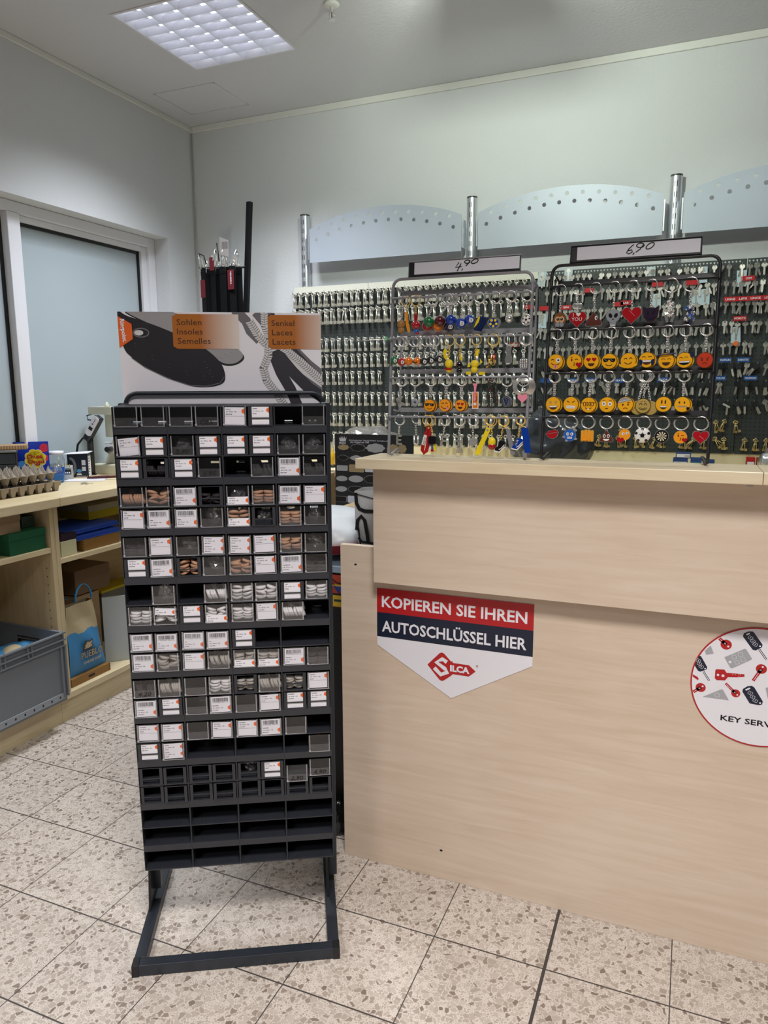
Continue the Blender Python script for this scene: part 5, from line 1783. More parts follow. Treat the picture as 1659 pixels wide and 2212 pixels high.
def devil(mb, k):
    u = 68 * PX * k; b = mat('dark_purple_enamel', '#2a1b33', .3)
    P = [(-1, 1.05), (-.95, .2), (-.85, -.4), (-.4, -.95), (0, -1.05), (.4, -.95), (.85, -.4), (.95, .2), (1, 1.05), (.55, .75), (0, .82), (-.55, .75)]
    mb.prism([(x * u, z * u) for x, z in P], -.003, .003, 9); mb.plate([(x * u * .94, z * u * .94) for x, z in P], -.0033, b)
    for s in (-1, 1): mb.stroke([(s * .6 * u, .45 * u), (s * .2 * u, .15 * u)], .1 * u, -.0036, 6); mb.plate(ell(s * .35 * u, .02 * u, .1 * u, .12 * u, 10), -.0036, 6)
    mb.stroke([(x * u, z * u) for x, z in arc(0, -.15, .6, .5, 200, 340, 10)], .09 * u, -.0036, 6)


fob(SB, 0, c5(970, 705), c5(982, 430), 'dark purple horned devil face fob, top row of the black stand', devil, top=0.017, n=2)


def cluster(mb, k, ms, R_, n, seed):
    rr = random.Random(seed)
    for i in range(n):
        p = (rr.uniform(-1, 1) * R_ * .5, rr.uniform(-.5, .5) * R_ * .5, rr.uniform(-1, 1) * R_)
        m = rr.choice(ms)
        T = TR(*p, rx=rr.uniform(0, 3), ry=rr.uniform(0, 3), rz=rr.uniform(0, 3))
        if rr.random() < .5: mb.prism(xf(heart(0, 0, .005), 0, 0), -.001, .001, m, T)
        else: mb.sphere((0, 0, 0), (.0035, .0028, .0045), m, 7, 5, T)


fob(SB, 0, c5(1135, 660), c5(1148, 425), 'cluster of small silver trinket charms, top row of the black stand', lambda mb, k: (cluster(mb, k, [13], .017, 26, 3), [mb.prism([(-.003 + d, -.03), (.003 + d, -.03), (.004 + d, -.012), (-.004 + d, -.012)], -.001, .001, 13, TR(0, 0, 0, ry=d * 20)) for d in (-.012, .012)]), rr=.0165, n=2, top=0.014)
fob(SB, 0, c5(1303, 705), c5(1318, 420), 'bunch of blue and silver crystal charms, right end of top row, black stand', lambda mb, k: cluster(mb, k, [13, 5, 8, 13, mat('clear_crystal', (.6, .6, .65), .1, .6)], .020, 44, 5), rr=.0165, n=2, top=0.020)


# fourth row: flat single rings
def lips(mb, k):
    u = 56 * PX * k
    P = [(-1, -.05), (-.5, .55), (-.15, .45), (.3, .75), (.8, .55), (.95, .3), (.75, -.35), (.2, -.75), (-.5, -.6)]
    mb.prism([(x * u, z * u) for x, z in P][::-1], -.002, .002, 13); mb.plate([(x * u * .93, z * u * .93) for x, z in P], -.0023, 3); mb.stroke([(-.75 * u, 0), (-.2 * u, .08 * u), (.3 * u, .2 * u), (.75 * u, .25 * u)], .07 * u, -.0026, 13)


def fist(mb, k):
    u = 58 * PX * k
    for i in range(4): mb.prism(xf(rrect(-.23, .23, -.95, .9 - .1 * abs(i - 1.5), .2), (-.7 + i * .46) * u, 0, 0, u), -.003, .003, 12, mside=13); mb.plate(xf(rrect(-.19, .19, -.9, .82 - .1 * abs(i - 1.5), .18), (-.7 + i * .46) * u, 0, 0, u), -.0033, 11)
    mb.prism(xf(rrect(-.8, .2, -.75, -.3, .2), 0, 0, .1, u), -.005, -.0034, 11)


def soccer(mb, k, u=None, c1=2, c2=6):
    u = u or 66 * PX * k
    mb.sphere((0, 0, 0), (u, u * .35, u), c1, 24, 14)
    y = -u * .36
    mb.plate([(.3 * u * math.sin(i * 2 * PI / 5), .3 * u * math.cos(i * 2 * PI / 5)) for i in range(5)][::-1], y - .0006, c2)
    for i in range(5):
        a = (i + .5) * 2 * PI / 5 + PI / 5
        q = [(.98 * u * math.sin(a - .2), .98 * u * math.cos(a - .2)), (.98 * u * math.sin(a + .2), .98 * u * math.cos(a + .2)), (.72 * u * math.sin(a + .22), .72 * u * math.cos(a + .22)), (.62 * u * math.sin(a), .62 * u * math.cos(a)), (.72 * u * math.sin(a - .22), .72 * u * math.cos(a - .22))]
        mb.add([(x, -u * .35 * math.sqrt(max(0, 1 - (x * x + z * z) / (u * u))) - .0008, z) for x, z in q], [tuple(range(5))], c2)
        mb.stroke([(.3 * u * math.sin(a), .3 * u * math.cos(a)), (.45 * u * math.sin(a), .45 * u * math.cos(a))], .05 * u, y + .0002, c2)


def dart(mb, k):
    u = 58 * PX * k
    mb.prism(ell(0, 0, u, u, 32), -.003, .003, 13); mb.plate(ell(0, 0, u * .93, u * .93, 32), -.0033, 6)
    for i in range(20):
        if i % 2 == 0:
            a, b_ = i * PI / 10, (i + 1) * PI / 10
            mb.plate([(0.12 * u * math.sin(a), .12 * u * math.cos(a)), (.7 * u * math.sin(a), .7 * u * math.cos(a)), (.7 * u * math.sin(b_), .7 * u * math.cos(b_)), (.12 * u * math.sin(b_), .12 * u * math.cos(b_))], -.0036, mat('dart_cream', '#d8cfb0', .5))
    mb.plate(ell(0, 0, .12 * u, .12 * u, 12), -.0037, 13)


def simple_face(kind, base, u0):
    def b(mb, k):
        disc(mb, u0 * PX * k, base, 13); feat(kind, mb, u0 * PX * k)
    return b


def frozen(mb, k):
    u = 52 * PX * k; disc(mb, u, 5, 13); feat('frozen', mb, u)
    for a, z in ((-.9, .9), (.9, .8), (-.95, -.3), (.95, -.6), (0.7, 1.0), (-.5, -.9)):
        mb.prism(ell(a * u, z * u, .24 * u, .18 * u, 10), -.0028, .001, 7)


def dizzy(mb, k):
    u = 50 * PX * k; disc(mb, u, 11, 13)
    mb.plate(ell(-.25 * u, .15 * u, .25 * u, .22 * u, 12, .4), -.003, 2); mb.plate(ell(.4 * u, .25 * u, .25 * u, .22 * u, 12, .4), -.003, 2); mb.plate(ell(-.2 * u, .15 * u, .09 * u, .1 * u, 10), -.0033, 5); mb.plate(ell(.42 * u, .25 * u, .09 * u, .1 * u, 10), -.0033, 5)
    mb.prism(heart(-.65 * u, -.95 * u, .62 * u), -.0036, -.001, 3)
    for i in range(4): mb.prism([(-.9 * u + .1 * u * i, .6 * u + .12 * i * u), (-1.15 * u + .2 * u * i, .75 * u + .2 * u * i), (-.75 * u + .12 * i * u, .8 * u + .1 * i * u)], -.002, .002, 12)


def heartfob(mb, k):
    u = 74 * PX * k; mb.prism(heart(0, 0, u), -.0025, .0025, 13); mb.plate(heart(0, 0, u * .9), -.0028, 3); mb.stroke([(-.15 * u, .1 * u), (.35 * u, -.3 * u)], .0008, -.003, 4)


r4 = [(lips, (130, 780), 'red glitter lips fob, first in the bottom row of the black stand', 135), (frozen, (280, 790), 'blue freezing face fob, bottom row of the black stand', 290), (fist, (430, 790), 'orange clenched fist fob, bottom row of the black stand', 437),
      (lambda mb, k: poop(mb, k, True, .84), (592, 800), 'smiling brown swirl fob with white teeth, bottom row of the black stand', 593), (dizzy, (748, 785), 'dizzy face fob holding a red heart, bottom row of the black stand', 752), (soccer, (900, 790), 'black and white football fob, bottom row of the black stand', 913),
      (dart, (1063, 800), 'round dartboard fob, bottom row of the black stand', 1070), (simple_face('kiss', 11, 56), (1223, 807), 'small kissing face fob, bottom row of the black stand', 1233), (heartfob, (1396, 803), 'flat red heart fob at the right end of the bottom row of the black stand', 1403)]
for fn, c, lb, rx in r4:
    fob(SB, 3, c6(*c), c6(rx, 640), lb, fn, rr=0.0160, n=2, top=0.014)

# ---- grey stand
PG = 1 / 4.879


def ball(col, num=None, r=57):
    def b(mb, k):
        u = r * PG * k; mb.sphere((0, 0, 0), u, col, 20, 14); mb.cyl(.002, u - .001, u + .003, 8, 13)
        if num:
            T = TR(0, 0, 0, rz=.55, rx=.12)
            mb.prism(ell(0, 0, u * .42, u * .42, 18), -u * 1.012, -u * .88, 2, T)
            mb.text(num, 0, -u * .2, u * .4, -u * 1.02, 6, T, align='C', bold=.03)
    return b


M_greenE = mat('green_ball', '#0f6b3c', .15, coat=.6); M_maroon = mat('maroon_ball', '#551018', .15, coat=.6); M_blueB = mat('blue_ball', '#123a9c', .15, coat=.6); M_navyB = mat('navy_ball', '#141a3c', .15, coat=.6); M_redB = mat('red_ball', '#b01a20', .15, coat=.6); M_oraB = mat('orange_ball', '#e57a14', .15, coat=.6); M_blkB = mat('black_ball', '#0d0d10', .12, coat=.7)
M_tan = mat('tan_vinyl', '#a8783c', .45); M_yel = mat('yellow_vinyl', '#ecd01c', .4)
TOP = 'top row of the grey stand'
fob(SG, 0, c3(128, 800), c3(150, 500), 'plain tan pendant at the left end of the ' + TOP, lambda mb, k: (mb.sphere((0, 0, .004), (.011, .010, .012), M_tan, 16, 10), mb.sphere((0.0005, 0, -.012), (.0095, .009, .009), M_tan, 14, 8)), top=.016)


def nugstrap(mb, k):
    mb.prism([(-.008, .03), (0, .028), (.008, -.022), (.002, -.026), (-.004, -.006)], -.0012, .0012, 11); mb.text('nugat', 0.0015, .014, .0055, -.0016, 6, rot=-PI / 2 + .2, bold=.03)


fob(SG, 0, c3(195, 770), c3(180, 498), 'orange strap with black letters, ' + TOP, nugstrap, m=M_gold, top=.025)
fob(SG, 0, c3(285, 790), c3(285, 495), 'plain red pendant with a red strap, ' + TOP, lambda mb, k: (mb.sphere((0, 0, 0), (.0125, .011, .012), M_redB, 16, 10), mb.prism(rect(-.005, .004, .012, .03), -.001, .001, 3), mb.sphere((.001, 0, -.017), (.007, .006, .007), 5, 12, 8), mb.sphere((.004, 0, -.022), (.006, .005, .004), 3, 10, 6)), m=M_gold, top=.028)
for c, col, nu, rx, lb, dy in ((( 392, 795), M_redB, None, 440, 'red billiard ball half hidden below the green one', .012), ((422, 757), M_greenE, None, 462, 'green billiard ball', 0), ((505, 800), M_oraB, None, 590, 'orange billiard ball half hidden below the maroon one', .012), ((538, 748), M_maroon, None, 625, 'maroon billiard ball', 0),
                               ((622, 805), M_navyB, '13', 640, 'dark navy billiard ball below the blue one', .012), ((650, 735), M_blueB, None, 660, 'blue billiard ball without a visible number', .004), ((755, 772), M_blueB, '2', 775, 'lower blue billiard ball with a white disc', 0), ((845, 735), M_blueB, '2', 825, 'upper right blue billiard ball with a white disc', .006)):
    t = fob(SG, 0, c3(*c), c3(rx, 480), lb + ', ' + TOP, ball(col, nu), n=2, top=.0125)
    t.matrix_world = t.matrix_world @ TR(0, dy, 0)


def landmap(mb, k):
    for i in range(4):
        P = [(-.012, -.018), (-.004, -.020), (.006, -.004), (.011, .012), (.007, .018), (0, .016), (-.004, .004)]
        T = TR(.0035 * i, .004 * i, -.0005 * i)
        mb.prism(P, -.0015, .0012, 8, T, mside=5)
        if i == 0: mb.plate([(-.011, -.012), (-.006, -.008), (.002, .002), (.006, .016), (.002, .0165), (-.004, .006)], -.0018, M_yel, T)


fob(SG, 0, c3(940, 770), c3(955, 475), 'stack of blue and yellow flat map shaped fobs, ' + TOP, landmap, n=2, top=.018)


def oval_ball(mb, k):
    mb.prism(ell(0, 0, .0175, .0145, 30), -.003, .003, 13); mb.plate(ell(-.001, 0, .013, .0125, 26), -.0033, M_blueB)
    mb.plate([(.0045 * math.sin(i * 2 * PI / 5), .0045 * math.cos(i * 2 * PI / 5)) for i in range(5)], -.0036, 8)
    for i in range(5):
        a = (i + .5) * 2 * PI / 5; mb.plate(ell(.0082 * math.sin(a) - .001, .0082 * math.cos(a), .0038, .0038, 6, -a), -.0036, M_yel)


fob(SG, 0, c3(1108, 770), c3(1120, 470), 'oval chrome fob with a blue and yellow football, ' + TOP, oval_ball, rr=.0150, n=2, top=.015)
fob(SG, 0, c3(1268, 725), c3(1285, 460), 'silver jingle ball fob, ' + TOP, lambda mb, k: (mb.sphere((0, 0, 0), .0105, 13, 14, 9), cluster(mb, k, [13], .010, 10, 9)), n=3, top=.012)
fob(SG, 0, c3(1448, 735), c3(1455, 455), 'small chrome ringed football fob, end of the ' + TOP, lambda mb, k: (soccer(mb, k, .0105), mb.tube([(.0122 * math.cos(a), 0, .0135 * math.sin(a)) for a in [2 * PI * i / 20 for i in range(20)]], .0016, 6, 13, closed=True)), n=2, top=.015)
SEC = 'second row of the grey stand'
for c, col, nu, rx, lb in (((58, 237), M_greenE, '6', 110, 'green billiard ball with a white disc, first'), ((135, 252), M_redB, '3', 150, 'red billiard ball, second'), ((208, 245), M_oraB, None, 260, 'plain orange billiard ball, third'), ((368, 247), M_blkB, '8', 390, 'left of the three black eight balls'), ((440, 235), M_blkB, '8', 440, 'middle of the three black eight balls'), ((528, 225), M_blkB, '8', 480, 'right of the three black eight balls')):
    fob(SG, 1, c4(*c), c3(rx, 920), f'{lb} in the {SEC}', ball(col, nu, 45), n=2, top=.010)


def pumpkin(mb, k):
    u = 42 * PG * k; mb.sphere((0, 0, 0), (u, u * .9, u), M_oraB, 16, 10)
    for i in range(6): mb.tube([((-.8 + .3 * i) * u, -.3 * u, -.7 * u), ((-.9 + .34 * i) * u, -.3 * u, -1.5 * u)], .0009, 4, 2)
    mb.stroke([(x * u, z * u) for x, z in arc(-.3, .25, .7, .7, 200, 320, 8)], .22 * u, -.95 * u, 6)


fob(SG, 1, c4(300, 245), c3(300, 918), f'orange ball charm with a black grin and white fringe, {SEC}', pumpkin, n=2, top=.010)


def lanyard(mb, pts, w, m, y=-.001, th=.0022):
    pts = [Vector(p) for p in pts]; L = []; R_ = []
    for i, p in enumerate(pts):
        t = (pts[min(i + 1, len(pts) - 1)] - pts[max(i - 1, 0)]).normalized(); n = Vector((-t.y, t.x)) * w / 2; L.append(tuple(p + n)); R_.append(tuple(p - n))
    mb.prism(L + R_[::-1], y, y + th, m)


fob(SG, 1, c4(633, 290), c3(640, 915), f'plain yellow pendant with wavy yellow strap, {SEC}', lambda mb, k: (lanyard(mb, [(-.008, .043), (-.012, .036), (-.011, .025), (-.006, .018)], .009, M_yel), mb.sphere((0, 0, .004), (.0115, .010, .0125), M_yel, 16, 10), mb.sphere((.001, 0, -.012), (.009, .008, .008), M_yel, 12, 8), mb.prism(rect(-.008, .009, -.012, -.007), -.0086, .004, 3)), m=M_gold, top=.018)
fob(SG, 1, c4(742, 310), c3(755, 912), f'plain black pendant with a yellow cord, {SEC}', lambda mb, k: (mb.sphere((0, 0, .006), (.0095, .009, .0115), M_blkB, 16, 10), mb.sphere((0, 0, -.009), (.0085, .008, .008), M_blkB, 12, 8), lanyard(mb, [(.001, .036), (.004, .028), (.006, .018)], .005, M_yel), mb.stroke([(-.008, .006), (-.005, .010), (-.003, .004)], .0012, -.0098, 3)), m=M_gold, top=.020)
fob(SG, 1, c4(905, 290), c3(925, 905), f'plain yellow pendant with yellow ribbons, {SEC}', lambda mb, k: (lanyard(mb, [(.010, .042), (.006, .033), (.006, .024)], .007, M_yel), mb.sphere((0, 0, .004), (.0115, .010, .0105), M_yel, 16, 10), mb.sphere((-.001, 0, -.011), (.010, .009, .009), M_yel, 12, 8), mb.prism([(-.018, .010), (-.012, -.004), (-.020, -.004)], -.001, .001, M_yel), mb.prism([(.014, .018), (.021, .008), (.015, .004)], -.001, .001, M_yel), mb.prism(rect(-.023, -.010, -.024, -.016), -.001, .001, M_yel), mb.prism(rect(.012, .028, -.025, -.017), -.001, .001, M_yel)), m=M_gold, top=.018)
fob(SG, 1, c4(1085, 240), c3(1100, 905), f'bunch of bronze charms with a red bead, {SEC}', lambda mb, k: (cluster(mb, k, [12, 9], .018, 26, 12), mb.prism(ell(.006, .010, .005, .007, 14), -.006, -.002, 3), mb.stroke([(.003, .014), (.008, .006)], .002, -.0064, 2), mb.prism([(-.016, -.016), (-.004, -.008), (-.002, -.011), (-.012, -.019)], -.004, -.001, 12)), rr=.0150, n=2, m=M_gold, top=.026)
fob(SG, 1, c4(1260, 190), c3(1275, 900), f'silver bottle opener fob, {SEC}', lambda mb, k: mb.prism([(-.008, -.018), (.010, -.018), (.0105, -.008), (.006, .006), (.0085, .022), (0, .027), (-.0075, .022), (-.004, .006), (-.009, -.008)], -.003, .003, 13), rr=.0150, n=2, top=.027)
fob(SG, 1, c4(1420, 270), c3(1440, 898), f'stack of embossed silver coin fobs, right end of the {SEC}', lambda mb, k: ([mb.prism(ell(.001 * i, -.001 * i, .0125, .0155, 24), -.001 + .004 * i, .001 + .004 * i, 13) for i in range(3)], [mb.sphere(((i % 4 - 1.5) * .005, -.0012, (i // 4 - 1.5) * .006), (.002, .001, .0025), 13, 6, 5) for i in range(16)]), rr=.0155, n=3, top=.016)
THI = 'third row of the grey stand'


def bars(segs, w, t=.003, m=M_steel):
    def b(mb, k):
        for (x0, z0, x1, z1) in segs:
            d = Vector((x1 - x0, z1 - z0)); L = d.length; a = math.atan2(d.y, d.x)
            mb.prism(xf(rect(-w / 2, L + w / 2, -w / 2, w / 2), x0, z0, a), -t, t, m)
    return b


fob(SG, 2, c4(120, 675), c4(128, 412), 'silver letter K fob, ' + THI, bars([(-.006, -.011, -.006, .011), (-.005, .0, .008, .011), (-.004, .001, .009, -.011)], .0055), n=3, top=.013, rot=-.35)
fob(SG, 2, c4(275, 682), c4(275, 412), 'grey letter O fob, ' + THI, lambda mb, k: mb.tube([(.0068 * math.cos(a), 0, .0072 * math.sin(a)) for a in [2 * PI * i / 20 for i in range(20)]], .0042, 8, M_greyE, closed=True), n=2, top=.012)
PXs = PX; 
for kd, c, rx, r_, lb, n2 in (('sunglasses', (432, 712), 437, 66, 'orange face fob with black sunglasses', True), ('tongue', (592, 710), 600, 68, 'orange winking face fob licking its lips', True), ('heart_eyes', (756, 710), 760, 62, 'orange heart-eyed face fob', True)):
    face_fob(SG, 2, c4(*c), c4(rx, 412), r_ * PG, kd, lb + ', third row of the grey stand', base=11, second=n2)


def bottlecard(mb, k):
    mb.prism(rect(-.0085, .0085, -.023, .022), -.0008, .0008, 2); mb.plate(rect(-.0065, .0065, -.021, .020), -.0011, M_oraB); mb.plate(ell(-.001, -.0105, .0038, .0038, 16), -.0014, 2)
    mb.prism([(-.0025, .016), (-.004, .000), (-.001, -.004), (.002, 0), (.001, .016), (.003, .036), (.006, .044), (-.008, .044), (-.004, .036)], -.0035, -.0012, M_pink)
    mb.stroke([(.002, .010), (.005, .004), (.002, -.002)], .0015, -.0014, 6)


fob(SG, 2, c4(912, 655), c4(915, 412), 'white and orange card fob with a pale bottle, ' + THI, bottlecard, rr=.008, top=.046)


def beads(mb, k):
    rr = random.Random(8); ms = [M_redB, M_greenE, 6, 6, 6, mat('pine_green_bead', '#1d3a2a', .3)]
    for i in range(150):
        z = rr.uniform(-.042, .034); w_ = .007 + (.034 - z) * .16
        mb.sphere((rr.uniform(-1, 1) * w_, rr.uniform(-.5, .5) * w_, z), rr.uniform(.0011, .0019), rr.choice(ms), 6, 4)
    for i in range(6): mb.tube([((i - 2.5) * .002, 0, .040), ((i - 2.5) * .004, 0, -.03)], .0006, 4, 6)


fob(SG, 2, c4(1085, 570), c4(1085, 412), 'tapering bunch of black, red and green bead strings, ' + THI, beads, rr=.009, top=.040)


def vw(mb, k):
    for i in range(2):
        T = TR(.003 * i, .005 * i, -.0015 * i); u = .0125
        mb.prism(ell(0, 0, u * .95, u * 1.1, 28), -.002, .002, 13, T); mb.plate(ell(0, 0, u * .85, u * .98, 28), -.0023, 8, T)
        mb.stroke(xf(arc(0, 0, .66, .78, 0, 360, 24), 0, 0, 0, u), .0012, -.0026, 13, T)
        mb.stroke(xf([(-.3, .68), (0, .08), (.3, .68)], 0, 0, 0, u), .0013, -.0026, 13, T); mb.stroke(xf([(-.6, .35), (-.3, -.6), (0, 0), (.3, -.6), (.6, .35)], 0, 0, 0, u), .0013, -.0026, 13, T)


fob(SG, 2, c4(1238, 665), c4(1245, 412), 'pair of round navy and chrome car badge fobs, ' + THI, vw, rr=.0145, n=2, top=.014)


def ringheap(mb, k):
    for i in range(7): mb.tube([((.017 + .002 * i) * math.cos(a), .003 * i - .008, .012 + (.016 + .0015 * i) * math.sin(a)) for a in [2 * PI * z / 24 for z in range(24)]], .0016, 6, 13, closed=True)
    mb.prism(heart(0, -.018, .014), -.012, -.008, M_pink); cluster(mb, k, [13], .008, 10, 20)


fob(SG, 2, c4(1418, 560), c4(1420, 412), 'heap of large silver rings with a pink heart, ' + THI, ringheap, rr=.0145, top=.02)
FOU = 'bottom row of the grey stand'
fob(SG, 3, c4(105, 1075), c4(110, 835), 'silver letter E fob, ' + FOU, bars([(-.005, -.011, -.005, .011), (-.005, .011, .005, .011), (-.005, 0, .004, 0), (-.005, -.011, .006, -.011)], .0045), n=2, top=.013)
fob(SG, 3, c4(287, 1075), c4(283, 835), 'silver letter U fob, ' + FOU, lambda mb, k: mb.tube([(-.0055, 0, .012), (-.0055, 0, -.006), (-.004, 0, -.011), (0, 0, -.013), (.004, 0, -.011), (.0055, 0, -.006), (.0055, 0, .012)], .0027, 8, M_steel), rr=.011, top=.015)


def strap(c, letter=None):
    def b(mb, k):
        lanyard(mb, [(.010, .037), (.004, .018), (-.004, -.008), (-.008, -.028), (-.003, -.036), (.004, -.030), (.009, -.008), (.012, .018), (.011, .036)], .010, c)
        if letter: mb.prism(xf(rect(-.0045, .0045, -.014, .014), -.002, .0, -.28), -.0022, -.0011, 2); mb.text(letter, -.0005, .009, .0042, -.0025, 1, rot=-PI / 2 - .28)
        mb.cyl(.003, -.003, .002, 10, 12, TR(.010, 0, .033, rx=PI / 2))
    return b


fob(SG, 3, c4(382, 1075), c4(405, 835), 'red looped strap with a white label, ' + FOU, strap(mat('red_vinyl', '#a8121c', .4), 'ARSENE'), m=M_gold, top=.038)
fob(SG, 3, c4(462, 1085), c4(445, 835), 'plain black pendant with a yellow and red tip, ' + FOU, lambda mb, k: (mb.prism(rrect(-.010, .011, -.008, .013, .004), -.008, .006, M_blackE), mb.prism(rect(-.003, .002, -.024, -.008), -.004, .004, 5), mb.prism([(.001, -.008), (.009, -.008), (.009, -.024), (.004, -.028)], -.003, .003, M_yel), mb.prism(rect(-.004, .004, -.029, -.023), -.005, .003, 3)), m=M_gold, top=.015)
fob(SG, 3, c4(572, 1085), c4(590, 835), 'silver letter F fob, ' + FOU, bars([(-.006, -.012, -.003, .011), (-.003, .011, .008, .011), (-.005, 0, .005, 0)], .005), n=2, top=.013)
fob(SG, 3, c4(738, 1080), c4(748, 835), 'silver letter T fob with clear film below, ' + FOU, lambda mb, k: (bars([(0, -.013, 0, .010), (-.008, .010, .009, .010), (-.004, -.001, .005, -.001)], .005)(mb, k), mb.prism([(-.009, -.034), (.012, -.036), (.006, -.012), (-.004, -.012)], .002, .003, M_film)), n=2, top=.013)
fob(SG, 3, c4(885, 1095), c4(887, 835), 'silver letter C disc fob, ' + FOU, lambda mb, k: (mb.prism(ell(0, 0, .0115, .0115, 26), -.002, .002, M_steel), mb.stroke(arc(.001, 0, .006, .006, 40, 320, 14), .003, -.0024, 7)), n=2, top=.013)
fob(SG, 3, c4(985, 1080), c4(1065, 835), 'yellow rubber strap, ' + FOU, lambda mb, k: (lanyard(mb, [(.017, .034), (.008, .012), (-.006, -.018), (-.012, -.034)], .0125, M_yel), mb.prism([(-.018, -.028), (-.006, -.024), (-.002, -.034), (-.012, -.040), (-.019, -.036)], -.003, .004, M_yel), mb.cyl(.003, -.003, .002, 10, 7, TR(.014, 0, .028, rx=PI / 2))), m=M_gold, top=.036, rr=.0125)
fob(SG, 3, c4(1085, 1110), c4(1085, 835), 'plain yellow and red capsule pendant, ' + FOU, lambda mb, k: (mb.sphere((0, 0, .003), (.0105, .009, .0135), M_yel, 16, 10), mb.sphere((0, 0, -.008), (.0108, .0093, .010), 3, 16, 10)), m=M_gold, top=.018)


def sneaker(body, sole, lace):
    def b(mb, k):
        P = [(-.016, -.014), (-.002, -.016), (.010, -.004), (.013, .008), (.010, .013), (.002, .015), (-.004, .012), (-.007, .0), (-.014, -.006)]
        mb.prism(P, -.004, .004, body)
        mb.prism([(-.018, -.014), (-.002, -.0175), (.012, -.003), (.013, -.001), (.010, -.001), (-.003, -.0145), (-.016, -.011)], -.0045, .0045, sole)
        for i in range(4): mb.stroke([(-.007 + i * .0012, -.003 + i * .004), (-.002 + i * .0012, -.003 + i * .004)], .0013, -.0046, lace)
        mb.stroke([(-.004, -.009), (.002, -.006), (.011, .004)], .0022, -.0046, sole)
    return b


fob(SG, 3, c4(1272, 1095), c4(1215, 835), 'grey fabric strap, ' + FOU, lambda mb, k: lanyard(mb, [(-.005, .035), (.001, .005), (.010, -.034)], .0115, mat('grey_fabric', '#7c7c82', .7)), m=M_gold, top=.034)
fob(SG, 3, c4(1178, 1140), c4(1205, 835), 'black sneaker charm with a white sole edge, ' + FOU, sneaker(M_blackE, M_whiteE, M_blackE), m=M_gold, top=.016)
fob(SG, 3, c4(1445, 1090), c4(1395, 835), 'blue rubber strap, ' + FOU, lambda mb, k: lanyard(mb, [(-.005, .036), (.000, .008), (.006, -.030)], .017, M_blueB), m=M_gold, top=.035, rr=.0115)
fob(SG, 3, c4(1362, 1115), c4(1388, 835), 'blue and white sneaker charm, right end of the ' + FOU, sneaker(M_blueB, M_whiteE, M_whiteE), m=M_gold, rr=.0115, top=.016)

# ---------------------------------------------------------------- workbench at the left wall
BT = 1.022
bench = thing('workbench', 'long pale maple workbench with open shelves under the window', 'workbench', ID)
mb = MB(M_mapley)
mb.box(XL + 0.002, -0.43, -1.6, 0.6435, 0.982, BT); mb.box(XL + 0.002, -0.43, 0.6445, 2.36, 0.982, BT)
mb.box(FX + 0.001, XL + 0.002, -1.58, 2.09, 0.982, BT)
mb.build('worktop', bench, bevel=0.004)
M_mz = wood_mat('maple_upright', '#b9a47e', '#cfbd98', 'Z')
for y0, y1 in ((0.600, 0.6215), (0.6225, 0.645), (-0.62, -0.60), (1.78, 1.80), (2.34, 2.36)):
    MB(M_mz).box(XL + 0.012, -0.452, y0, y1, 0.133, 0.982).build('side_panel', bench, bevel=0.001)
mb = MB(M_mapley); mb.box(XL + 0.004, XL + 0.012, -1.6, 2.36, 0.10, 0.982); mb.build('back_panel', bench)
mb = MB(M_mapley); mb.box(XL + 0.012, -0.456, -0.60, 0.600, 0.786, 0.808); mb.box(XL + 0.012, -0.456, 0.645, 1.78, 0.726, 0.748); mb.build('shelf', bench, bevel=0.001)
mb = MB(M_mapley); mb.box(XL + 0.012, -0.45, -1.6, 2.36, 0.106, 0.133); mb.build('bottom_board', bench, bevel=0.001)
mb = MB(M_mapley); mb.box(-0.49, -0.470, -1.6, 0.5995, 0.0, 0.106); mb.box(-0.49, -0.470, 0.6005, 2.36, 0.0, 0.106); mb.build('kick_board', bench)
mb = MB(M_ink)
for i in range(14):
    mb.prism(ell(-0.49, 0.22 + i * 0.038, 0.0028, 0.0028, 8), 0.5995, 0.6005)
mb.build('pin_hole', bench)


def carton(name, label, cat, px0, px1, pyt, xf_, depth, z0, m, lid=0.0, mlid=None, group=None, rz=0.0, extra=None):
    """box on a shelf; front at x=xf_, seen between two photo columns"""
    p0, p1 = at(px0, pyt, 0, xf_), at(px1, pyt, 0, xf_)
    h = p0.z - z0; w_ = p1.y - p0.y
    t = thing(name, label, cat, TR(xf_, p0.y, z0 + 0.0005, rz=PI / 2 + rz), group)
    lz = h - lid if lid else h
    q = MB(m); q.box(0.001, w_ - 0.001, 0.001, depth - 0.001, 0, lz if lid else h); q.build('box_body', t, bevel=0.001)
    if lid:
        q = MB(mlid or m); q.box(-0.001, w_ + 0.001, -0.0015, depth + 0.001, lz, h); q.build('box_lid', t, bevel=0.001)
    if extra:
        extra(t, w_, depth, h)
    return t, w_, h


M_green = mat('green_card', '#135a38', 0.8, noise=0.15, nscale=60)
carton('shoe_box', 'dark green lidded cardboard box on the left bench shelf', 'box', 18, 98, 1156, -0.468, 0.22, 0.808, M_green, 0.03)
gz = at(18, 1156, 0, -0.468).z + .001
carton('small_box', 'small tan lidded box stacked on the green box', 'box', -12, 43, 1118, -0.485, 0.12, gz, mat('tan_card', '#9a8266', 0.8, noise=.08), 0.028)
carton('small_box', 'grey green patterned box behind the tan box, on the green box', 'box', 46, 78, 1118, -0.54, 0.10, gz, mat('grey_green_card', '#586a60', 0.8, noise=.3, nscale=40), 0.015)
M_cream = mat('cream_card', '#cfc9a0', 0.7)
carton('small_box', 'cream lidded box at the left of the right bench shelf', 'box', 131, 166, 1172, -0.47, 0.16, 0.748, M_cream)
cz_ = at(131, 1172, 0, -0.47).z
carton('small_box', 'dark purple box stacked on the cream box', 'box', 131, 166, 1156, -0.475, 0.15, cz_, mat('purple_card', '#2b1a2e', 0.6))
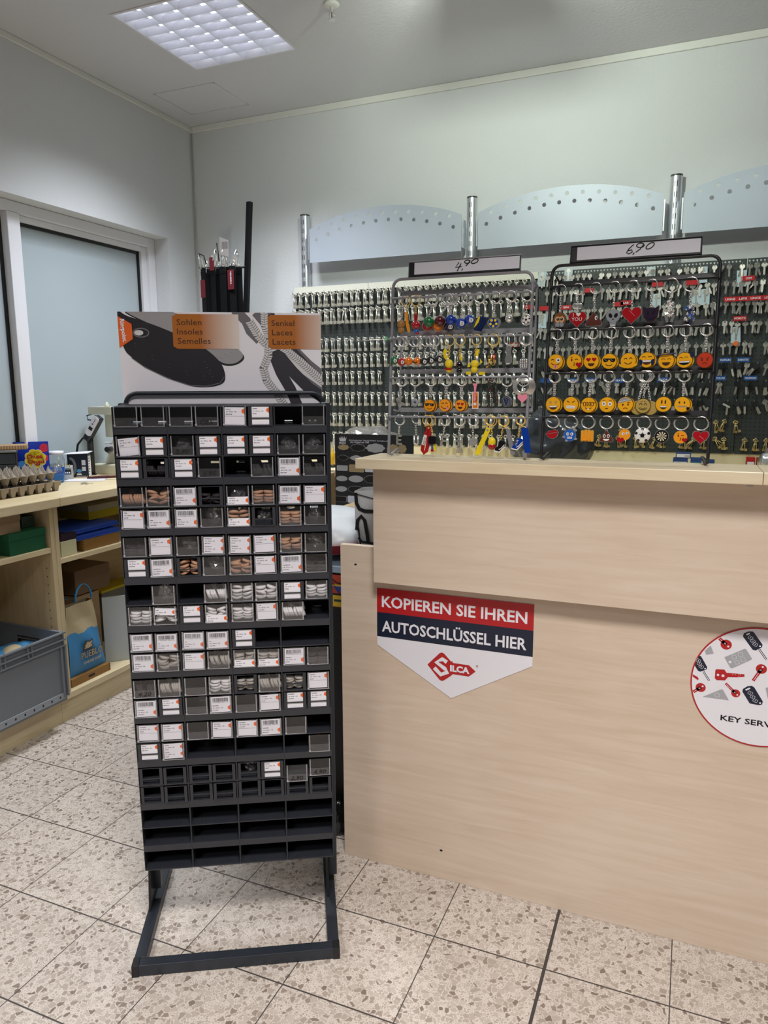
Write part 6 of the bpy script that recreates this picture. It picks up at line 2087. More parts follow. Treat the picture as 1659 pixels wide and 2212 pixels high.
M_oak = mat('brown_wood_tray', '#8d6632', 0.5, noise=0.15, nscale=14)


def tray_details(t, w_, d, h):
    q = MB(M_ink)
    q.prism(rrect(w_ * .42, w_ * .58, h * .36, h * .62, h * .12), -0.0006, 0.0006); q.build('slot_handle', t)
    q = MB(mat('dark_joint', '#5e4320', .6))
    for i in range(4): q.box(w_ - 0.008, w_ - 0.0005, -0.0003, 0.0012, h * (.08 + .24 * i), h * (.2 + .24 * i))
    q.build('finger_joint', t)


def plain_joints(t, w_, d, h):
    q = MB(mat('dark_joint', '#5e4320', .6))
    for i in range(4): q.box(0.0005, 0.008, -0.0003, 0.0012, h * (.08 + .24 * i), h * (.2 + .24 * i))
    q.build('finger_joint', t)


t_, w_, h_ = carton('wooden_tray', 'brown wooden tray under the blue lids on the right bench shelf', 'tray', 178, 258, 1168, -0.475, 0.22, 0.748, M_oak, extra=plain_joints)
tz = 0.748 + h_
M_bluelid = mat('blue_plastic_lid', '#2350bd', 0.45, noise=0.1, nscale=20)
for k, (nm, a, b, z, xx) in enumerate((('lower of the two blue plastic lids lying on the brown wooden tray', 152, 256, tz, -0.485), ('upper of the two blue plastic lids on the right bench shelf', 140, 260, tz + 0.027, -0.50))):
    y0, y1 = at(a, 1140, 0, xx).y, at(b, 1140, 0, xx).y
    t = thing('blue_lid', nm, 'lid', TR(xx, y0, z + 0.001, rz=PI / 2 + (0.03 if k else -0.02)), 'blue lids on the bench shelf')
    q = MB(M_bluelid); q.box(0, y1 - y0, 0, 0.26, 0, 0.022); q.build('lid_body', t, bevel=0.005)
    q = MB(M_bluelid); q.box(-0.004, y1 - y0 + 0.004, -0.004, 0.264, 0.0, 0.006); q.build('lid_rim', t, bevel=0.002)
t_, w_, h_ = carton('flat_box', 'flat box with yellow bottom and pale lid, at the back of the right bench shelf', 'box', 190, 262, 1094, -0.62, 0.2, tz + 0.052, mat('yellow_card', '#c9b71c', 0.6), 0.03, mat('pale_card', '#bdb89c', 0.7))

# big grey crate
cr = thing('storage_crate', 'large grey plastic storage crate pulled half out of the left bench bay', 'crate', TR(-0.40, 0.572, 0.1345, rz=0))
M_crate = mat('grey_crate', '#70757c', 0.45, noise=0.06, nscale=10)
cw, cl, ch = 0.40, 0.60, 0.31
mb = MB(M_crate)
t = 0.006
mb.box(-t, 0, -cl, 0, 0, ch); mb.box(-cw, -cw + t, -cl, 0, 0, ch); mb.box(-cw + t, -t, -cl, -cl + t, 0, ch)
# end wall with the handle opening
mb.box(-cw + t, -t, -t, 0, 0, ch - 0.085); mb.box(-cw + t, -t, -t, 0, ch - 0.045, ch)
mb.box(-cw + t, -0.27, -t, 0, ch - 0.085, ch - 0.045); mb.box(-0.13, -t, -t, 0, ch - 0.085, ch - 0.045)
mb.box(-cw + t, -t, -cl + t, -t, 0, 0.006)
mb.build('crate_body', cr)
mb = MB(M_crate)
for z in (ch - 0.006, ch - 0.036, ch - 0.062):
    mb.box(0, 0.010, -cl - 0.01, 0.010, z, z + 0.006); mb.box(-cw - 0.01, 0, 0, 0.010, z, z + 0.006)
for y in (-0.005, -0.17, -0.19, -0.30, -0.32, -0.46):
    mb.box(0, 0.009, y, y + 0.004, ch - 0.062, ch)
mb.box(0, 0.008, -0.022, -0.014, 0.02, ch - 0.06); mb.box(0, 0.008, 0.0, 0.008, 0.02, ch - 0.06)
mb.build('rim_rib', cr)
mb = MB(mat('light_grey_strip', '#8f959c', 0.45)); mb.box(0, 0.005, -cl, -0.014, 0.012, 0.040); mb.build('bottom_strip', cr)
mb = MB(M_ink)
for i in range(12): mb.box(0.0045, 0.0056, -0.045 - i * 0.046, -0.038 - i * 0.046, 0.022, 0.031)
mb.build('strip_slot', cr)

M_bag = mat('cream_bag_paper', '#b9a886', 0.6, noise=0.04)
M_bagblue = mat('blue_bag_print', '#3f86ba', 0.55, noise=0.1, nscale=12)
M_bagtxt = mat('brown_bag_print', '#4a3024', 0.6)


def lump(name, label, cat, c, r, m, seed, amp=0.22, group=None, squash=1.0, deco=None):
    rr = random.Random(seed)
    bm = bmesh.new(); bmesh.ops.create_icosphere(bm, subdivisions=4, radius=1.0)
    ph = [(rr.uniform(2, 7), Vector((rr.uniform(-1, 1), rr.uniform(-1, 1), rr.uniform(-1, 1))).normalized(), rr.uniform(0, 6)) for _ in range(10)]
    for v in bm.verts:
        n = v.co.normalized(); k = 1.0
        for f, d, p in ph:
            k += amp / 10 * 2.2 * abs(math.sin(f * n.dot(d) + p)) - amp / 10 * 1.1
        z = max(-0.72, n.z)
        v.co = Vector((n.x * r[0] * k, n.y * r[1] * k, (z + 0.72) * r[2] / 1.72 * 1.0 * (k if z > -.7 else 1)))
    me = bpy.data.meshes.new(name); bm.to_mesh(me); bm.free(); me.materials.append(m)
    for p in me.polygons: p.use_smooth = True
    o = bpy.data.objects.new(name, me); COL.objects.link(o); o.location = c
    return tag(o, label, cat, group)


lump('plastic_bag', 'white plastic bag lying in the grey crate', 'bag', (-0.62, 0.225, 0.285), (0.10, 0.10, 0.26), mat('white_bag', '#b9bcc4', 0.4), 4)
lump('stuffing', 'dark cloth heap at the bottom of the grey crate', 'cloth', (-0.60, 0.30, 0.142), (0.13, 0.19, 0.13), mat('dark_cloth', '#2b2f36', 0.8), 6)
o = lump('folded_bag', 'folded blue and cream paper bag lying in the grey crate', 'bag', (-0.54, 0.44, 0.285), (0.09, 0.12, 0.12), M_bagblue, 9)
mb = MB(M_bag); mb.sphere((0.02, -0.02, 0.10), (0.045, 0.05, 0.035), 0, 14, 8); mb.tube([(0.05, -0.11, 0.08), (0.06, -0.08, 0.12), (0.05, -0.05, 0.09)], 0.014, 8); mb.build('cream_fold', o)

# wooden drawer tray and the printed bag on it
t_, w_, h_ = carton('wooden_tray', 'brown wooden tray with a black slot handle at the bottom of the right bench bay', 'tray', 155, 241, 1470, -0.478, 0.26, 0.133, M_oak, extra=tray_details)
bz = 0.133 + h_ + 0.002
bp = at(152, 1466, 0, -0.50)
bag = thing('carrier_bag', 'cream and blue carrier bag with brown lettering standing on the wooden tray', 'bag', TR(-0.50, bp.y, bz, rz=PI / 2))


def bq(x, y):
    p = at(x / 3.815, 1060 + y / 3.815, 0, -0.50); return (p.y - bp.y, p.z - bz)


O_ = [bq(580, 1545), bq(870, 1400), bq(760, 930), bq(530, 925)]
O_[0] = (O_[0][0], 0.0); O_[1] = (O_[1][0], 0.0)
nx, nz = 24, 60; vs = []; fs = []; mi = []
rr = random.Random(2)
for j in range(nz + 1):
    v = j / nz
    xl = O_[0][0] + (O_[3][0] - O_[0][0]) * v; xr = O_[1][0] + (O_[2][0] - O_[1][0]) * v; zt = (O_[3][1] + O_[2][1]) / 2 * v
    dp = 0.11 * (1 - v) + 0.035 * v
    for side in (0, 1):
        for i in range(nx + 1):
            u = i / nx; bulge = 0.018 * math.sin(PI * u) * math.sin(PI * min(1, v * 1.3)) + 0.006 * math.sin(9 * u + 4 * v) * math.sin(5 * v)
            vs.append((xl + (xr - xl) * u, (-bulge if side == 0 else dp + bulge), zt))
W2 = 2 * (nx + 1)
bm_ = MB(M_bag, M_bagblue)
for j in range(nz):
    for side in (0, 1):
        for i in range(nx):
            a = j * W2 + side * (nx + 1) + i; zc_ = (j + .5) / nz; bm_blue = zc_ < 0.60 + 0.025 * math.sin(i * .5)
            fs.append((a, a + 1, a + 1 + W2, a + W2)); mi.append(1 if bm_blue else 0)
    for i in (0, nx):
        a = j * W2 + i; b_ = a + nx + 1; fs.append((a, b_, b_ + W2, a + W2)); mi.append(1 if (j + .5) / nz < .6 else 0)
for f, m in zip(fs, mi): bm_.f.append(f); bm_.mi.append(m); bm_.sm.append(True)
bm_.v = vs
bm_.build('bag_body', bag)
mb = MB(M_bagtxt, M_bag); y = -0.0235
a = bq(640, 1440); b_ = bq(870, 1335)
mb.text('PUEBLO', a[0] + .002, 0.072, 0.034, y, 0, bold=0.03, width=(b_[0] - a[0]) * .76)
mb.text('PUEBLO', a[0] + .0035, 0.0735, 0.031, y - .0008, 1, width=(b_[0] - a[0]) * .74)
mb.text('ONLINE SHOP', a[0] + .016, 0.046, 0.012, y, 1, bold=.02, width=(b_[0] - a[0]) * .62)
mb.plate([(a[0] + q[0] * 0.030 + .045, 0.128 + q[1] * .022) for q in ((-1.2, -.6), (-.7, .0), (-1.0, .1), (-.4, .8), (-.3, 1.3), (.5, .9), (1.2, 1.3), (.9, .2), (1.3, -.4), (.2, -.7))], y, 0)
mb.plate([(a[0] + q[0] * 0.026 + .047, 0.128 + q[1] * .019) for q in ((-.9, -.5), (-.5, .0), (-.8, .15), (-.3, .7), (-.2, 1.1), (.5, .8), (1.1, 1.1), (.8, .2), (1.1, -.3), (.2, -.6))], y - .0008, 1)
mb.build('bag_print', bag)
mb = MB(mat('blue_handle', '#3f9bd8', 0.5))
for yy, x0, x1 in ((0.0, O_[3][0] + .062, O_[2][0] - 0.002),):
    pts = [(x0 + (x1 - x0) * (0.5 - .5 * math.cos(PI * i / 12)), yy, O_[3][1] - 0.015 + 0.075 * math.sin(PI * i / 12)) for i in range(13)]
    mb.tube(pts, 0.007, 6, flat=0.25)
mb.tube([(O_[3][0] - .02, 0.03, O_[3][1] + .03), (O_[3][0] + .02, 0.03, O_[3][1] + .012), (O_[3][0] + .05, 0.03, O_[3][1] - .004)], 0.007, 6, flat=.3)
mb.build('bag_handle', bag)
# boxes behind the bag
M_brownbox = mat('brown_kraft', '#7b6248', 0.8, noise=0.06)
zc0 = at(162, 1290, 0, -0.64).z
carton('carton', 'pale brown carton under the kraft shoe box, behind the printed bag', 'box', 163, 215, at(163, 0, 0, -.64) and 1291, -0.65, 0.24, 0.1335, M_cardboard)
carton('shoe_box', 'brown kraft shoe box with lid, at the back of the right bench bay', 'box', 160, 236, 1236, -0.64, 0.26, zc0 + 0.002, M_brownbox, 0.05)
carton('carton', 'grey carton with a yellow top behind the leaning white board', 'box', 219, 300, 1278, -0.80, 0.12, 0.1335, mat('grey_card', '#6f6f6a', .7), 0.012, mat('yellow_card', '', .6))
pA, pB = at(229, 1431, 2, 0.1345), at(278, 1424, 2, 0.1345)
d_ = (pB - pA); yaw_ = math.atan2(d_.y, d_.x)
Pt = on_plane(221.5, 1292, pA, Vector((-math.sin(yaw_), math.cos(yaw_), 0)))
tag(MB(mat('white_board', '#b9bfc0', 0.4)).box(0, d_.length + 0.03, 0, 0.018, 0, Pt.z - 0.1345).build('loose_board', bevel=0.001, T=TR(pA.x, pA.y, 0.1345, rz=yaw_)), 'white laminated board leaning upright in the right bench bay', 'board')


# ---------------------------------------------------------------- things on the left workbench
class Face:
    """a small upright frame facing the shop: X to the right, Y away, Z up"""
    def __init__(s, base, rz):
        s.P = Vector(base); s.T = TR(*base, rz=rz); s.N = Vector((-math.sin(rz), math.cos(rz), 0)); s.Ti = s.T.inverted()

    def q(s, px, py):
        p = s.Ti @ on_plane(px, py, s.P, s.N); return (p.x, p.z)


def cz2(x, y): return (x / 5.027, 820 + y / 5.027)


M_egg = mat('egg_carton_pulp', '#a59a8c', 0.9, noise=0.12, nscale=50)


def egg_tray(label, x0, y0, z0, up, down, rz, nx=3, ny=8):
    p = 0.047; R_ = 6; mb = MB(M_egg); vs = []; fs = []
    NX, NY = nx * R_, ny * R_
    for j in range(NY + 1):
        for i in range(NX + 1):
            x, y_ = i / R_ * p, j / R_ * p
            fx, fy = (i / R_) % 1, (j / R_) % 1
            cup = (1 - min(1, 2.1 * max(abs(fx - .5), abs(fy - .5))))            # centre of a cell
            px_, py_ = abs(((i / R_ + .5) % 1) - .5), abs(((j / R_ + .5) % 1) - .5)
            pk = 1 - min(1, 2.3 * max(px_, py_))
            edge = i in (0, NX) or j in (0, NY)
            z = -down * min(1, cup * 1.6) + (up * min(1, pk * 1.25) if not edge else 0)
            vs.append((-x, y_, z))
    for j in range(NY):
        for i in range(NX):
            a = j * (NX + 1) + i; fs.append((a, a + 1, a + NX + 2, a + NX + 1))
    mb.add(vs, fs)
    o = mb.build('egg_carton', T=TR(x0, y0, z0, rz=rz))
    md = o.modifiers.new('thickness', 'SOLIDIFY'); md.thickness = 0.002; md.offset = 1
    return tag(o, label, 'egg carton', 'egg cartons on the bench')


egg_tray('lower of the two stacked grey egg cartons on the workbench', -0.60, 0.45, BT + 0.046, 0.0, 0.044, 0.0, 3, 8)
egg_tray('upper, peaked grey egg carton of the stack on the workbench', -0.605, 0.425, BT + 0.088, 0.042, 0.036, -0.02, 3, 8)

# blue sweets bag
F1 = Face(at(68, 1040, 2, BT), 0.80)
x0, _ = F1.q(30, 1000); x1, _ = F1.q(107, 1000); _, zt_ = F1.q(66, 955)
t = thing('sweets_bag', 'blue lollipop bag with a yellow flower shaped badge, behind the egg cartons', 'bag', F1.T)
M_cb = mat('blue_foil', '#17339c', 0.3)
vs = []; fs = []; n1, n2 = 10, 12
for s_ in (-1, 1):
    for j in range(n2 + 1):
        for i in range(n1 + 1):
            u, v = i / n1, j / n2; th = 0.030 * (math.sin(PI * u) ** .6) * (math.sin(PI * (0.04 + .96 * min(1, v * 1.0))) ** .6 if v < .94 else 0)
            th *= 1 - v * .5
            vs.append((x0 + (x1 - x0) * u, 0.028 + s_ * th * .9, zt_ * v))
for s_ in (0, 1):
    o_ = s_ * (n1 + 1) * (n2 + 1)
    for j in range(n2):
        for i in range(n1):
            a = o_ + j * (n1 + 1) + i; fs.append((a, a + 1, a + n1 + 2, a + n1 + 1))
MB(M_cb).add(vs, fs, 0, None, True).build('bag_body', t)
mb = MB(mat('yellow_print', '#e8d02c', .4), M_red, mat('pink_print', '#d8344c', .4), mat('light_blue_print', '#3e86d4', .4), M_white)
c0 = F1.q(*cz2(385, 860)); rr_ = abs(F1.q(*cz2(500, 860))[0] - c0[0])
yy = -0.008
for i in range(8):
    a = i * PI / 4 + .3; mb.plate(ell(c0[0] + rr_ * .66 * math.cos(a), c0[1] + rr_ * .66 * math.sin(a), rr_ * .40, rr_ * .40, 14), yy + .0002, 4); mb.plate(ell(c0[0] + rr_ * .66 * math.cos(a), c0[1] + rr_ * .66 * math.sin(a), rr_ * .36, rr_ * .36, 14), yy, 0)
mb.plate(ell(c0[0], c0[1], rr_ * .8, rr_ * .8, 20), yy, 0)
mb.text('Chupa', c0[0] - rr_ * .05, c0[1] + rr_ * .08, rr_ * .38, yy - .0008, 1, align='C', bold=.03, width=rr_ * 1.5)
mb.text('Chups', c0[0] + rr_ * .05, c0[1] - rr_ * .45, rr_ * .38, yy - .0008, 1, align='C', bold=.03, width=rr_ * 1.6)
mb.stroke([(c0[0] - rr_ * .4, c0[1] - rr_ * .62), (c0[0] + rr_ * .4, c0[1] - rr_ * .58)], rr_ * .1, yy - .0008, 1)
mb.build('flower_badge', t)
mb = MB(mat('yellow_print', '#e8d02c', .4), M_red, mat('pink_print', '#d8344c', .4), mat('light_blue_print', '#3e86d4', .4), M_white)
for px, py, r_, m_ in ((480, 740, .022, 2), (495, 850, .016, 2), (170, 780, .010, 3), (240, 920, .018, 3)):
    c = F1.q(*cz2(px, py)); mb.plate([(min(max(q[0], x0 + .004), x1 - .004), q[1]) for q in ell(c[0], c[1], r_, r_, 16)], yy + .0004, m_)
mb.build('colour_spots', t)

# stack of small black drawers with a carton on it
F2 = Face((-0.80, 0.655, BT), 0.80)
ox = (-0.965, 0.80)
t = thing('drawer_box', 'small black desktop drawer box at the left edge of the photo', 'drawer box', TR(ox[0], ox[1], BT, rz=0.80))
mb = MB(M_black); mb.box(-0.13, 0.075, 0, 0.115, 0, 0.165); mb.build('box_body', t, bevel=0.002)
for i in range(3):
    q = MB(mat('smoky_drawer', '#3a4048', 0.25)); q.box(-0.125, 0.07, -0.004, 0, 0.008 + i * 0.052, 0.054 + i * 0.052); q.build('drawer', t, bevel=0.002)
MB(mat('grey_lid', '#8e9298', .4)).box(-0.13, 0.078, -0.006, 0.117, 0.165, 0.176).build('box_lid', t, bevel=0.003)
t = thing('flat_carton', 'open flat brown cardboard box lying on the black drawer box', 'box', TR(ox[0], ox[1], BT + 0.1775, rz=0.80))
MB(M_cardboard).box(-0.14, 0.125, -0.002, 0.125, 0, 0.02).build('box_body', t, bevel=0.001)
q = MB(mat('corrugated_edge', '#c8a988', .8))
for i in range(22): q.box(-0.138 + i * 0.012, -0.132 + i * 0.012, -0.004, 0.0, 0.004, 0.019)
q.build('corrugated_flap', t)

# glass jar
jp = Vector((-0.985, 1.155, BT))
t = thing('glass_jar', 'glass jar with a white screw lid beside the blue sweets bag', 'jar', TR(*jp))
MB(clear_mat('jar_glass', (.93, .96, .96), .12, .02)).lathe([(0.001, 0.0), (0.042, 0.0), (0.046, 0.006), (0.046, 0.10), (0.036, 0.122), (0.035, 0.130)], 24).build('glass_body', t)
MB(M_white).lathe([(0.001, 0.128), (0.041, 0.128), (0.042, 0.145), (0.001, 0.147)], 24).build('jar_lid', t)
lump('jar_contents', 'pale crumpled film inside the glass jar', 'film', jp + Vector((0, 0, 0.003)), (0.034, 0.034, 0.075), M_film, 12)
# pins on a small grey block
t = thing('key_bit_block', 'small grey block of brass tipped pins in front of the glass jar', 'tool block', TR(-0.915, 1.135, BT, rz=0.7))
MB(mat('grey_block', '#75787c', .5)).box(-0.05, 0.035, 0, 0.035, 0, 0.060).build('block', t, bevel=0.002)
q = MB(M_brass)
for i in range(7): q.cyl(0.0022, 0.0, 0.018 + (i % 3) * .006, 8, 0, TR(-0.042 + i * 0.012, 0.012, 0.06))
q.tube([(-.02, .02, .06), (-.02, .02, .115)], .0015, 5)
q.build('brass_pin', t)
# blue bin
F3 = Face(at(122, 1043, 2, BT), 0.75)
t = thing('stacking_bin', 'small blue open stacking bin beside the egg cartons', 'bin', F3.T)
xa, xb = F3.q(106, 1030)[0], F3.q(138, 1030)[0]
mb = MB(mat('blue_bin_plastic', '#1f6cc4', .4))
zt = 0.07
mb.add([(xa, 0, 0), (xb - .006, 0, 0), (xb - .006, .09, 0), (xa, .09, 0), (xa, -.012, .035), (xb, -.012, .045), (xb, .1, zt), (xa, .1, zt)], [(0, 1, 2, 3), (0, 4, 5, 1), (1, 5, 6, 2), (2, 6, 7, 3), (3, 7, 4, 0)])
o = mb.build('bin_body', t); md = o.modifiers.new('thickness', 'SOLIDIFY'); md.thickness = 0.003
lump('film_bag', 'small crumpled film bag in the blue bin', 'plastic bag', F3.T @ Vector(((xa + xb) / 2, .045, .004)), (.025, .03, .075), M_film, 15)
# small device
F4 = Face(at(146, 1037, 2, BT), 0.70)
t = thing('card_reader', 'small grey device with black display and buttons', 'device', F4.T)
xa, xb = F4.q(134, 1030)[0], F4.q(156, 1030)[0]
mb = MB(mat('device_grey', '#a6a7a2', .45)); mb.add([(xa, 0, 0), (xb, 0, 0), (xb, .08, 0), (xa, .08, 0), (xa, .02, .065), (xb, .02, .065), (xb, .08, .07), (xa, .08, .07)], [(0, 3, 2, 1), (0, 1, 5, 4), (1, 2, 6, 5), (2, 3, 7, 6), (3, 0, 4, 7), (4, 5, 6, 7)]); mb.build('device_body', t, bevel=.002)
q = MB(M_ink); T = TR(0, 0, 0, rx=-math.atan2(.02, .065)); q.prism(rect(xa + .004, xb - .004, .030, .055), -.0006, .0, 0, T); q.build('display', t)
q = MB(M_white)
for i in range(4): q.prism(rect(xa + .007 + i * .009, xa + .012 + i * .009, .034, .042), -.0012, -.0006, 0, T)
q.build('button', t)
# white and navy product box
pF = at(192, 1031, 2, BT)
t = thing('product_box', 'navy and white product box with a printed ring, on the workbench before the white machine', 'box', TR(pF.x, pF.y, BT, rz=0.50))
bw, bd, bh = 0.105, 0.055, 0.125
mb = MB(mat('navy_box_print', '#131c33', .35), M_white); mb.box(-bw, 0, 0, bd, 0, bh); mb.build('box_body', t, bevel=.001)
q = MB(mat('grey_ring', '#7d8390', .4), mat('sky_print', '#4f9bd0', .4), M_white, M_ink)
q.stroke(arc(-bw * .86, bh * .45, .024, .045, -95, 95, 14), .014, -.0006, 0); q.plate(ell(-bw * .45, bh * .28, .014, .010, 14), -.0006, 1)
q.plate(rect(-.032, -.012, bh * .28, bh * .45), -.0006, 2); q.plate(rect(-.032, -.012, bh * .52, bh * .74), -.0006, 2)
for i in range(6): q.plate(ell(-.028 + (i % 3) * .006, bh * .32 + (i // 3) * .01, .0018, .0018, 6), -.0008, 3)
q.plate(rect(-.060, -.036, bh * .10, bh * .17), -.0006, 2); q.text('GERMTABLE', -bw * .62, bh * .015, .006, -.0006, 2, width=.06)
q.build('front_print', t)
q = MB(M_white, M_ink)
q.add([(.0006, .004, .004), (.0006, bd - .004, .004), (.0006, bd - .004, bh - .012), (.0006, .004, bh - .012)], [(0, 1, 2, 3)], 0)
for i in range(7):
    q.add([(.001, .010, .012 + i * .014), (.001, bd * (.4 + .07 * (i % 3)), .012 + i * .014), (.001, bd * (.4 + .07 * (i % 3)), .018 + i * .014), (.001, .010, .018 + i * .014)], [(0, 1, 2, 3)], 1)
q.build('side_print', t)
o = MB(M_white).add([(-bw - .012, -.02, bh + .001), (.004, -.015, bh + .004), (.02, bd * .6, bh + .012), (.0, bd + .02, bh + .010), (-bw, bd + .01, bh + .004)], [(0, 1, 2, 3, 4)]).build('paper_sheet', T=TR(pF.x, pF.y, BT, rz=0.50))
md = o.modifiers.new('thickness', 'SOLIDIFY'); md.thickness = .0012
tag(o, 'white sheet of paper lying on top of the navy product box', 'paper')
# white key machine with scanner arm
M_mach = mat('machine_ivory', '#c9c8b4', .4)
t = thing('key_machine', 'ivory key cutting machine with square head, behind the product box', 'machine', TR(-0.937, 1.45, BT, rz=0.12))
mb = MB(M_mach); mb.box(-0.06, 0.20, -0.05, 0.17, 0, 0.055); mb.build('machine_base', t, bevel=.006)
mb = MB(M_mach); mb.add([(.0, .0, .055), (.19, .0, .055), (.19, .15, .055), (.0, .15, .055), (.06, .01, .205), (.19, .01, .225), (.19, .14, .225), (.06, .14, .205)], [(0, 3, 2, 1), (0, 1, 5, 4), (1, 2, 6, 5), (2, 3, 7, 6), (3, 0, 4, 7), (4, 5, 6, 7)]); mb.build('machine_body', t, bevel=.005)
mb = MB(M_chrome, M_ink); mb.cyl(.026, -.01, .05, 18, 0, TR(.075, -.002, .14, rx=PI / 2)); mb.cyl(.014, .05, .075, 14, 1, TR(.075, -.002, .14, rx=PI / 2)); mb.cyl(.010, -.02, .06, 12, 0, TR(.02, .02, .165, ry=PI / 2)); mb.build('key_clamp', t)
mb = MB(M_mach); mb.box(-.005, .058, .03, .09, .20, .335); mb.build('column', t, bevel=.004)
mb = MB(M_mach); mb.prism(rrect(-.085, .062, .325, .366, .006), .0, .12); mb.lathe([(.014, .366), (.014, .372), (.007, .388), (.002, .393)], 14, 0, TR(-.005, .06, 0)); mb.build('square_head', t, bevel=.003)
MB(M_black).tube([(-.08, .02, .325), (-.11, .02, .318), (-.105, .02, .295), (-.06, .02, .29)], .004, 8).build('head_cable', t)
t2 = thing('scanner_arm', 'tilted white and black control arm with a black cable, in front of the ivory machine', 'arm', TR(-0.945, 1.362, BT, rz=0.12))
mb = MB(M_black); mb.tube([(0, 0, 0), (0, 0, .22)], .017, 12); mb.cyl(.022, 0, .006, 18); mb.build('arm_post', t2)
Ta = TR(.0, -.01, .215, ry=0.62)
mb = MB(M_black); mb.T = Ta; mb.box(-.021, .021, -.012, .028, -.03, .125); mb.build('arm_body', t2, bevel=.008)
mb = MB(M_white); mb.T = Ta; mb.prism(rrect(-.0195, .0195, .005, .122, .014), -.016, -.0122); mb.build('arm_cover', t2)
mb = MB(M_ink); mb.T = Ta; mb.prism(rect(-.012, .012, .040, .058), -.0172, -.016); mb.plate(ell(-.002, .076, .005, .004, 10), -.0168); mb.plate(rect(-.001, .002, .086, .11), -.0168); mb.build('arm_display', t2)
MB(M_black).tube([(-.012, 0, .20), (-.045, 0, .200), (-.080, 0, .165), (-.098, .0, .09), (-.10, .0, .005)], .006, 8).build('arm_cable', t2)
# papers, file handle and loose keys
p = at(195, 1038, 2, BT)
tag(MB(M_white).box(-.10, .09, -.05, .05, 0, .003).build('paper_stack', T=TR(p.x - .02, p.y, BT + .0005, rz=.55)), 'few sheets of white paper on the workbench in front of the product box', 'paper')
p = at(222, 1036, 2, BT)
tag(MB(mat('dark_red_handle', '#4a1018', .4)).tube([(-.075, 0, .008), (-.04, 0, .010), (.03, 0, .011), (.075, 0, .009)], [.004, .007, .0085, .006], 10).build('file_handle', T=TR(p.x, p.y, BT + .0035, rz=.75)), 'dark red tool handle lying on the white papers', 'tool')
p = at(182, 1045, 2, BT)
mb = MB(M_steel)
for i in range(3): 
    v, f = KS['ring_round']; T = TR(.012 * i - .012, .004 * i, .002 + .0023 * i, rx=-PI / 2, rz=0) @ TR(0, 0, 0, ry=.9 * i - .9)
    mb.add(v, f, 0, T); mb.prism([(-.004, -.017), (.004, -.017), (.004, -.05), (0, -.055), (-.004, -.05)], -.001, .001, 0, T)
tag(mb.build('key_bunch', T=TR(p.x, p.y, BT + .001, rz=1.2)), 'small bunch of silver keys lying on the workbench edge', 'keys')

# ---------------------------------------------------------------- belts in the corner
bs = thing('belt_stand', 'leaning black square pole with arms carrying black belts, in the room corner', 'stand', TR(-0.50, 2.10, BT))
q0 = at(532, 668, 1, 2.10); q1 = at(539, 436, 1, 2.10)
sl = (q1.x - q0.x) / (q1.z - q0.z)
xb0 = q0.x - sl * (q0.z - BT)
M_belt = mat('black_leather', '#0b0b0d', .45, noise=.2, nscale=40, spec=.2)
mb = MB(M_belt); L_ = q1.z - BT
w2 = .0145
mb.add([(xb0 + .5 + sx * w2 + (sl * L_ if k else 0), sy * w2, (L_ if k else 0.0)) for k in (0, 1) for sx, sy in ((-1, -1), (1, -1), (1, 1), (-1, 1))], [(0, 3, 2, 1), (4, 5, 6, 7)] + [(i, (i + 1) % 4, 4 + (i + 1) % 4, 4 + i) for i in range(4)])
mb.build('pole', bs, bevel=.003)
MB(M_black).box(xb0 + .5 - .10, xb0 + .5 + .10, -.10, .10, 0, .006).build('foot_plate', bs, bevel=.002)
mb = MB(M_black)
zarm = 2.185 - BT
for dy in (-.05, 0.0, .05): mb.tube([(xb0 + .5 + sl * zarm, dy * .3, zarm), (-.19, dy, zarm + .008)], .0025, 8)
mb.build('arm', bs)
M_belt = mat('black_leather', '#0b0b0d', .45, noise=.2, nscale=40, spec=.2)
rr = random.Random(4)
BD = ['at the left end', 'second from the left', 'third from the left', 'fourth from the left', 'fifth from the left', 'in the middle', 'just right of the middle', 'fifth from the right', 'fourth from the right', 'third from the right', 'second from the right', 'next to the pole']
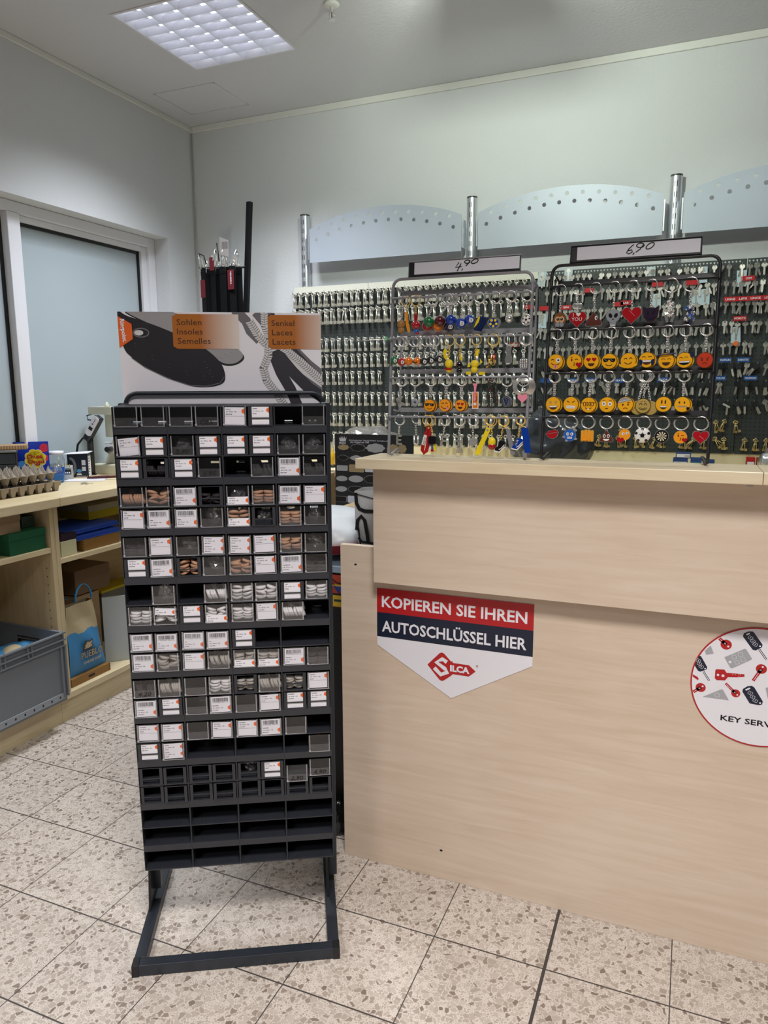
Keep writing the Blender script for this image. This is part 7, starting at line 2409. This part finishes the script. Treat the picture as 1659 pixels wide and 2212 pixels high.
for i in range(12):
    px = 438 + i * 7.0
    P = at(px, 560, 1, 2.05 + .05 * ((i * 5) % 3))
    t = thing('belt', 'black leather belt with chrome buckle, ' + BD[i] + ' of the hanging belts', 'belt', TR(P.x, P.y, 2.17), 'belts on the corner stand')
    Ln = rr.uniform(.80, .95); yw = rr.uniform(-.35, .35)
    mb = MB(M_belt); mb.T = TR(0, 0, 0, rz=yw)
    mb.box(-.020, .020, -.003, .003, -Ln, .02); mb.box(-.018, .018, -.006, .006, -.02, .0)
    mb.build('strap', t, bevel=.001)
    mb = MB(M_chrome); mb.T = TR(0, 0, 0, rz=yw, ry=rr.uniform(-.5, .5))
    hgt = rr.uniform(.07, .11)
    if i % 3 == 0:
        mb.tube([(-.012, 0, .015), (-.014, -.008, .02 + hgt * .5), (-.002, -.02, .02 + hgt), (.012, -.012, .02 + hgt * .7), (.014, 0, .015)], [.003, .005, .006, .005, .003], 8)
    elif i % 3 == 1:
        mb.prism([(-.012, .01), (-.010, .04), (-.002, .02 + hgt), (.010, .025 + hgt), (.016, .05), (.010, .01)], -.004, -.001)
    else:
        mb.tube([(-.016, 0, .012), (-.018, 0, .05), (.018, 0, .05), (.016, 0, .012)], .003, 6, closed=True); mb.tube([(0, 0, .012), (.002, -.01, .06 + hgt * .3)], .002, 6)
    mb.build('buckle', t)
    if i in (1, 5):
        MB(M_black).tube([(0, 0, .06), (rr.uniform(-.03, -.01) if i == 1 else -.004, 0, .11), (-.05 if i == 1 else -.012, 0, .125 if i == 1 else .165)], .0035, 6).build('strap_end', t)
    if i in (7, 9):
        q = MB(mat('wine_red_tag', '#5a0f1c', .5), M_white); q.box(-.022, .020, -.018, -.016, -.115, -.005); q.text('VENEZIA', -.004, -.012, .0075, -.0185, 1, rot=-PI / 2, bold=.02, width=.075); q.build('paper_tag', t)
    if i in (0, 3):
        q = MB(mat('wine_red_tag', '#5a0f1c', .5)); q.box(-.015, .017, -.012, -.010, *((-.15, -.05) if i == 0 else (.0, .075))); q.build('paper_tag', t)
P = at(484, 530, 1, 2.03)
mb = MB(mat('grey_price_card', '#8b8583', .6), M_ink); mb.prism([(-.030, -.05), (.030, -.065), (.030, .025), (-.030, .05)], -.001, .001)
for i in range(9): mb.plate(rect(-.014 + i * .0045, -.012 + i * .0045, -.02, .02), -.0013, 1)
tag(mb.build('price_card', T=TR(*P)), 'tilted grey card with a barcode sticking out above the belts', 'card')

# ---------------------------------------------------------------- between the rack and the counter
tr = thing('trolley', 'black trolley with a pale blue tray rim and a colourful front strip, behind the counter', 'trolley', TR(0.60, 0.37, 0))
mb = MB(mat('black_cabinet', '#060607', .5)); mb.box(0, 0.62, 0, 1.0, 0.03, 0.775); mb.build('cabinet', tr, bevel=.002)
mb = MB(mat('blue_grey_rim', '#8596a6', .35)); mb.box(-.005, .625, -.005, .005, .893, .912); mb.box(-.005, .005, .005, 1.0, .893, .912); mb.box(.005, .625, .995, 1.005, .893, .912); mb.box(0, .62, .005, .995, .888, .894); mb.build('tray', tr)
mb = MB(M_black)
for x in (.0, .60): mb.box(x, x + .02, .06, .08, .775, .888); mb.box(x, x + .02, .94, .96, .775, .888)
mb.build('tray_post', tr)
mb = MB(M_black)
for x in (.06, .56):
    for y in (.08, .92): mb.cyl(.028, -.012, .012, 14, 0, TR(x, y, .0285, ry=PI / 2))
mb.build('castor', tr)
# colourful box on the trolley
cb = thing('colourful_box', 'box with a red, yellow and blue abstract pattern on the black trolley', 'box', TR(0.80, 0.372, 0.7755))
mb = MB(mat('brick_red_print', '#a13a26', .5), mat('ochre_print', '#c4a32a', .5), M_ink, mat('cobalt_print', '#1f3f9a', .5), mat('dark_green_print', '#1c3a2c', .5), M_white)
mb.box(0, .36, 0, .2, 0, .108)
for i in range(5):
    o_ = .07 * i
    mb.plate(rect(o_ + .004, o_ + .068, .002, .040), -.0004, 1); mb.plate(rect(o_, o_ + .07, .040, .046), -.0006, 2); mb.plate([(o_ + .01, .07), (o_ + .05, .07), (o_ + .03, .046)], -.0006, 3)
    mb.stroke([(o_, .09), (o_ + .035, .045), (o_ + .07, .09)], .003, -.0008, 2); mb.plate(rect(o_, o_ + .07, .070, .076), -.0007, 1 if i % 2 else 2); mb.plate(rect(o_ + .012, o_ + .06, .018, .026), -.0006, 4)
    mb.stroke(arc(o_ + .035, .125, .04, .045, 200, 340, 8), .004, -.0008, 2)
mb.build('printed_carton', cb)
M_wb = mat('white_red_bag', '#d4d8dd', .35, noise=.03, nscale=8)
o = lump('carrier_bag', 'crumpled white carrier bag with red lettering, on the trolley left of the counter', 'bag', (0.86, 0.62, 0.9135), (0.22, 0.20, 0.145), M_wb, 21, .12)
Fb = Face((0.86, 0.43, 0.9135), 0.32)
mb = MB(M_red, M_white)
mb.T = o.matrix_world.inverted() if False else Matrix.Translation((0, -.0, 0))
# red print wrapped on the front of the bag
def onbag(a, e, k=1.03):
    k += .10
    n = Vector((math.sin(a) * math.cos(e), -math.cos(a) * math.cos(e), math.sin(e)))
    return (n.x * .22 * k, n.y * .20 * k, (n.z + .72) * .145 / 1.72)
def patch(a0, a1, e0, e1, m, k=1.05, n=8):
    vs = [onbag(a0 + (a1 - a0) * i / n, e0 + (e1 - e0) * j, k) for j in (0, 1) for i in range(n + 1)]
    mb.add(vs, [(i, i + 1, n + 2 + i, n + 1 + i) for i in range(n)], m)
patch(-.5, 1.1, -.62, -.12, 0); patch(-.7, -.6, -.45, -.15, 1, 1.06); patch(-.5, -.25, -.4, -.33, 1, 1.06); patch(-.28, -.2, -.45, -.15, 1, 1.06); patch(-.1, .1, -.3, -.2, 1, 1.06); patch(.2, .5, -.45, -.38, 1, 1.06)
patch(-.5, .2, .32, .345, 0, 1.05); patch(-.2, .5, .12, .14, 0, 1.05)
mb.build('red_print', o)
# standing black and white bag
P = at(770, 1178, 1, 0.45)
Fb = Face((P.x, 0.45, 0.9135), 0.12)
t = thing('carrier_bag', 'glossy white carrier bag with thick black curves, half hidden by the counter', 'bag', Fb.T)
b0, b1 = Fb.q(800, 1178)[0], Fb.q(770, 1060); M_wg = mat('glossy_white_bag', '#c4c6c9', .22)
zt = b1[1]; w_ = .20
mb = MB(M_wg); mb.add([(.02, 0, 0), (w_, 0, 0), (w_, .10, 0), (.02, .10, 0), (-.002, -.01, zt), (w_, -.01, zt + .015), (w_, .06, zt + .02), (.006, .06, zt + .004), (.0, -.012, zt * .55), (w_, -.012, zt * .55), (w_, .09, zt * .55), (.0, .09, zt * .55)],
    [(0, 1, 9, 8), (8, 9, 5, 4), (1, 2, 10, 9), (9, 10, 6, 5), (2, 3, 11, 10), (10, 11, 7, 6), (3, 0, 8, 11), (11, 8, 4, 7), (3, 2, 1, 0)], 0)
o = mb.build('bag_body', t); md = o.modifiers.new('thickness', 'SOLIDIFY'); md.thickness = .001
q = MB(M_ink)
y = -.0145
q.stroke([(.004, zt * .98), (.006, zt * .84), (.016, zt * .76), (.035, zt * .73), (.07, zt * .73)], .012, y)
q.stroke([(.006, zt * .46), (.010, zt * .60), (.022, zt * .66), (.034, zt * .60), (.042, zt * .40), (.046, zt * .28)], .012, y); q.stroke([(.012, zt * .36), (.024, zt * .30), (.07, zt * .28)], .008, y)
q.stroke([(.012, zt * .5), (.018, zt * .28), (.030, zt * .1)], .006, y); q.stroke([(.0, zt * .97), (.07, zt * .90)], .003, y)
q.build('black_print', t)
# sample plate board
P0 = at(728, 937, 1, 1.30); P1 = at(893, 942, 1, 1.30)
rx = thing('sample_board', 'dark board of door plate samples headed by a white crown', 'sample board', TR(P0.x, 1.30, 0.9135))
H = P0.z - .9135
Wd = P1.x - P0.x
MB(mat('board_black', '#26272b', .45, noise=.1, nscale=5)).box(-.012, Wd, 0, .006, 0, H).build('board', rx, bevel=.001)
def rq(x, y):
    p = at(690 + x / 5.028, 900 + y / 5.028, 1, 1.30); return (p.x - P0.x, p.z - .9135)
q = MB(M_white)
cx0, cx1 = rq(208, 0)[0], rq(292, 0)[0]; zt_, zb_ = rq(0, 205)[1], rq(0, 262)[1]
cw_ = cx1 - cx0
q.plate([(cx0 + cw_ * a, zb_ + (zt_ - zb_) * b) for a, b in ((.12, .0), (.88, 0), (1, .85), (.8, .45), (.72, 1), (.58, .45), (.5, 1), (.42, .45), (.28, 1), (.2, .45), (0, .85))], -.0006)
q.text('REX', cx0 + cw_ * .04, rq(0, 290)[1], .0085, -.0006, 0, bold=.03, width=cw_ * .92)
a = rq(320, 232); q.text('REX Schilderdienst Bedarf · Telefon 0212 393 080 20 · Email info@rex-schild.de', a[0], a[1] - .012, .0048, -.0006, 0, bold=.02, width=.20)
a = rq(335, 275); q.text('Das Original seit 1990', a[0], a[1] - .004, .0078, -.0006, 0, shear=.3, bold=.02, width=.093)
q.build('board_lettering', rx)
M_s = [mat('tan_plate', '#b8a078', .4), mat('black_plate', '#0a0a0b', .3), mat('silver_plate', '#bdbec0', .4), M_white]
rows = [(332, [(262, 60, 26, 0, 'w'), (420, 76, 32, 1, 'w'), (610, 98, 42, 2, 'w'), (800, 60, 40, 0, 'w'), (900, 45, 40, 0, 'w')]), (445, [(258, 58, 24, 1, 'd'), (400, 66, 26, 2, 'd')]), (558, [(250, 58, 26, 2, 'r'), (405, 80, 36, 0, 'r'), (560, 60, 32, 3, 'r')]),
        (672, [(245, 60, 26, 2, 'e'), (398, 78, 32, 2, 'e'), (560, 66, 34, 1, 'e')]), (785, [(240, 60, 26, 2, 'e'), (395, 78, 30, 1, 'e')]), (895, [(235, 58, 26, 1, 'r'), (380, 70, 34, 3, 'r')])]
sc = abs(rq(100, 0)[0] - rq(0, 0)[0]) / 100
for yy, its in rows:
    for x, hw, hh, mi_, sh in its:
        c = rq(x, yy + (x - 262) * .03); a, b = hw * sc, hh * sc
        if c[0] + a > Wd: a = Wd - c[0] - .002
        if sh == 'w': P = [(a * (1 + .06 * math.cos(8 * th)) * math.cos(th) * .96, b * (1 + .06 * math.cos(8 * th)) * math.sin(th)) for th in [2 * PI * i / 40 for i in range(40)]]
        elif sh == 'd': P = [(a * math.copysign(abs(math.cos(th)) ** 1.0, math.cos(th)), b * (.45 + .55 * abs(math.sin(th)) ** 2) * math.sin(th)) for th in [2 * PI * i / 40 + .01 for i in range(40)]]
        elif sh == 'r': P = rrect(-a, a, -b, b, b * .35)
        else: P = ell(0, 0, a, b, 32)
        s = MB(M_s[mi_], M_s[2]); 
        if mi_ == 1: s.prism([(px_ * 1.06, pz_ * 1.10) for px_, pz_ in P], -.0015, -.0002, 1)
        s.prism(P, -.003, -.0015 if mi_ == 1 else -.0002, 0)
        s.build('sample_plate', rx, T=TR(c[0], 0, c[1]))
p0, p1 = at(738, 1092, 1, 1.05), at(772, 1092, 1, 1.05)
tag(MB(mat('beige_case', '#a8916c', .5)).box(0, p1.x - p0.x + .05, 0, .2, 0, p0.z - .9135).build('beige_case', bevel=.006, T=TR(p0.x, 1.05, .9135)), 'small beige case on the trolley in front of the sample board', 'case')
tag(MB(mat('lean_block', '#2c2c2e', .6)).box(0, .30, 0, .05, 0, .25).build('support_block', T=TR(P0.x + .02, 1.3075, .9135)), 'dark block supporting the sample board from behind', 'block')
lump('black_bag', 'small glossy black bag on the floor beside the counter end', 'bag', (1.03, 0.325, 0.001), (.05, .035, .12), mat('black_film', '#0c0c0e', .18), 31)
# tall carton and bottle at the back bench
p = at(712, 1020, 1, 1.72)
t = thing('tall_carton', 'tall brown carton with a red stripe in front of the back workbench', 'box', TR(p.x - .18, 1.50, 0))
MB(M_cardboard).box(0, .21, 0, .22, 0, p.z).build('box_body', t, bevel=.001)
MB(M_red).box(.02, .205, -.0006, .0, p.z - .075, p.z - .03).build('red_stripe', t)
p = at(719, 996, 1, 1.85)
t = thing('glue_bottle', 'small yellow bottle with a black base ring on the back workbench', 'bottle', TR(p.x, 1.85, 1.0605))
MB(mat('yellow_bottle', '#d6a912', .4)).lathe([(.001, .006), (.012, .006), (.0125, .07), (.008, .078), (.005, .095), (.003, .10)], 16).build('bottle_body', t)
MB(M_black).lathe([(.001, 0), (.0135, 0), (.0135, .014), (.001, .014)], 16).build('base_ring', t)
lump('film_heap', 'heap of clear film bags on the back workbench behind the sample board', 'plastic bag', (0.42, 2.02, 1.061), (.20, .12, .20), M_film, 40)
lump('shiny_bag', 'glossy black and silver film bag on the back workbench between the two key ring stands', 'bag', (1.42, 2.05, 1.061), (.17, .12, .27), mat('silver_black_film', '#4a4d52', .15, .5, noise=.6, nscale=12), 41, .4)
# small boxes on the back workbench
M_bbox = mat('blue_white_box', '#24407c', .45)


def wbox(px0, px1, pyt, z0, lab, m, front, y=2.12, d=.06, grp=None):
    a, b = at(px0, pyt, 1, y), at(px1, pyt, 1, y)
    t = thing('small_box', lab, 'box', TR(a.x, y, z0 + .0005), grp)
    h = a.z - z0
    MB(m).box(0, b.x - a.x, 0, d, 0, h).build('box_body', t, bevel=.001)
    q = MB(front, M_ink); q.plate(rect(.004, b.x - a.x - .004, h * .18, h * .8), -.0006, 0)
    for i in range(8): q.plate(rect((b.x - a.x) * .6 + i * .003, (b.x - a.x) * .6 + .0015 + i * .003, h * .3, h * .55), -.0009, 1)
    q.build('printed_front', t)
    return z0 + h


zq = wbox(1454, 1486, 990, 1.06, 'lower blue and white box, stacked left on the back workbench', M_bbox, M_white)
wbox(1460, 1493, 978, zq + .001, 'upper blue and white box of the stack on the back workbench', M_bbox, M_white)
wbox(1492, 1516, 990, 1.06, 'dark blue box right of the stacked blue and white boxes', M_bbox, mat('teal_print', '#2f6f8c', .5))
wbox(1519, 1544, 994, 1.06, 'flat dark blue box right of the black stand leg', M_bbox, M_white)
wbox(1613, 1632, 989, 1.06, 'red and white box on the back workbench near the right photo edge', M_red, M_white)
wbox(1636, 1652, 990, 1.06, 'second red and white box, beside the silver bag at the right photo edge', M_red, M_white)
lump('silver_bag', 'silver foil bag on the back workbench at the right photo edge', 'bag', (2.43, 2.06, 1.061), (.065, .06, .14), mat('silver_foil', (.75, .75, .77), .25, .9), 44, .3)
